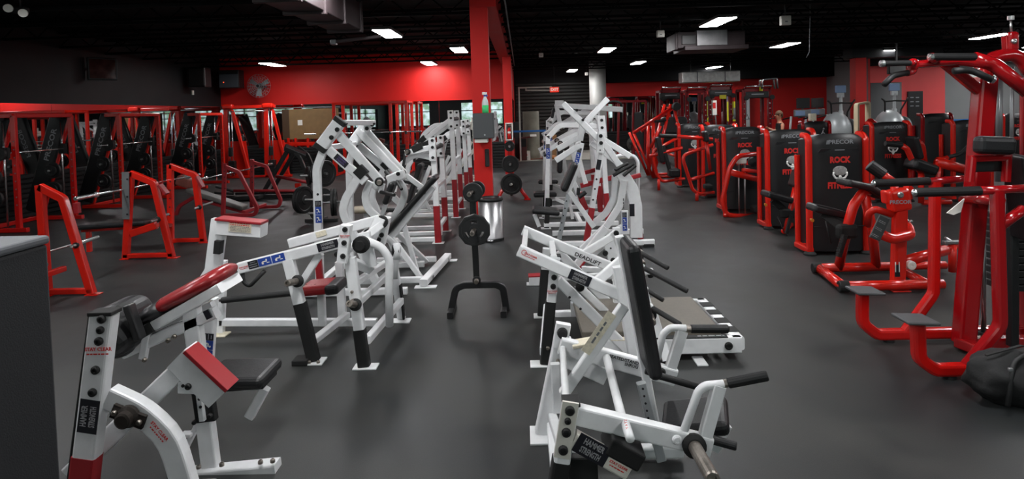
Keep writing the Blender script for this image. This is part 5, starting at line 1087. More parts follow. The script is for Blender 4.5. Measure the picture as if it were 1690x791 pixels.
# pad, frame, guide rods and stack
slab(e, 'knee_pad', q(1610, 239, TY-.15), q(1672, 241, TY-.15), .125, .1, bev=.035)
bar(e, 'pad_frame', [q(1600, 300, TY-.1), q(1604, 262, TY-.1), q(1662, 260, TY-.1), q(1660, 300, TY-.1)], .05, .05, DRED, r=.015); MB().box(q(1632, 272, TY-.06), (.24, .03, .1), .01).build('pad_plate', BLACK, e)
for px in (1650, 1671): tube(e, 'guide_rod', [q(px, 110, CL+.2), q(px-2, 300, CL+.2)], .022 if px == 1650 else .014, GREYM)
tube(e, 'guide_rod', [q(1622, 345, CL+.1), ext_z(q(1622, 345, CL+.1), q(1623, 548, CL+.1), .06)], .018, STEEL); MB().lathe(V(q(1623, 548, CL+.1).x, CL+.1, .06), Z1, [(0, 0), (.05, 0), (.04, .03), (0, .03)], 14).build('rod_foot', FOOT, e)
for k in range(11): MB().box(q(1680, 470-11.5*k, CL+.1), (.34, .2, .048), .006).build('stack_plate', IRON, e)
bar(e, 'black_post', [q(1671, 330, CL-.1), ext_z(q(1671, 330, CL-.1), q(1671, 575, CL-.1), .06)], .06, .06, BLACK); bar(e, 'rear_post', [q(1700, 130, CL+.15), V(q(1700, 130, CL+.15).x, CL+.15, .05)], .1, .1, DRED); slab(e, 'side_pad', q(1676, 255, TY-.05), q(1690, 395, TY), .06, .2, bev=.02)
bar(e, 'stack_foot', [V(q(1671, 575, CL-.1).x-.2, CL, .05), V(q(1671, 575, CL-.1).x+.3, CL, .05)], .08, .09, DRED)
# crumpled black sports bag in front of it
b = bmesh.new(); bmesh.ops.create_icosphere(b, subdivisions=4, radius=1)
from mathutils import noise as _ns
c = P(1674, 660, Z=.0); 
for v in b.verts:
    d = v.co.copy(); n = _ns.noise(d*2.1)*.16+_ns.noise(d*5+V(3, 1, 2))*.07+abs(_ns.noise(d*9))*.04
    r = 1+n; v.co = Vector((d.x*.27*r, d.y*.19*r, .15+max(-.148, d.z*.17*r)))
    v.co += Vector((c.x, c.y, 0))
e = empty('sports_bag', (c.x, c.y, 0), 'crumpled black sports bag on the floor at lower right corner', 'bag')
MB().bm(b, True).build('bag_body', mat('bag_cloth', srgb(11, 11, 12), .75, bump=.3, bscale=40), e)
tube(e, 'strap', [c+V(-.2, -.2, .06), c+V(-.1, -.12, .3), c+V(.1, -.1, .38), c+V(.22, -.12, .2)], .014, GRIP, fillet=.1); bar(e, 'zip', [c+V(-.2, -.03, .3), c+V(0, -.05, .365), c+V(.2, -.02, .31)], .02, .008, FOOT, hint=Z1)
MB().box(c+V(-.16, -.17, .27), (.025, .02, .02), .005).build('buckle', STEEL, e)
# ================================================================== left side: benches, racks, cable station
def bench_upright(par, pts, m, w=.075, d=.06, plate_=True, f=.06, feet=True):
    """one A-shaped bar stand: rear post, bent front post, floor rail"""
    A, K, B, C = pts              # rear post top, bend, front foot, rear foot
    bar(par, 'upright', [A, C], w, d, m); o = bar(par, 'front_post', [A+V(.0, 0, -.02), K, B], w, d, m, fillet=f)
    bar(par, 'floor_rail', [V(C.x-.02, C.y, .045), V(B.x+.02, B.y, .045)], .06, d, m)
    if feet: MB().box(V(B.x+.02, B.y, .006), (.14, .11, .012), .003).build('foot_plate', m, par); MB().box(V(C.x, C.y, .006), (.12, .11, .012), .003).build('foot_plate', m, par)
    return o
def barbell(lab, p, y0, y1, plates=()):
    e = empty('barbell', p, lab, 'barbell')
    tube(e, 'bar', [V(p.x, y0+.3, p.z), V(p.x, y1-.3, p.z)], .014, CHROME)
    for s, y in ((1, y0), (-1, y1)):
        MB().lathe(V(p.x, y, p.z), (0, s, 0), [(0, 0), (.02, 0), (.025, .008), (.025, .36), (.036, .365), (.036, .39), (0, .39)], 16, False).build('sleeve', CHROME, e)
    return e
def storage_peg(par, p, t=.2): peg(par, p, V(0, -1, 0), t, .022, STEEL, False)
# bench nearest the dark box (partly hidden)
Y_ = 6.6
e = empty('bench_press', (-5, 6.2, 0), 'orange-red bench stand nearest the dark box at left', 'bench')
C = P(72, 490, Y=Y_); A = q(66, 306, Y_); C = V(A.x+.02, Y_, .012); B = V(P(150, 487, Z=0).x, Y_, .012); B = V(q(152, 487, Y_).x, Y_, .012)
bench_upright(e, (A, q(104, 328, Y_), B, C), REDO, .085, .07); bar(e, 'hook_tab', [q(126, 335, Y_-.03), q(128, 352, Y_-.03)], .06, .05, MRED)
peg(e, q(126, 405, Y_-.03), V(.2, -1, .1), .1, .018, STEEL); peg(e, q(124, 405, Y_+.04), V(.3, 1, .15), .28, .016, STEEL, False)
for dy in (-1.0,):
    bench_upright(e, tuple(p+V(0, dy, 0) for p in (A, q(104, 328, Y_), B, C)), REDO, .085, .07)
bar(e, 'crossbar', [V(B.x-.3, Y_, .3), V(B.x-.3, Y_-1.0, .3)], .06, .06, REDO, hint=Z1); seat_slab(e, V(A.x-.9, Y_-.5, .44), V(A.x+.35, Y_-.5, .44), .06, .28, name='bench_pad'); bar(e, 'bench_leg', [V(A.x-.7, Y_-.5, .42), V(A.x-.7, Y_-.5, .01)], .06, .06, REDO); bar(e, 'bench_leg', [V(A.x+.3, Y_-.5, .42), V(A.x+.3, Y_-.5, .3)], .06, .06, REDO)
c = q(40, 437, Y_); barbell('steel barbell resting on the bench stand nearest the dark box', V(A.x-.04, Y_, q(60, 420, Y_).z), Y_-1.7, Y_+.9)
# flat bench with two stands (second and third A-frames)
e = empty('bench_press', (-4.9, 8.8, 0), 'orange-red flat bench press with black pad and barbell between two stands', 'bench')
Y2, Y3 = 8.3, 9.3
A = q(216, 284, Y2); C = V(q(208, 428, Y2).x, Y2, .012); B = V(q(284, 427, Y2).x, Y2, .012)
bench_upright(e, (A, q(254, 302, Y2), B, C), REDO, .09, .07)
bar(e, 'hook_tab', [q(264, 305, Y2-.03), q(276, 320, Y2-.03)], .035, .1, MRED)
gp = bar(e, 'grey_post_plate', [q(207, 284, Y2-.05), q(208, 362, Y2-.05)], .1, .012, GREYM)
for k in range(3): hole(gp, q(210, 296+29*k, Y2-.058), .014)
dn = q(240, 372, Y2); bar(e, 'brace', [q(216, 386, Y2), q(258, 372, Y2)], .1, .06, REDO)
peg(e, q(262, 362, Y2-.05), V(-.35, -1, -.1), .12, .02, STEEL); peg(e, q(258, 360, Y2+.05), V(.35, 1, .12), .2, .018, STEEL, False)
A = q(281, 272, Y3); C = V(q(282, 402, Y3).x, Y3, .012); B = V(q(336, 402, Y3).x, Y3, .012)
bench_upright(e, (A, q(322, 289, Y3), B, C), REDO, .09, .07); bar(e, 'hook_tab', [q(325, 292, Y3-.03), q(335, 309, Y3-.03)], .035, .1, MRED)
for px in (281,):
    for k in range(6): hole(e, q(281-.2*k, 300+14*k, Y3-.037), .012)
peg(e, q(330, 342, Y3-.05), V(-.35, -1, -.1), .1, .02, STEEL); peg(e, q(328, 341, Y3+.05), V(.45, 1, .15), .25, .018, STEEL, False)
seat_slab(e, q(132, 374, 8.8), q(248, 366, 8.8), .07, .3, name='bench_pad'); bar(e, 'bench_rail', [q(136, 380, 8.8), q(255, 372, 8.8)], .06, .06, REDO); bar(e, 'bench_leg', [q(146, 380, 8.8), V(q(146, 380, 8.8).x, 8.8, .01)], .06, .06, REDO)
bar(e, 'crossbar', [V(q(258, 372, Y2).x, Y2, q(258, 372, Y2).z), V(q(282, 372, Y3).x, Y3, q(282, 372, Y3).z)], .06, .06, REDO, hint=Z1)
p = q(216, 315, Y2); bb = barbell('long steel barbell racked on the flat bench press', V(A.x-.06, Y2, q(212, 312, Y2).z), 7.35, 10.25)
# incline bench with darker rounded stands
e = empty('incline_bench', (-5, 12, 0), 'duller red bench with rounded stands and worn grey sloping pad', 'bench')
Y4, Y5 = 11.6, 12.6
for Y_, A, K, K2, B, C in ((Y4, (371, 270), (394, 284), (425, 353), (422, 362), (368, 352)), (Y5, (416, 263), (440, 275), (464, 346), (456, 354), (416, 352))):
    a, k, k2, b, c = (q(*z, Y_) for z in (A, K, K2, B, C))
    z0 = .05; up = bar(e, 'upright', [a, V(c.x, Y_, z0)], .075, .06, MRED); bar(e, 'stand_loop', [a+V(0, 0, -.06), k, V(k2.x, Y_, z0+.14), V(k2.x-.04, Y_, z0), V(c.x, Y_, z0)], .07, .06, MRED, fillet=.1)
    for n in range(4): hole(up, a+V(0, -.033, -.15-.11*n), .012)
pd = seat_slab(e, q(312, 313, 12.1), q(404, 343, 12.1), .09, .3, mat('worn_vinyl', srgb(96, 92, 90), .5, var=.2, vscale=12), 'bench_pad'); bar(e, 'bench_rail', [q(318, 326, 12.1), q(402, 350, 12.1)], .06, .08, MRED)
slab(e, 'head_pad', q(296, 296, 12.1), q(318, 303, 12.1), .2, .3, mat('worn_red_vinyl', srgb(130, 70, 60), .5, var=.15, vscale=10), bev=.04)
bar(e, 'curved_leg', [q(320, 326, 12.1), q(296, 340, 12.1), q(288, 362, 12.1)], .07, .06, MRED, fillet=.2); bar(e, 'crossbar', [V(q(402, 350, Y4).x, Y4, .1), V(q(402, 350, Y4).x, Y5, .1)], .06, .06, MRED, hint=Z1)
bar(e, 'bench_leg', [q(390, 348, 12.1), V(q(390, 348, 12.1).x, 12.1, .05)], .06, .06, MRED)
p = q(372, 288, Y4); barbell('barbell on the rounded stands of the incline bench', V(p.x-.05, Y4, p.z), 10.6, 13.9)
# smith machines along the left mirror
def smith(lab, y0, y1, m, xf=-8.95, xb=-9.75):
    e = empty('smith_machine', (xf, (y0+y1)/2, 0), lab, 'gym machine', )
    top = 2.08
    for y in (y0, y1):
        bar(e, 'front_post', [V(xf, y, .02), V(xf, y, top)], .09, .07, m)
        for k in range(9): MB().lathe(V(xf+.01, y-.037, .5+.14*k), FR, [(0, 0), (.012, 0), (.012, .003), (0, .003)], 8).build('post_hole', GREYM, e)
        c = MB().slab(V(xb-.1, y+.12, .15), V(xb+.52, y+.12, top), .36, .14, bev=.04).build('column_cover', SHELL, e)
        t = (V(xb+.52, y, top)-V(xb-.1, y, .15)).normalized(); n = FR
        text(c, 'PRECOR', V(xb-.1, y+.048, .15)+t*1.42+V(0, 0, 0), t, Vector((-t.z, 0, t.x)), .1, DECAL_SILVER, bold=.02, sx=1.25)
        bar(e, 'rear_post', [V(xb+.05, y+.1, .1), V(xb+.72, y+.1, top)], .08, .06, m)
        bar(e, 'base_beam', [V(xf+.15, y, .05), V(xb-.1, y, .05)], .08, .08, m)
        tube(e, 'guide_rod', [V(xf-.22, y+.02, .1), V(xf-.22, y+.02, top)], .016, CHROME)
        for k, z in ((0, .62), (1, 1.0)):
            pg = peg(e, V(xf-.32, y-.03, z), FR, .2, .024, STEEL, False)
            weight_plate(pg, 'weight_plate', V(xf-.32, y-.09, z), FR, .16, .05); weight_plate(pg, 'weight_plate', V(xf-.32, y-.15, z), FR, .12, .04)
        bar(e, 'top_side_beam', [V(xf, y, top), V(xb+.5, y, top)], .08, .07, m)
        MB().lathe(V(xf-.22, y+.02, top-.02), Y1, [(0, -.03), (.07, -.03), (.07, .03), (0, .03)], 16).build('pulley', FOOT, e)
    bar(e, 'top_beam', [V(xf, y0, top), V(xf, y1, top)], .09, .08, m, hint=Z1); bar(e, 'top_beam', [V(xb+.55, y0, top), V(xb+.55, y1, top)], .09, .08, m, hint=Z1)
    bar(e, 'base_beam', [V(xb, y0, .05), V(xb, y1, .05)], .08, .08, m, hint=Z1)
    z = 1.42
    b = tube(e, 'bar', [V(xf-.16, y0-.42, z), V(xf-.16, y1+.42, z)], .016, CHROME)
    for y in (y0, y1): MB().box(V(xf-.2, y+.02, z), (.13, .09, .2), .02).build('bar_carriage', FOOT, b)
    for y in (y0-.18, y1+.14): weight_plate(b, 'weight_plate', V(xf-.16, y, z), Y1, .13, .045)
    return e
smith('shadowed red smith machine at far left edge by the mirror', 10.55, 11.9, RED)
smith('red smith machine with slanted black columns behind the nearest bench stand', 13.35, 14.8, REDO)
smith('red smith machine closest to the back corner, behind the incline bench', 16.7, 17.95, REDO)
# cable station in the corner
e = empty('cable_station', (-9, 19.6, 0), 'bright red cable station with arched frame in the left back corner', 'gym machine'); Y_ = 19.4
for x0, x1_ in ((-9.55, -9.1), (-8.25, -7.85)):
    bar(e, 'post', [V(x0, Y_, .02), V(x0+.05, Y_, 2.3)], .16, .1, REDO, r=.03); bar(e, 'leg', [V(x1_+.3, Y_, .02), V(x0+.25, Y_, 2.2), V(x0+.05, Y_, 2.28)], .1, .08, REDO, fillet=.2)
    MB().slab(V(x0-.05, Y_-.02, 2.32), V(x0+.3, Y_-.02, 2.32), .16, .2, bev=.05).build('pulley_housing', REDO, e)
    for dx in (.14, .24): tube(e, 'guide_rod', [V(x0+dx, Y_-.05, .1), V(x0+dx, Y_-.05, 2.2)], .014, CHROME)
    tube(e, 'cable', [V(x0+.19, Y_-.1, .6), V(x0+.19, Y_-.1, 2.25)], .006, FOOT)
    for k in range(8): MB().box(V(x0+.19, Y_-.02, .2+.05*k), (.2, .16, .045), .005).build('stack_plate', IRON, e)
    MB().slab(V(x0+.19, Y_-.12, .72), V(x0+.19, Y_-.12, 1.02), .12, .08, bev=.03).build('cable_grip', FOOT, e); MB().prism([V(x0+.1, Y_+.08, .05), V(x1_+.28, Y_+.08, .05), V(x1_+.16, Y_+.08, 1.2), V(x0+.1, Y_+.08, 1.2)], (0, .02, 0)).build('side_panel', REDO, e)
    bar(e, 'base_beam', [V(x0-.1, Y_, .05), V(x1_+.4, Y_, .05)], .08, .1, REDO)
bar(e, 'top_beam', [V(-9.5, Y_, 2.3), V(-7.9, Y_, 2.3)], .1, .08, REDO); tube(e, 'pull_up_bar', [V(-9.3, Y_-.12, 2.16), V(-8.2, Y_-.12, 2.16)], .016, CHROME); bar(e, 'base_beam', [V(-9.6, Y_, .05), V(-7.6, Y_, .05)], .07, .07, RED)
# upright red power rack by the back mirror
e = empty('power_rack', (-5, 19.4, 0), 'red power rack behind the tall white row machine', 'rack')
for x, y in ((-5.95, 19.2), (-5.95, 20.2), (-4.15, 19.2), (-4.15, 20.2), (-3.65, 19.2), (-3.65, 20.2)):
    u = bar(e, 'upright', [V(x, y, .02), V(x, y, 2.32)], .1, .08, REDO)
    if y < 20:
        for k in range(12): hole(u, V(x, y-.042, .5+.14*k), .015)
        bar(u, 'hook', [V(x, y-.06, 1.32), V(x, y-.16, 1.32), V(x, y-.16, 1.4)], .04, .05, FOOT, hint=X1)
for y in (19.2, 20.2): bar(e, 'top_beam', [V(-6.0, y, 2.32), V(-3.6, y, 2.32)], .09, .08, REDO)
for x in (-5.95, -4.15, -3.65): bar(e, 'side_beam', [V(x, 19.2, 2.32), V(x, 20.2, 2.32)], .08, .08, REDO, hint=Z1); bar(e, 'base_beam', [V(x, 18.9, .05), V(x, 20.3, .05)], .08, .08, REDO, hint=Z1)
bb = empty('barbell', V(-5, 19.08, 1.38), 'barbell racked across the red power rack at the back', 'barbell'); tube(bb, 'bar', [V(-6.4, 19.06, 1.375), V(-3.2, 19.06, 1.375)], .014, CHROME)
for s in (-1, 1): MB().lathe(V(-5+s*1.5, 19.06, 1.375), (s, 0, 0), [(0, 0), (.026, 0), (.026, .36), (0, .36)], 14).build('sleeve', CHROME, bb)
# board added to stand for a brown reflection in the back mirror
c0, s_ = wallrect(466, 181, 560, 228, 20.684, .05); e = empty('reflection_board', c0, 'large plain brown board added for a reflection in the back mirror', 'board'); MB().box(c0, s_, .01).build('board', BOARD, e); MB().box((c0[0]-.35, c0[1]-.03, c0[2]+.05), (.16, .006, .18), .002).build('paper_note', LABEL_WHT, e)
bar(e, 'side_strip', [V(c0[0]-s_[0]/2+.12, c0[1]-.03, c0[2]-s_[2]/2), V(c0[0]-s_[0]/2+.12, c0[1]-.03, c0[2]+s_[2]/2)], .24, .02, mat('dark_wood', srgb(70, 50, 32), .6))
tag(MB().bar([q(410, 179, 20.672), q(560, 176.5, 20.672)], .03, .03).build('mirror_rail', GREYM), 'thin grey rail along the top of the back mirror', 'rail')
# low red dumbbell / plate rods below the board
e = empty('storage_rack', (-7, 20.2, 0), 'low red rack with upright pegs under the brown board', 'rack')
for px in (476, 488, 508, 530): bar(e, 'post', [q(px, 228, 20.3), V(q(px, 228, 20.3).x, 20.3, .9)], .08, .06, REDO)
bar(e, 'rail', [q(470, 238, 20.3), q(556, 237, 20.3)], .12, .06, REDO)
for px in (474, 550): bar(e, 'leg', [q(px, 238, 20.3), V(q(px, 238, 20.3).x, 20.3, .01)], .07, .06, REDO)
# black frame row machine with red rods
e = empty('lever_row_machine', (-5.4, 14.3, 0), 'black frame row machine with a sloping handle bar and thin red rods', 'gym machine'); Y_ = 14.2
for dy in (0, .55):
    a, b = q(476, 246, Y_)+V(0, dy, 0), q(434, 319, Y_)+V(0, dy, 0); bar(e, 'leg', [a, ext_z(a, b, .03)], .09, .08, BLACK)
    bar(e, 'curved_leg', [q(478, 246, Y_)+V(0, dy, 0), q(494, 258, Y_)+V(0, dy, 0), q(510, 298, Y_)+V(0, dy, 0), V(q(512, 320, Y_).x, Y_+dy, .04)], .09, .08, BLACK, fillet=.25)
bar(e, 'chest_bar', [q(470, 243, Y_), q(498, 258, Y_)+V(0, .2, 0)], .12, .3, BLACK)
tube(e, 'red_rod', [q(386, 315, Y_-.1), q(506, 315, Y_-.1)], .035, MRED); tube(e, 'red_rod', [q(456, 291, Y_+.3), q(512, 302, Y_+.3)], .04, MRED); MB().box(q(492, 306, Y_+.2), (.12, .12, .1), .01).build('red_block', REDO, e)
bar(e, 'base_beam', [V(q(372, 330, Y_).x, Y_, .06), V(q(520, 330, Y_).x, Y_, .06)], .1, .1, BLACK); bar(e, 'base_beam', [V(q(372, 330, Y_).x, Y_+.55, .06), V(q(520, 330, Y_).x, Y_+.55, .06)], .1, .1, BLACK)
MB().slab(q(386, 328, Y_-.15), q(432, 325, Y_-.15), .1, .3, bev=.03).build('foot_pad', FOOT, e); grip(e, q(356, 308, Y_-.2), q(386, 316, Y_-.1), .03); grip(e, q(354, 318, Y_-.2), q(386, 320, Y_-.1), .03)
# black weight tree loaded with thick plates
e = empty('weight_tree', (-3.8, 11, 0), 'black weight tree holding plates left of the tall row machine', 'weight rack'); Y_ = 10.9
c = V(q(530, 340, Y_).x, Y_, 0); bar(e, 'post', [c+V(0, 0, .03), c+V(0, 0, 1.15)], .07, .07, BLACK); bar(e, 'base_beam', [c+V(-.3, 0, .03), c+V(.3, 0, .03)], .06, .06, BLACK); bar(e, 'base_beam', [c+V(0, -.25, .03), c+V(0, .25, .03)], .06, .06, BLACK, hint=Z1)
for k, (px, py, r, ax, n, lab) in enumerate(((502, 330, .25, (-1, .35, 0), 2, 'lower left side'), (549, 334, .25, (1, .25, 0), 2, 'lower right side'), (530, 286, .24, (.8, -.6, 0), 3, 'top peg, facing right'), (509, 290, .17, (-.8, -.5, 0), 1, 'top left peg'), (522, 352, .13, (-.3, -1, 0), 1, 'lowest peg at the front'), (536, 322, .12, (.2, -1, 0), 1, 'middle peg at the front'))):
    p = q(px, py, Y_); a = Vector(ax).normalized()
    pg = peg(e, V(c.x, c.y, p.z), (p-V(c.x, c.y, p.z)) if (p-V(c.x, c.y, p.z)).length > .05 else a, max(.22, (p-V(c.x, c.y, p.z)).length+.15), .022, STEEL, False)
    for n_ in range(n):
        d = (p-V(c.x, c.y, p.z)); d = d.normalized() if d.length > .05 else a
        o = weight_plate(None, 'weight_plate', p+a*(n_*.055-.03), a, r, .05, ('outer' if n_ == n-1 else 'inner' if n_ == 0 else 'middle')*(n > 1)+(' ' if n > 1 else '')+'black iron plate on the weight tree, '+lab, 'weight plate', 'plates on the left weight tree')
# dark box in the foreground, lower left
e = empty('equipment_cabinet', (-1.6, 1.6, 0), 'close dark grey cabinet cut off by the lower left edge of the picture', 'cabinet')
YF = 2.05; c = q(79, 388, YF); M = Matrix.Identity(3)
DK = mat('charcoal_shell', srgb(25, 26, 29), .7, bump=.15, bscale=200)
bd = MB().box((c.x-.4, YF-.6, (c.z-.03)/2), (.8, 1.2, c.z-.03), .012, M).build('body', DK, e); MB().box((c.x-.4, YF-.6, c.z-.015), (.81, 1.21, .03), .01, M).build('lit_top', mat('lit_top_grey', srgb(84, 86, 90), .55), e)  # light on the top face is put into the paler grey
MB().box((c.x-.4, YF-.6, .03), (.76, 1.16, .06), .01, M).build('plinth', FOOT, e)
# ================================================================== centre aisle and far background
# plate stand in the aisle
e = empty('weight_stand', (-.46, 5.7, 0), 'black post stand with two loaded pegs in the centre aisle', 'weight rack')
Y_ = 5.7
zt = q(784, 302, Y_).z; x = q(787, 460, Y_).x
ps = bar(e, 'post', [V(x, Y_, .26), V(x-.02, Y_, zt)], .06, .05, BLACK, r=.006)
bs = bar(e, 'arched_base', [V(q(741, 515, Y_).x+.02, Y_-.0, .0+.02), V(q(752, 470, Y_).x, Y_, .24), V(q(765, 466, Y_).x, Y_, .27), V(q(818, 466, Y_).x, Y_, .27), V(q(830, 472, Y_).x, Y_, .24), V(q(836, 512, Y_).x, Y_, .02)], .065, .06, BLACK, fillet=.1)
for px in (746, 832): bar(e, 'foot_rail', [V(q(px, 512, Y_).x, Y_-.17, .03), V(q(px, 512, Y_).x, Y_+.17, .03)], .055, .06, BLACK, hint=Z1)
peg(ps, V(x, Y_-.02, .32), FR, .08, .022, WORN); 
def grip_plate(lab, c, r, th, cut=3, side=10):
    """plate with slotted hand holes"""
    c = Vector(c); cu = bpy.data.curves.new('p', 'CURVE'); cu.dimensions = '2D'; cu.fill_mode = 'BOTH'; cu.extrude = th/2-.006; cu.bevel_depth = .006; cu.bevel_resolution = 1
    def loop(pts):
        s = cu.splines.new('POLY'); s.points.add(len(pts)-1); s.use_cyclic_u = True
        for p, (a, b) in zip(s.points, pts): p.co = (a, b, 0, 1)
    n = side; loop([(r*math.cos(2*math.pi*(k+.5)/n), r*math.sin(2*math.pi*(k+.5)/n)) for k in range(n)])
    loop([(.027*math.cos(2*math.pi*k/16), .027*math.sin(2*math.pi*k/16)) for k in range(16)])
    for j in range(cut):
        a0 = math.pi/2+j*2*math.pi/cut; pts = []
        for k in range(9): t = a0-.42+.84*k/8; pts.append((r*.66*math.cos(t), r*.66*math.sin(t)))
        for k in range(9): t = a0+.42-.84*k/8; pts.append((r*.44*math.cos(t), r*.44*math.sin(t)))
        loop(pts)
    ob = bpy.data.objects.new('p', cu); COL.objects.link(ob); dg = bpy.context.evaluated_depsgraph_get(); me = bpy.data.meshes.new_from_object(ob.evaluated_get(dg))
    M = Matrix(((1, 0, 0), (0, 0, -1), (0, 1, 0)))
    mb = MB().add([M @ v.co+c for v in me.vertices], [list(p.vertices) for p in me.polygons]); bpy.data.objects.remove(ob); bpy.data.curves.remove(cu)
    mb.lathe(c+V(0, -th/2-.004, 0), Y1, [(.027, 0), (.045, 0), (.05, th+.008), (.027, th+.008), (.027, 0)], 18)
    for a, b in ((.82, .97),): mb.lathe(c+V(0, -th/2-.005, 0), Y1, [(r*a, .004), (r*a, 0), (r*b*.97, 0), (r*b*.97, th+.01), (r*a, th+.01), (r*a, .004)], side*2 if side > 10 else 40)
    o = mb.build('weight_plate', IRON, None); return tag(o, lab, 'weight plate')
z2 = q(783, 380, Y_-.2).z; z1 = q(780, 318, Y_-.2).z
peg(ps, V(x, Y_-.025, z2), FR, .36, .022, WORN); peg(ps, V(x, Y_+.025, z2), Y1, .3, .022, WORN); peg(ps, V(x-.02, Y_-.025, z1), FR, .33, .02, WORN); peg(ps, V(x-.02, Y_+.025, z1), Y1, .3, .02, WORN)
grip_plate('larger black plate with three hand slots, lower peg of the aisle stand', q(783, 380, Y_-.22), .143, .05)
grip_plate('small black plate on the upper peg of the aisle stand', q(780, 318, Y_-.2), .085, .04, 0, 24)
weight_plate(None, 'weight_plate', q(787, 313, Y_+.06), Y1, .08, .04, 'second small plate behind the post, upper peg of the aisle stand', 'weight plate')
# second weight tree, red legs, by the far pillar
e = empty('weight_tree', (-.1, 13.5, 0), 'red-legged weight tree with three stacked black discs before the far pillar', 'weight rack'); Y_ = 13.3
xc = q(843, 300, Y_).x
pp = bar(e, 'post', [V(xc, Y_, .1), V(xc, Y_, 1.2)], .1, .08, RED)
for px in (822, 870): tube(e, 'leg', [V(xc, Y_, .32), V(q((px+843)/2, 312, Y_).x, Y_-.1, .26), V(q(px, 326, Y_).x, Y_-.3, .03)], .04, RED, fillet=.15); MB().box(V(q(px, 326, Y_).x, Y_-.3, .015), (.14, .14, .03), .008).build('foot_plate', RED, e)
tube(e, 'leg', [V(xc, Y_, .28), V(xc, Y_+.4, .03)], .04, RED)
for (px, py, r, w) in ((841, 241.5, .115, 'smallest disc, at the top'), (842, 271, .19, 'middle disc'), (844, 304, .235, 'largest disc, at the bottom')):
    p = q(px, py, Y_-.2); peg(pp, V(xc, Y_-.04, p.z), FR, .28, .024, STEEL, False)
    o = weight_plate(None, 'weight_plate', p+V(0, .05, 0), FR, r, .06, w+' of the red-legged weight tree', 'weight plate')
    MB().lathe(p+V(0, -.03, 0), FR, [(0, 0), (.024, 0), (.024, .06), (.018, .065), (0, .065)], 12).build('peg_end', LABEL_WHT, pp)
# steel waste bin
Y_ = 9.0; x = q(811, 398, Y_).x; zt = q(811, 324, Y_).z
e = empty('waste_bin', (x, Y_, 0), 'round stainless steel waste bin with black lid at the pillar foot', 'bin'); r = .185
MB().lathe(V(x, Y_, .03), Z1, [(0, 0), (r, 0), (r, .015), (r*.985, .02), (r, zt-.09), (0, zt-.09)], 40, True).build('body', mat('bin_steel', (.55, .55, .56, 1), .33, 1.0), e)
MB().lathe(V(x, Y_, zt-.06), Z1, [(r*.99, 0), (r*1.04, .0), (r*1.04, .03), (r*.98, .045), (r*.8, .05), (r*.74, .03), (r*.7, -.02), (0, -.02)], 40, True).build('lid', BLACK, e)
MB().lathe(V(x, Y_, 0), Z1, [(0, 0), (r*1.03, 0), (r*1.03, .03), (0, .03)], 40).build('base_ring', FOOT, e); MB().box(V(x, Y_-r-.03, .03), (.09, .06, .012), .004).build('pedal', CHROME, e)
# grey towel / cleaner box on the pillar, spray bottle, wall case, extinguisher
Y_ = 9.05; c0, s_ = wallrect(781, 187, 816, 228, Y_, .24); c0 = (c0[0], Y_-.0, c0[2])
e = empty('towel_dispenser', c0, 'dark grey metal dispenser box fixed on the red centre pillar', 'dispenser')
MB().box(c0, (s_[0], .3, s_[2]), .012).build('case', mat('dispenser_grey', srgb(62, 64, 66), .45), e); MB().box((c0[0], c0[1]-.152, c0[2]), (s_[0]*.94, .006, s_[2]*.94), .002).build('door', mat('dispenser_door', srgb(70, 72, 74), .4), e)
MB().lathe((c0[0]+.02, c0[1]-.156, c0[2]-s_[2]*.35), FR, [(0, 0), (.012, 0), (.012, .006), (0, .006)], 10).build('lock', GREYP, e); MB().box((c0[0]-.04, c0[1]-.02, c0[2]-s_[2]/2-.03), (.2, .2, .06), .012).build('outlet', LABEL_WHT, e)
bar(e, 'bracket', [V(c0[0], 9.1, c0[2]), V(c0[0], 9.25, c0[2])], .1, .1, BLACK)
zb = c0[2]+s_[2]/2; bx_ = q(801, 180, Y_-.05).x; hb = q(801, 152, Y_-.05).z-zb
e = empty('spray_bottle', (bx_, Y_-.05, zb), 'green cleaner spray bottle standing on the pillar dispenser box', 'bottle')
k = hb/.3; CL_ = mat('bottle_plastic', srgb(196, 206, 206), .25)
MB().lathe(V(bx_, Y_-.05, zb), Z1, [(0, 0), (.044*k, 0), (.048*k, .01*k), (.048*k, .11*k), (0, .11*k)], 20, True).build('green_liquid', mat('green_liquid', srgb(60, 190, 110), .25), e)
MB().lathe(V(bx_, Y_-.05, zb+.11*k), Z1, [(.048*k, 0), (.047*k, .03*k), (.04*k, .07*k), (.02*k, .115*k), (.016*k, .13*k), (0, .13*k)], 20, True).build('bottle_body', CL_, e)
MB().lathe(V(bx_, Y_-.05, zb+.235*k), Z1, [(0, 0), (.02*k, 0), (.02*k, .025*k), (0, .025*k)], 14).build('collar', LABEL_BLU, e)
th_ = MB().slab(V(bx_-.04*k, Y_-.05, zb+.282*k), V(bx_+.03*k, Y_-.05, zb+.276*k), .04*k, .035*k, bev=.008*k).build('spray_head', LABEL_WHT, e); MB().slab(V(bx_+.012*k, Y_-.05, zb+.3*k), V(bx_+.032*k, Y_-.05, zb+.235*k), .02*k, .03*k, bev=.004*k).build('trigger', LABEL_BLU, th_)
Y_ = 9.2; c0, s_ = wallrect(800, 246, 808, 275, Y_, .08); e = empty('wall_phone', c0, 'narrow black case on the red pillar below the dispenser', 'case'); MB().box((c0[0], 9.21, c0[2]), (s_[0], .07, s_[2]), .012).build('case', BLACK, e); MB().box((c0[0], 9.172, c0[2]+.03), (s_[0]*.7, .008, s_[2]*.5), .003).build('front', IRON, e)
Y_ = 17.35; c0, s_ = wallrect(834.5, 204, 846, 231, Y_, .1)
e = empty('fire_extinguisher_case', c0, 'white framed case with a red fire extinguisher on the far pillar', 'fire extinguisher case')
fr = MB(); w, h = s_[0], s_[2]
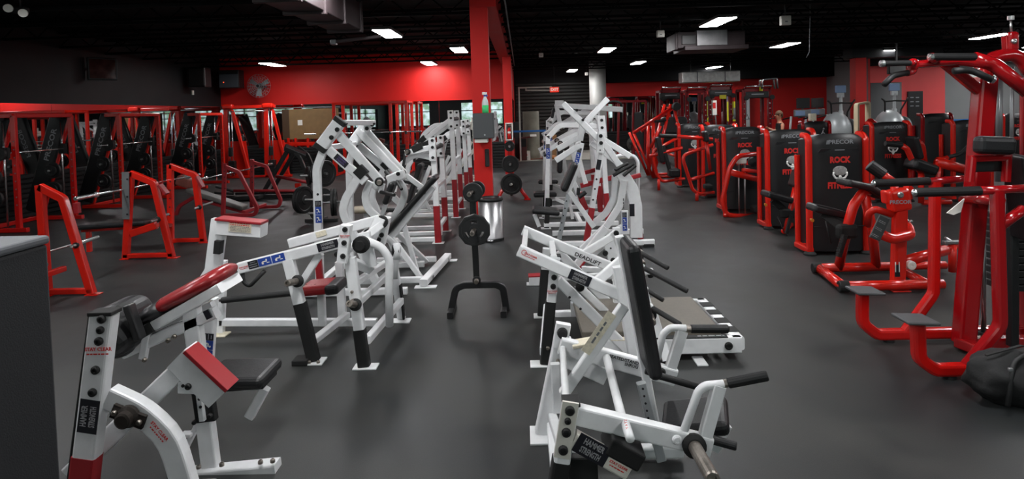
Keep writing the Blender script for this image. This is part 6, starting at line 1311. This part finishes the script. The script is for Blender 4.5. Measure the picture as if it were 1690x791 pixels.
for sx in (-1, 1): fr.box((c0[0]+sx*w/2, 17.43, c0[2]), (.03, .14, h), .004)
for sz in (-1, 1): fr.box((c0[0], 17.43, c0[2]+sz*h/2), (w+.03, .14, .03), .004)
fr.build('frame', LABEL_WHT, e); MB().box((c0[0], 17.485, c0[2]), (w, .02, h), 0).build('back', mat('case_back', srgb(170, 150, 146), .5), e)
ex_ = MB().lathe(V(c0[0], 17.43, c0[2]-h*.45), Z1, [(0, 0), (.05, 0), (.055, .02), (.055, .27), (.02, .32), (.02, .34), (0, .34)], 16, True).build('cylinder', RED, e); MB().box((c0[0], 17.40, c0[2]-.02), (.09, .06, .06), .005).build('label', LABEL_WHT, ex_); MB().box((c0[0]+.01, 17.43, c0[2]-h*.45+.36), (.08, .03, .03), .006).build('valve', FOOT, ex_)
# unfinished bay
Y_ = 24.0; xa, xb = q(864, 250, Y_).x, q(891, 250, Y_).x; zt = q(878, 184, Y_).z
e = empty('roll_of_matting', ((xa+xb)/2, Y_, 0), 'tall upright roll of dull matting standing in the dark bay', 'roll'); r = (xb-xa)/2
MB().lathe(V((xa+xb)/2, Y_, .02), Z1, [(0, 0), (r, 0), (r, .3), (r*1.01, .9), (r, zt-.05), (r*.97, zt-.02), (r*.5, zt-.03), (0, zt-.06)], 36, True).build('roll', mat('matting', srgb(140, 136, 122), .7, var=.25, vscale=2.5), e); MB().lathe(V((xa+xb)/2, Y_, zt-.04), Z1, [(0, 0), (r*.93, 0), (r*.93, .03), (r*.6, .035), (0, .03)], 30).build('top_layer', LABEL_YEL, e)
def prop(px0, py0, px1, Yp, dep, nm, lab, cat, m, hgt=None, z0=.02):
    a, b = q(px0, py0, Yp), q(px1, py0, Yp); z1 = a.z; e = empty(nm, ((a.x+b.x)/2, Yp, z0), lab, cat)
    MB().box(((a.x+b.x)/2, Yp+dep/2, (z0+z1)/2), (b.x-a.x, dep, z1-z0), .006).build('box_body', m, e); return e, a, b, z1
e, a, b, z1 = prop(862, 250.0, 875, 23.35, .28, 'carton', 'white carton with red print on the concrete bay floor', 'box', LABEL_WHT)
MB().box(((a.x+b.x)/2-.03, 23.345, z1*.62), (.14, .006, .06), 0).build('red_print', INK_RED, e); MB().box(((a.x+b.x)/2, 23.49, z1+.003), (.3, .28, .006), .002).build('lid_flaps', LABEL_YEL, e)
for k in range(3): MB().box(((a.x+b.x)/2-.02+.02*k, 23.346, z1*.3-.05*k), (.18-.03*k, .004, .012), 0).build('print_line', GREYM, e)
e, a, b, z1 = prop(903, 224, 918, 23.8, .4, 'cardboard_box', 'tall brown cardboard box behind the right row of white machines', 'box', CARD); MB().box(((a.x+b.x)/2, 23.795, z1*.75), (b.x-a.x+.02, .01, z1*.5), .003).build('upper_carton', mat('cardboard_light', srgb(176, 132, 86), .8), e); MB().box(((a.x+b.x)/2, 24.0, z1+.006), (b.x-a.x+.04, .44, .012), .003).build('lid_flap', CARD, e)
e, a, b, z1 = prop(895, 238, 907, 24.3, .3, 'black_bin', 'black bin with a pale bundle on top next to the cardboard box', 'bin', BLACK); MB().ball(V((a.x+b.x)/2, 24.45, z1+.1), .16, 1, .9, .75).build('pale_bundle', LABEL_WHT, e)
e = empty('tool_stand', q(868, 232, 23.35), 'dark red tool stand with a white sheet in front of the mat roll', 'stand'); a = q(858, 245, 23.7)
MB().box(V(a.x+.12, 23.42, .47), (.3, .26, .9), .03).build('body', mat('dark_red_plastic', srgb(70, 18, 16), .5), e); MB().box(V(a.x+.12, 23.28, .7), (.26, .02, .3), .01).build('panel', FOOT, e); bar(e, 'arm', [V(a.x+.2, 23.4, .9), q(878, 226, 23.4)], .06, .06, mat('dark_red_metal', srgb(110, 26, 20), .4)); MB().box(q(880, 224, 23.38), (.25, .2, .03), .005, Matrix.Rotation(.35, 3, 'X')).build('white_sheet', LABEL_WHT, e)
tag(tube(None, 'hose', [V(a.x+.35, 23.5, .04), V(a.x+.8, 23.7, .04), V(a.x+1.1, 23.45, .04), V(a.x+1.5, 23.6, .04)], .02, mat('hose_rust', srgb(130, 70, 50), .6), fillet=.2), 'rust coloured hose lying on the concrete', 'hose')
e = empty('canvas_bag', q(907, 262, 23.4), 'low orange-brown bag lying on the concrete near the cardboard box', 'bag'); p = q(907, 262, 23.4); MB().ball(V(p.x, 23.4, .11), .18, 1.5, .8, .5).build('bag_body', mat('orange_bag', srgb(180, 110, 50), .7), e); tube(e, 'handle', [V(p.x-.12, 23.35, .18), V(p.x, 23.35, .25), V(p.x+.12, 23.35, .18)], .012, CARD, fillet=.08)
tag(MB().box(V(XD+.12, 24.2, .75), (.22, .06, 1.5), .01).build('metal_sheet', mat('sheet_dark', srgb(70, 72, 74), .5, .3)), 'dark metal sheet leaning beside the divider wall', 'sheet')
# exercise ball
p = q(1047, 235, 26.6); e = empty('exercise_ball', (p.x, 26.6, 0), 'grey exercise ball on the floor before the back mirror', 'ball'); MB().ball(V(p.x, 26.6, .36), .33, u=28, v=18).build('ball', BALL, e); MB().lathe(V(p.x, 26.6, 0), Z1, [(0, 0), (.2, 0), (.22, .05), (.16, .06), (0, .05)], 24).build('ring_base', LABEL_WHT, e)
# dark red cable towers at the back right
def cable_tower(lab, px0, px1, Yp, top, hdr=True, lp=False):
    x0, x1 = q(px0, 200, Yp).x, q(px1, 200, Yp).x; e = empty('cable_tower', ((x0+x1)/2, Yp, 0), lab, 'gym machine')
    for x in (x0, x1):
        for dy in (0, .6):
            u = bar(e, 'post', [V(x, Yp+dy, .02), V(x, Yp+dy, top)], .12, .1, WINE, r=.02)
            if dy == 0:
                for k in range(9): MB().lathe(V(x, Yp-.052, .6+.17*k), FR, [(0, 0), (.02, 0), (.02, .004), (0, .004)], 8).build('post_hole', CHROME, u)
        tube(e, 'guide_rod', [V(x+.14, Yp+.3, .1), V(x+.14, Yp+.3, top-.1)], .018, CHROME); bar(e, 'side_beam', [V(x, Yp, top), V(x, Yp+.6, top)], .1, .1, WINE, hint=Z1); bar(e, 'base_beam', [V(x, Yp-.2, .05), V(x, Yp+.7, .05)], .1, .1, WINE, hint=Z1)
        for k in range(12): MB().box(V(x+.14, Yp+.3, .2+.055*k), (.2, .16, .05), .005).build('stack_plate', IRON, e)
        pu = MB().lathe(V(x+.06, Yp-.08, top-.25), FR, [(0, 0), (.08, 0), (.06, .02), (.08, .04), (0, .04)], 16).build('pulley', FOOT, e)
        tube(e, 'pull_handle', [V(x+.06, Yp-.1, top-.3), V(x+.05, Yp-.12, 1.6), V(x+.0, Yp-.12, 1.45), V(x+.12, Yp-.12, 1.45), V(x+.06, Yp-.12, 1.6)], .012, GRIP)
    bar(e, 'top_beam', [V(x0, Yp, top), V(x1, Yp, top)], .14, .1, WINE); tube(e, 'pull_up_bar', [V(x0, Yp-.2, top+.12), V(x1, Yp-.2, top+.12)], .025, CHROME)
    for x in (x0, x1): tube(e, 'bar_bracket', [V(x, Yp, top), V(x, Yp-.2, top+.12)], .025, WINE)
    if hdr: h = MB().slab(V((x0+x1)/2-.38, Yp-.06, top-.16), V((x0+x1)/2+.38, Yp-.06, top-.16), .22, .08, bev=.03).build('header', BLACK, e); MB().box(V((x0+x1)/2, Yp-.103, top-.14), (.4, .006, .03), 0).build('header_mark', DECAL_SILVER, h)
    if lp: 
        for dx in (0, -.25): tube(e, 'top_loop', [V(x1-.35+dx*.1, Yp-.1+dx, top+.02), V(x1-.35, Yp-.12+dx, top+.32), V(x1+.1, Yp-.12+dx, top+.36), V(x1+.14, Yp-.1+dx, top+.02)], .03, CHROME, fillet=.06)
    return e
cable_tower('dark red cable tower just left of the far towers, beside the ball', 1092, 1122, 20.6, 2.45)
cable_tower('dark red cable tower standing above the long padded handle', 1134, 1164, 19.6, 2.4, False)
cable_tower('dark red cable tower with yellow tag and pull-up bars', 1172, 1206, 20.8, 2.5)
cable_tower('dark red cable tower with two chrome top loops', 1228, 1270, 20.2, 2.4, True, True)
# lever machine visible in dark behind added as a solid stand-in for the reflected pair left of the ball
e = empty('reflected_lat_machine', (4.6, 24.8, 0), 'dark red pulldown machine added for a reflection far behind the crossed white arms', 'gym machine')
for x in (3.9, 4.5, 5.0): bar(e, 'post', [V(x, 24.8, .02), V(x+.1, 24.8, 2.2)], .1, .1, WINE)
bar(e, 'top_beam', [V(3.9, 24.8, 2.2), V(5.1, 24.8, 2.2)], .1, .1, WINE); tube(e, 'pulldown_bar', [q(1003, 170, 24.4), q(1012, 167, 24.4), q(1020, 168, 24.4), q(1026, 172, 24.4)], .04, GRIP); tube(e, 'cable', [q(1014, 167, 24.4), V(q(1014, 167, 24.4).x, 24.7, 2.2)], .01, FOOT); seat_slab(e, V(4.3, 24.5, .5), V(4.7, 24.5, .5), .1, .3); bar(e, 'seat_post', [V(4.5, 24.5, .45), V(4.5, 24.5, .02)], .1, .1, WINE)
MB().box(V(4.75, 24.9, .95), (.4, .3, 1.6), .03).build('stack_shroud', SHELL, e)
# yellow tags and poster
for px, py, lab in ((1193, 160, 'yellow paper tag on the cable tower with pull-up bars'), (1256, 147, 'small yellow tag on top of the looped cable tower')):
    p = q(px, py, 20.7 if px < 1200 else 20.05); tag(MB().box(p, (.22 if px < 1200 else .1, .03, .13), .004).build('paper_tag', YEL), lab, 'tag')
for px0, px1, py0, py1, m, lab in ((1166, 1172, 165, 205, YEL, 'tall yellow banner strip on the back wall'), (1200, 1217, 168, 200, YEL, 'yellow poster between the cable towers on the back wall'), (1173, 1183, 166, 190, LABEL_WHT, 'red and white poster on the back wall')):
    c0, s_ = wallrect(px0, py0, px1, py1, YBR-.03, .02); e = empty('poster', c0, lab, 'poster'); MB().box(c0, s_, .003).build('sheet', m, e)
    if m is LABEL_WHT: MB().box((c0[0], c0[1]-.012, c0[2]+.1), (s_[0]*.6, .004, s_[2]*.4), 0).build('red_print', INK_RED, e)
    else: MB().box((c0[0]+s_[0]*.2, c0[1]-.012, c0[2]-.1), (s_[0]*.3, .004, s_[2]*.6), 0).build('grey_print', GREYM, e)
c0, s_ = wallrect(1229, 168, 1236, 225, YBR-.1, .2); tag(MB().box((c0[0], 27.25, 1.2), (s_[0], .25, 2.4), .02).build('support_column', GREYP), 'pale grey square column against the red back wall', 'column')
# cardio deck with treadmills and ellipticals
tag(struct('trim_cardio_deck', MB().box((10.3, 21.1, .2), (5.8, 4.6, .4), .02), WALLK))
DZ = .4
def treadmill(lab, x, y):
    e = empty('treadmill', (x, y, DZ), lab, 'treadmill')
    MB().box((x, y+.5, DZ+.12), (.8, 1.7, .2), .03).build('deck', SHELL, e); MB().box((x, y+.5, DZ+.225), (.5, 1.6, .02), .004).build('belt', FOOT, e)
    for s in (-1, 1): tube(e, 'upright', [V(x+s*.36, y-.1, DZ+.2), V(x+s*.36, y-.3, DZ+1.1)], .035, GREYP); grip(e, V(x+s*.34, y-.3, DZ+1.08), V(x+s*.34, y+.35, DZ+1.0), .025)
    MB().slab(V(x-.27, y-.3, DZ+1.2), V(x+.27, y-.3, DZ+1.2), .24, .12, bev=.04).build('console', GREYM, e); sc = MB().slab(V(x-.21, y-.36, DZ+1.52), V(x+.21, y-.36, DZ+1.52), .34, .06, bev=.015).build('screen', BLACK, e); bar(sc, 'screen_stalk', [V(x, y-.3, DZ+1.2), V(x, y-.34, DZ+1.55)], .06, .04, GREYM)
    MB().box((x-.1, y-.38, DZ+1.2), (.3, .02, .16), .004).build('display', SCREEN, e)
treadmill('treadmill with dark screen, leftmost in front of the red wall', q(1317, 180, 20).x, 20); treadmill('treadmill with dark screen, left of the silver elliptical', q(1341, 180, 21.6).x, 21.6)
def elliptical(lab, px, Yp, z0):
    x = q(px, 180, Yp).x; e = empty('elliptical_trainer', (x, Yp, z0), lab, 'elliptical trainer')
    sh = MB().ball(V(x-.08, Yp, z0+.62), .52, .85, .9, 1.15).build('drive_cover', GREYP, e); MB().lathe(V(x+.34, Yp, z0+.6), X1, [(0, 0), (.4, 0), (.38, .08), (0, .1)], 28).build('side_disc', GREYM, e)
    tube(e, 'mast', [V(x, Yp-.1, z0+1.0), V(x+.02, Yp-.1, z0+1.25), V(x+.02, Yp-.1, z0+1.75)], .06, GREYP, fillet=.1, taper=[1.5, 1.2, 1, .9, .8])
    MB().slab(V(x-.17, Yp-.12, z0+1.93), V(x+.17, Yp-.12, z0+1.93), .24, .07, bev=.03).build('console', SCREEN, e); MB().slab(V(x-.1, Yp-.1, z0+1.74), V(x+.12, Yp-.1, z0+1.74), .16, .08, bev=.03).build('console_neck', GREYP, e)
    for s in (-1, 1):
        tube(e, 'moving_arm', [V(x+s*.2, Yp, z0+.6), V(x+s*.25, Yp-.05, z0+1.2), V(x+s*.34, Yp-.2, z0+1.5), V(x+s*.42, Yp-.15, z0+1.58)], .025, FOOT, fillet=.1); tube(e, 'pedal_rail', [V(x+s*.18, Yp+.2, z0+.3), V(x+s*.18, Yp+1.2, z0+.15)], .04, GREYM); MB().box((x+s*.18, Yp+.7, z0+.27), (.16, .36, .04), .015).build('pedal', FOOT, e)
    tube(e, 'fixed_bar', [V(x-.35, Yp-.16, z0+1.48), V(x, Yp-.14, z0+1.5), V(x+.35, Yp-.16, z0+1.48)], .025, FOOT); MB().box((x, Yp+.5, z0+.06), (.5, 2.0, .1), .02).build('base', GREYM, e)
elliptical('silver elliptical trainer before the grey side wall', 1384, 19.4, DZ)
e = elliptical('silver elliptical trainer right of the red pillar, added for the wall mirror reflection', 1472, 19.6, .42); tag(struct('trim_cardio_deck_right', MB().box((12.5, 20.2, .21), (2.0, 2.6, .42), .02), WALLK))  # second trainer added in place of a mirror image
tag(MB().box(V(6.98, 14.65, 1.575), (.15, .12, .17), .01).build('tissue_box', LABEL_YEL), 'small cream box on top of the small far black tower', 'box')
e = empty('stepper_machine', q(1425, 195, 16), 'beige edged stepper frame between red pillar and club-emblem tower', 'gym machine'); p = q(1420, 195, 16.2)
bar(e, 'frame', [V(p.x-.1, 16.2, .02), V(p.x-.1, 16.2, 1.85), V(p.x+.2, 16.2, 1.9), V(p.x+.2, 16.2, .02)], .05, .2, mat('beige_plastic', srgb(196, 180, 150), .5), fillet=.05); bar(e, 'red_arm', [V(p.x-.05, 16.1, 1.1), V(p.x+.2, 16.1, 1.45), V(p.x+.5, 16.1, 1.2)], .08, .08, RED, fillet=.05)
e = empty('wall_screen', q(1483, 113, 18), 'black screen hanging behind the left grip of the tall red machine', 'screen'); c0, s_ = wallrect(1463, 102, 1492, 122, 18, .1); MB().box(c0, s_, .02).build('case', BLACK, e); MB().box((c0[0], c0[1]-.06, c0[2]), (s_[0]*.9, .02, s_[2]*.85), .004).build('glass', IRON, e); bar(e, 'hanger', [V(*c0), V(c0[0], c0[1], 3.6)], .05, .05, BLACK)
# seated person by the red wall
def person():
    Yp = 18.0; x = q(1284, 190, Yp).x
    seat = .74
    e = empty('person', (x, Yp, 0), 'person in a black sleeveless top with short brown hair, seated by the red wall', 'person')
    J = {}; vs = []; es = []; rs = []
    def j(n, p, r, par=None):
        J[n] = len(vs); vs.append(Vector((x, Yp, seat))+Vector(p)); rs.append(r)
        if par: es.append((J[par], J[n]))
    j('pelvis', (0.06, 0, .1), (.15, .12)); j('waist', (.07, 0, .3), (.125, .1), 'pelvis'); j('chest', (.06, 0, .5), (.15, .11), 'waist'); j('neck0', (.05, 0, .63), (.07, .07), 'chest'); j('neck', (.03, 0, .7), (.05, .05), 'neck0'); j('head0', (.02, 0, .78), (.075, .085), 'neck'); j('head', (.015, 0, .86), (.08, .095), 'head0'); j('crown', (.02, 0, .92), (.05, .06), 'head')
    for s, n in ((-1, 'r'), (1, 'l')):
        j('sh'+n, (.06, s*.17, .58), (.055, .055), 'chest'); j('el'+n, (.02, s*.22, .34), (.042, .042), 'sh'+n); j('wr'+n, (-.2, s*.1, .42), (.03, .03), 'el'+n); j('palm'+n, (-.27, s*.06, .45), (.036, .022), 'wr'+n)
        for k in range(4): j('f%d%s' % (k, n), (-.32-.008*(k % 2), s*.05-s*.018*k+s*.02, .48), (.012, .012), 'palm'+n); j('g%d%s' % (k, n), (-.33, s*.05-s*.018*k+s*.02, .515), (.01, .01), 'f%d%s' % (k, n))
        j('th'+n, (-.28, s*.02, .49), (.013, .013), 'palm'+n)
        j('hip'+n, (.03, s*.1, .07), (.1, .09), 'pelvis'); j('kn'+n, (-.4, s*.14, .09), (.065, .065), 'hip'+n); j('an'+n, (-.42, s*.14, -.5), (.042, .042), 'kn'+n); j('toe'+n, (-.6, s*.15, -.58), (.04, .03), 'an'+n)
    me = bpy.data.meshes.new('body'); me.from_pydata([v-Vector(e.location) for v in vs], es, []); o = bpy.data.objects.new('body', me); COL.objects.link(o); o.parent = e
    sk = o.modifiers.new('s', 'SKIN'); me.skin_vertices.new() if not me.skin_vertices else None
    for i, r in enumerate(rs): me.skin_vertices[0].data[i].radius = r
    me.skin_vertices[0].data[0].use_root = True
    ss = o.modifiers.new('ss', 'SUBSURF'); ss.levels = ss.render_levels = 2
    dg = bpy.context.evaluated_depsgraph_get(); m2 = bpy.data.meshes.new_from_object(o.evaluated_get(dg)); o.modifiers.clear(); o.data = m2; m2.materials.clear(); m2.materials.append(SKIN)
    for p in m2.polygons: p.use_smooth = True
    def shell(name, test, m, off):
        b = bmesh.new(); b.from_mesh(m2); b.normal_update()
        for v in b.verts: v.co += v.normal*off
        bmesh.ops.delete(b, geom=[f for f in b.faces if not test(f.calc_center_median()+Vector(e.location)-Vector((x, Yp, seat)))], context='FACES'); mm = bpy.data.meshes.new(name); b.to_mesh(mm); b.free(); mm.materials.clear(); mm.materials.append(m)
        for p in mm.polygons: p.use_smooth = True
        oo = bpy.data.objects.new(name, mm); COL.objects.link(oo); oo.parent = o; return oo
    shell('sleeveless_top', lambda c: .1 < c.z < .62 and abs(c.y) < .17 and c.x > -.12, mat('black_cloth', srgb(24, 24, 26), .8), .008)
    shell('trousers', lambda c: c.z <= .12 and c.z > -.46, mat('black_leggings', srgb(26, 26, 30), .7), .01); shell('shoes', lambda c: c.z <= -.46, mat('shoe_grey', srgb(90, 90, 94), .6), .012)
    h = MB().ball(V(x+.035, Yp, seat+.89), .1, 1.05, 1.0, 1.0); h.ball(V(x+.1, Yp, seat+.83), .06, .8, 1, 1.2); h.build('hair', HAIR, o)
    f = MB(); f.slab(V(x-.07, Yp, seat+.85), V(x-.095, Yp, seat+.825), .025, .025, bev=.008); f.build('nose', SKIN, o)
    for s in (-1, 1): MB().ball(V(x-.066, Yp+s*.032, seat+.862), .011, u=10, v=8).build('eye', INK_BLK, o); MB().ball(V(x+.02, Yp+s*.09, seat+.85), .022, .8, .4, 1.3, 10, 8).build('ear', SKIN, o)
    MB().ball(V(x-.07, Yp, seat+.795), .018, .5, 1.2, .4, 10, 8).build('mouth', mat('lips', srgb(160, 84, 76), .5), o)
    b = empty('bench', (x+.05, Yp, 0), 'black bench under the seated person by the red wall', 'bench'); seat_slab(b, V(x-.3, Yp, seat-.045), V(x+.45, Yp, seat-.045), .08, .34)
    for dx in (-.2, .35): bar(b, 'leg', [V(x+dx, Yp, seat-.08), V(x+dx, Yp, .01)], .06, .06, BLACK)
person()
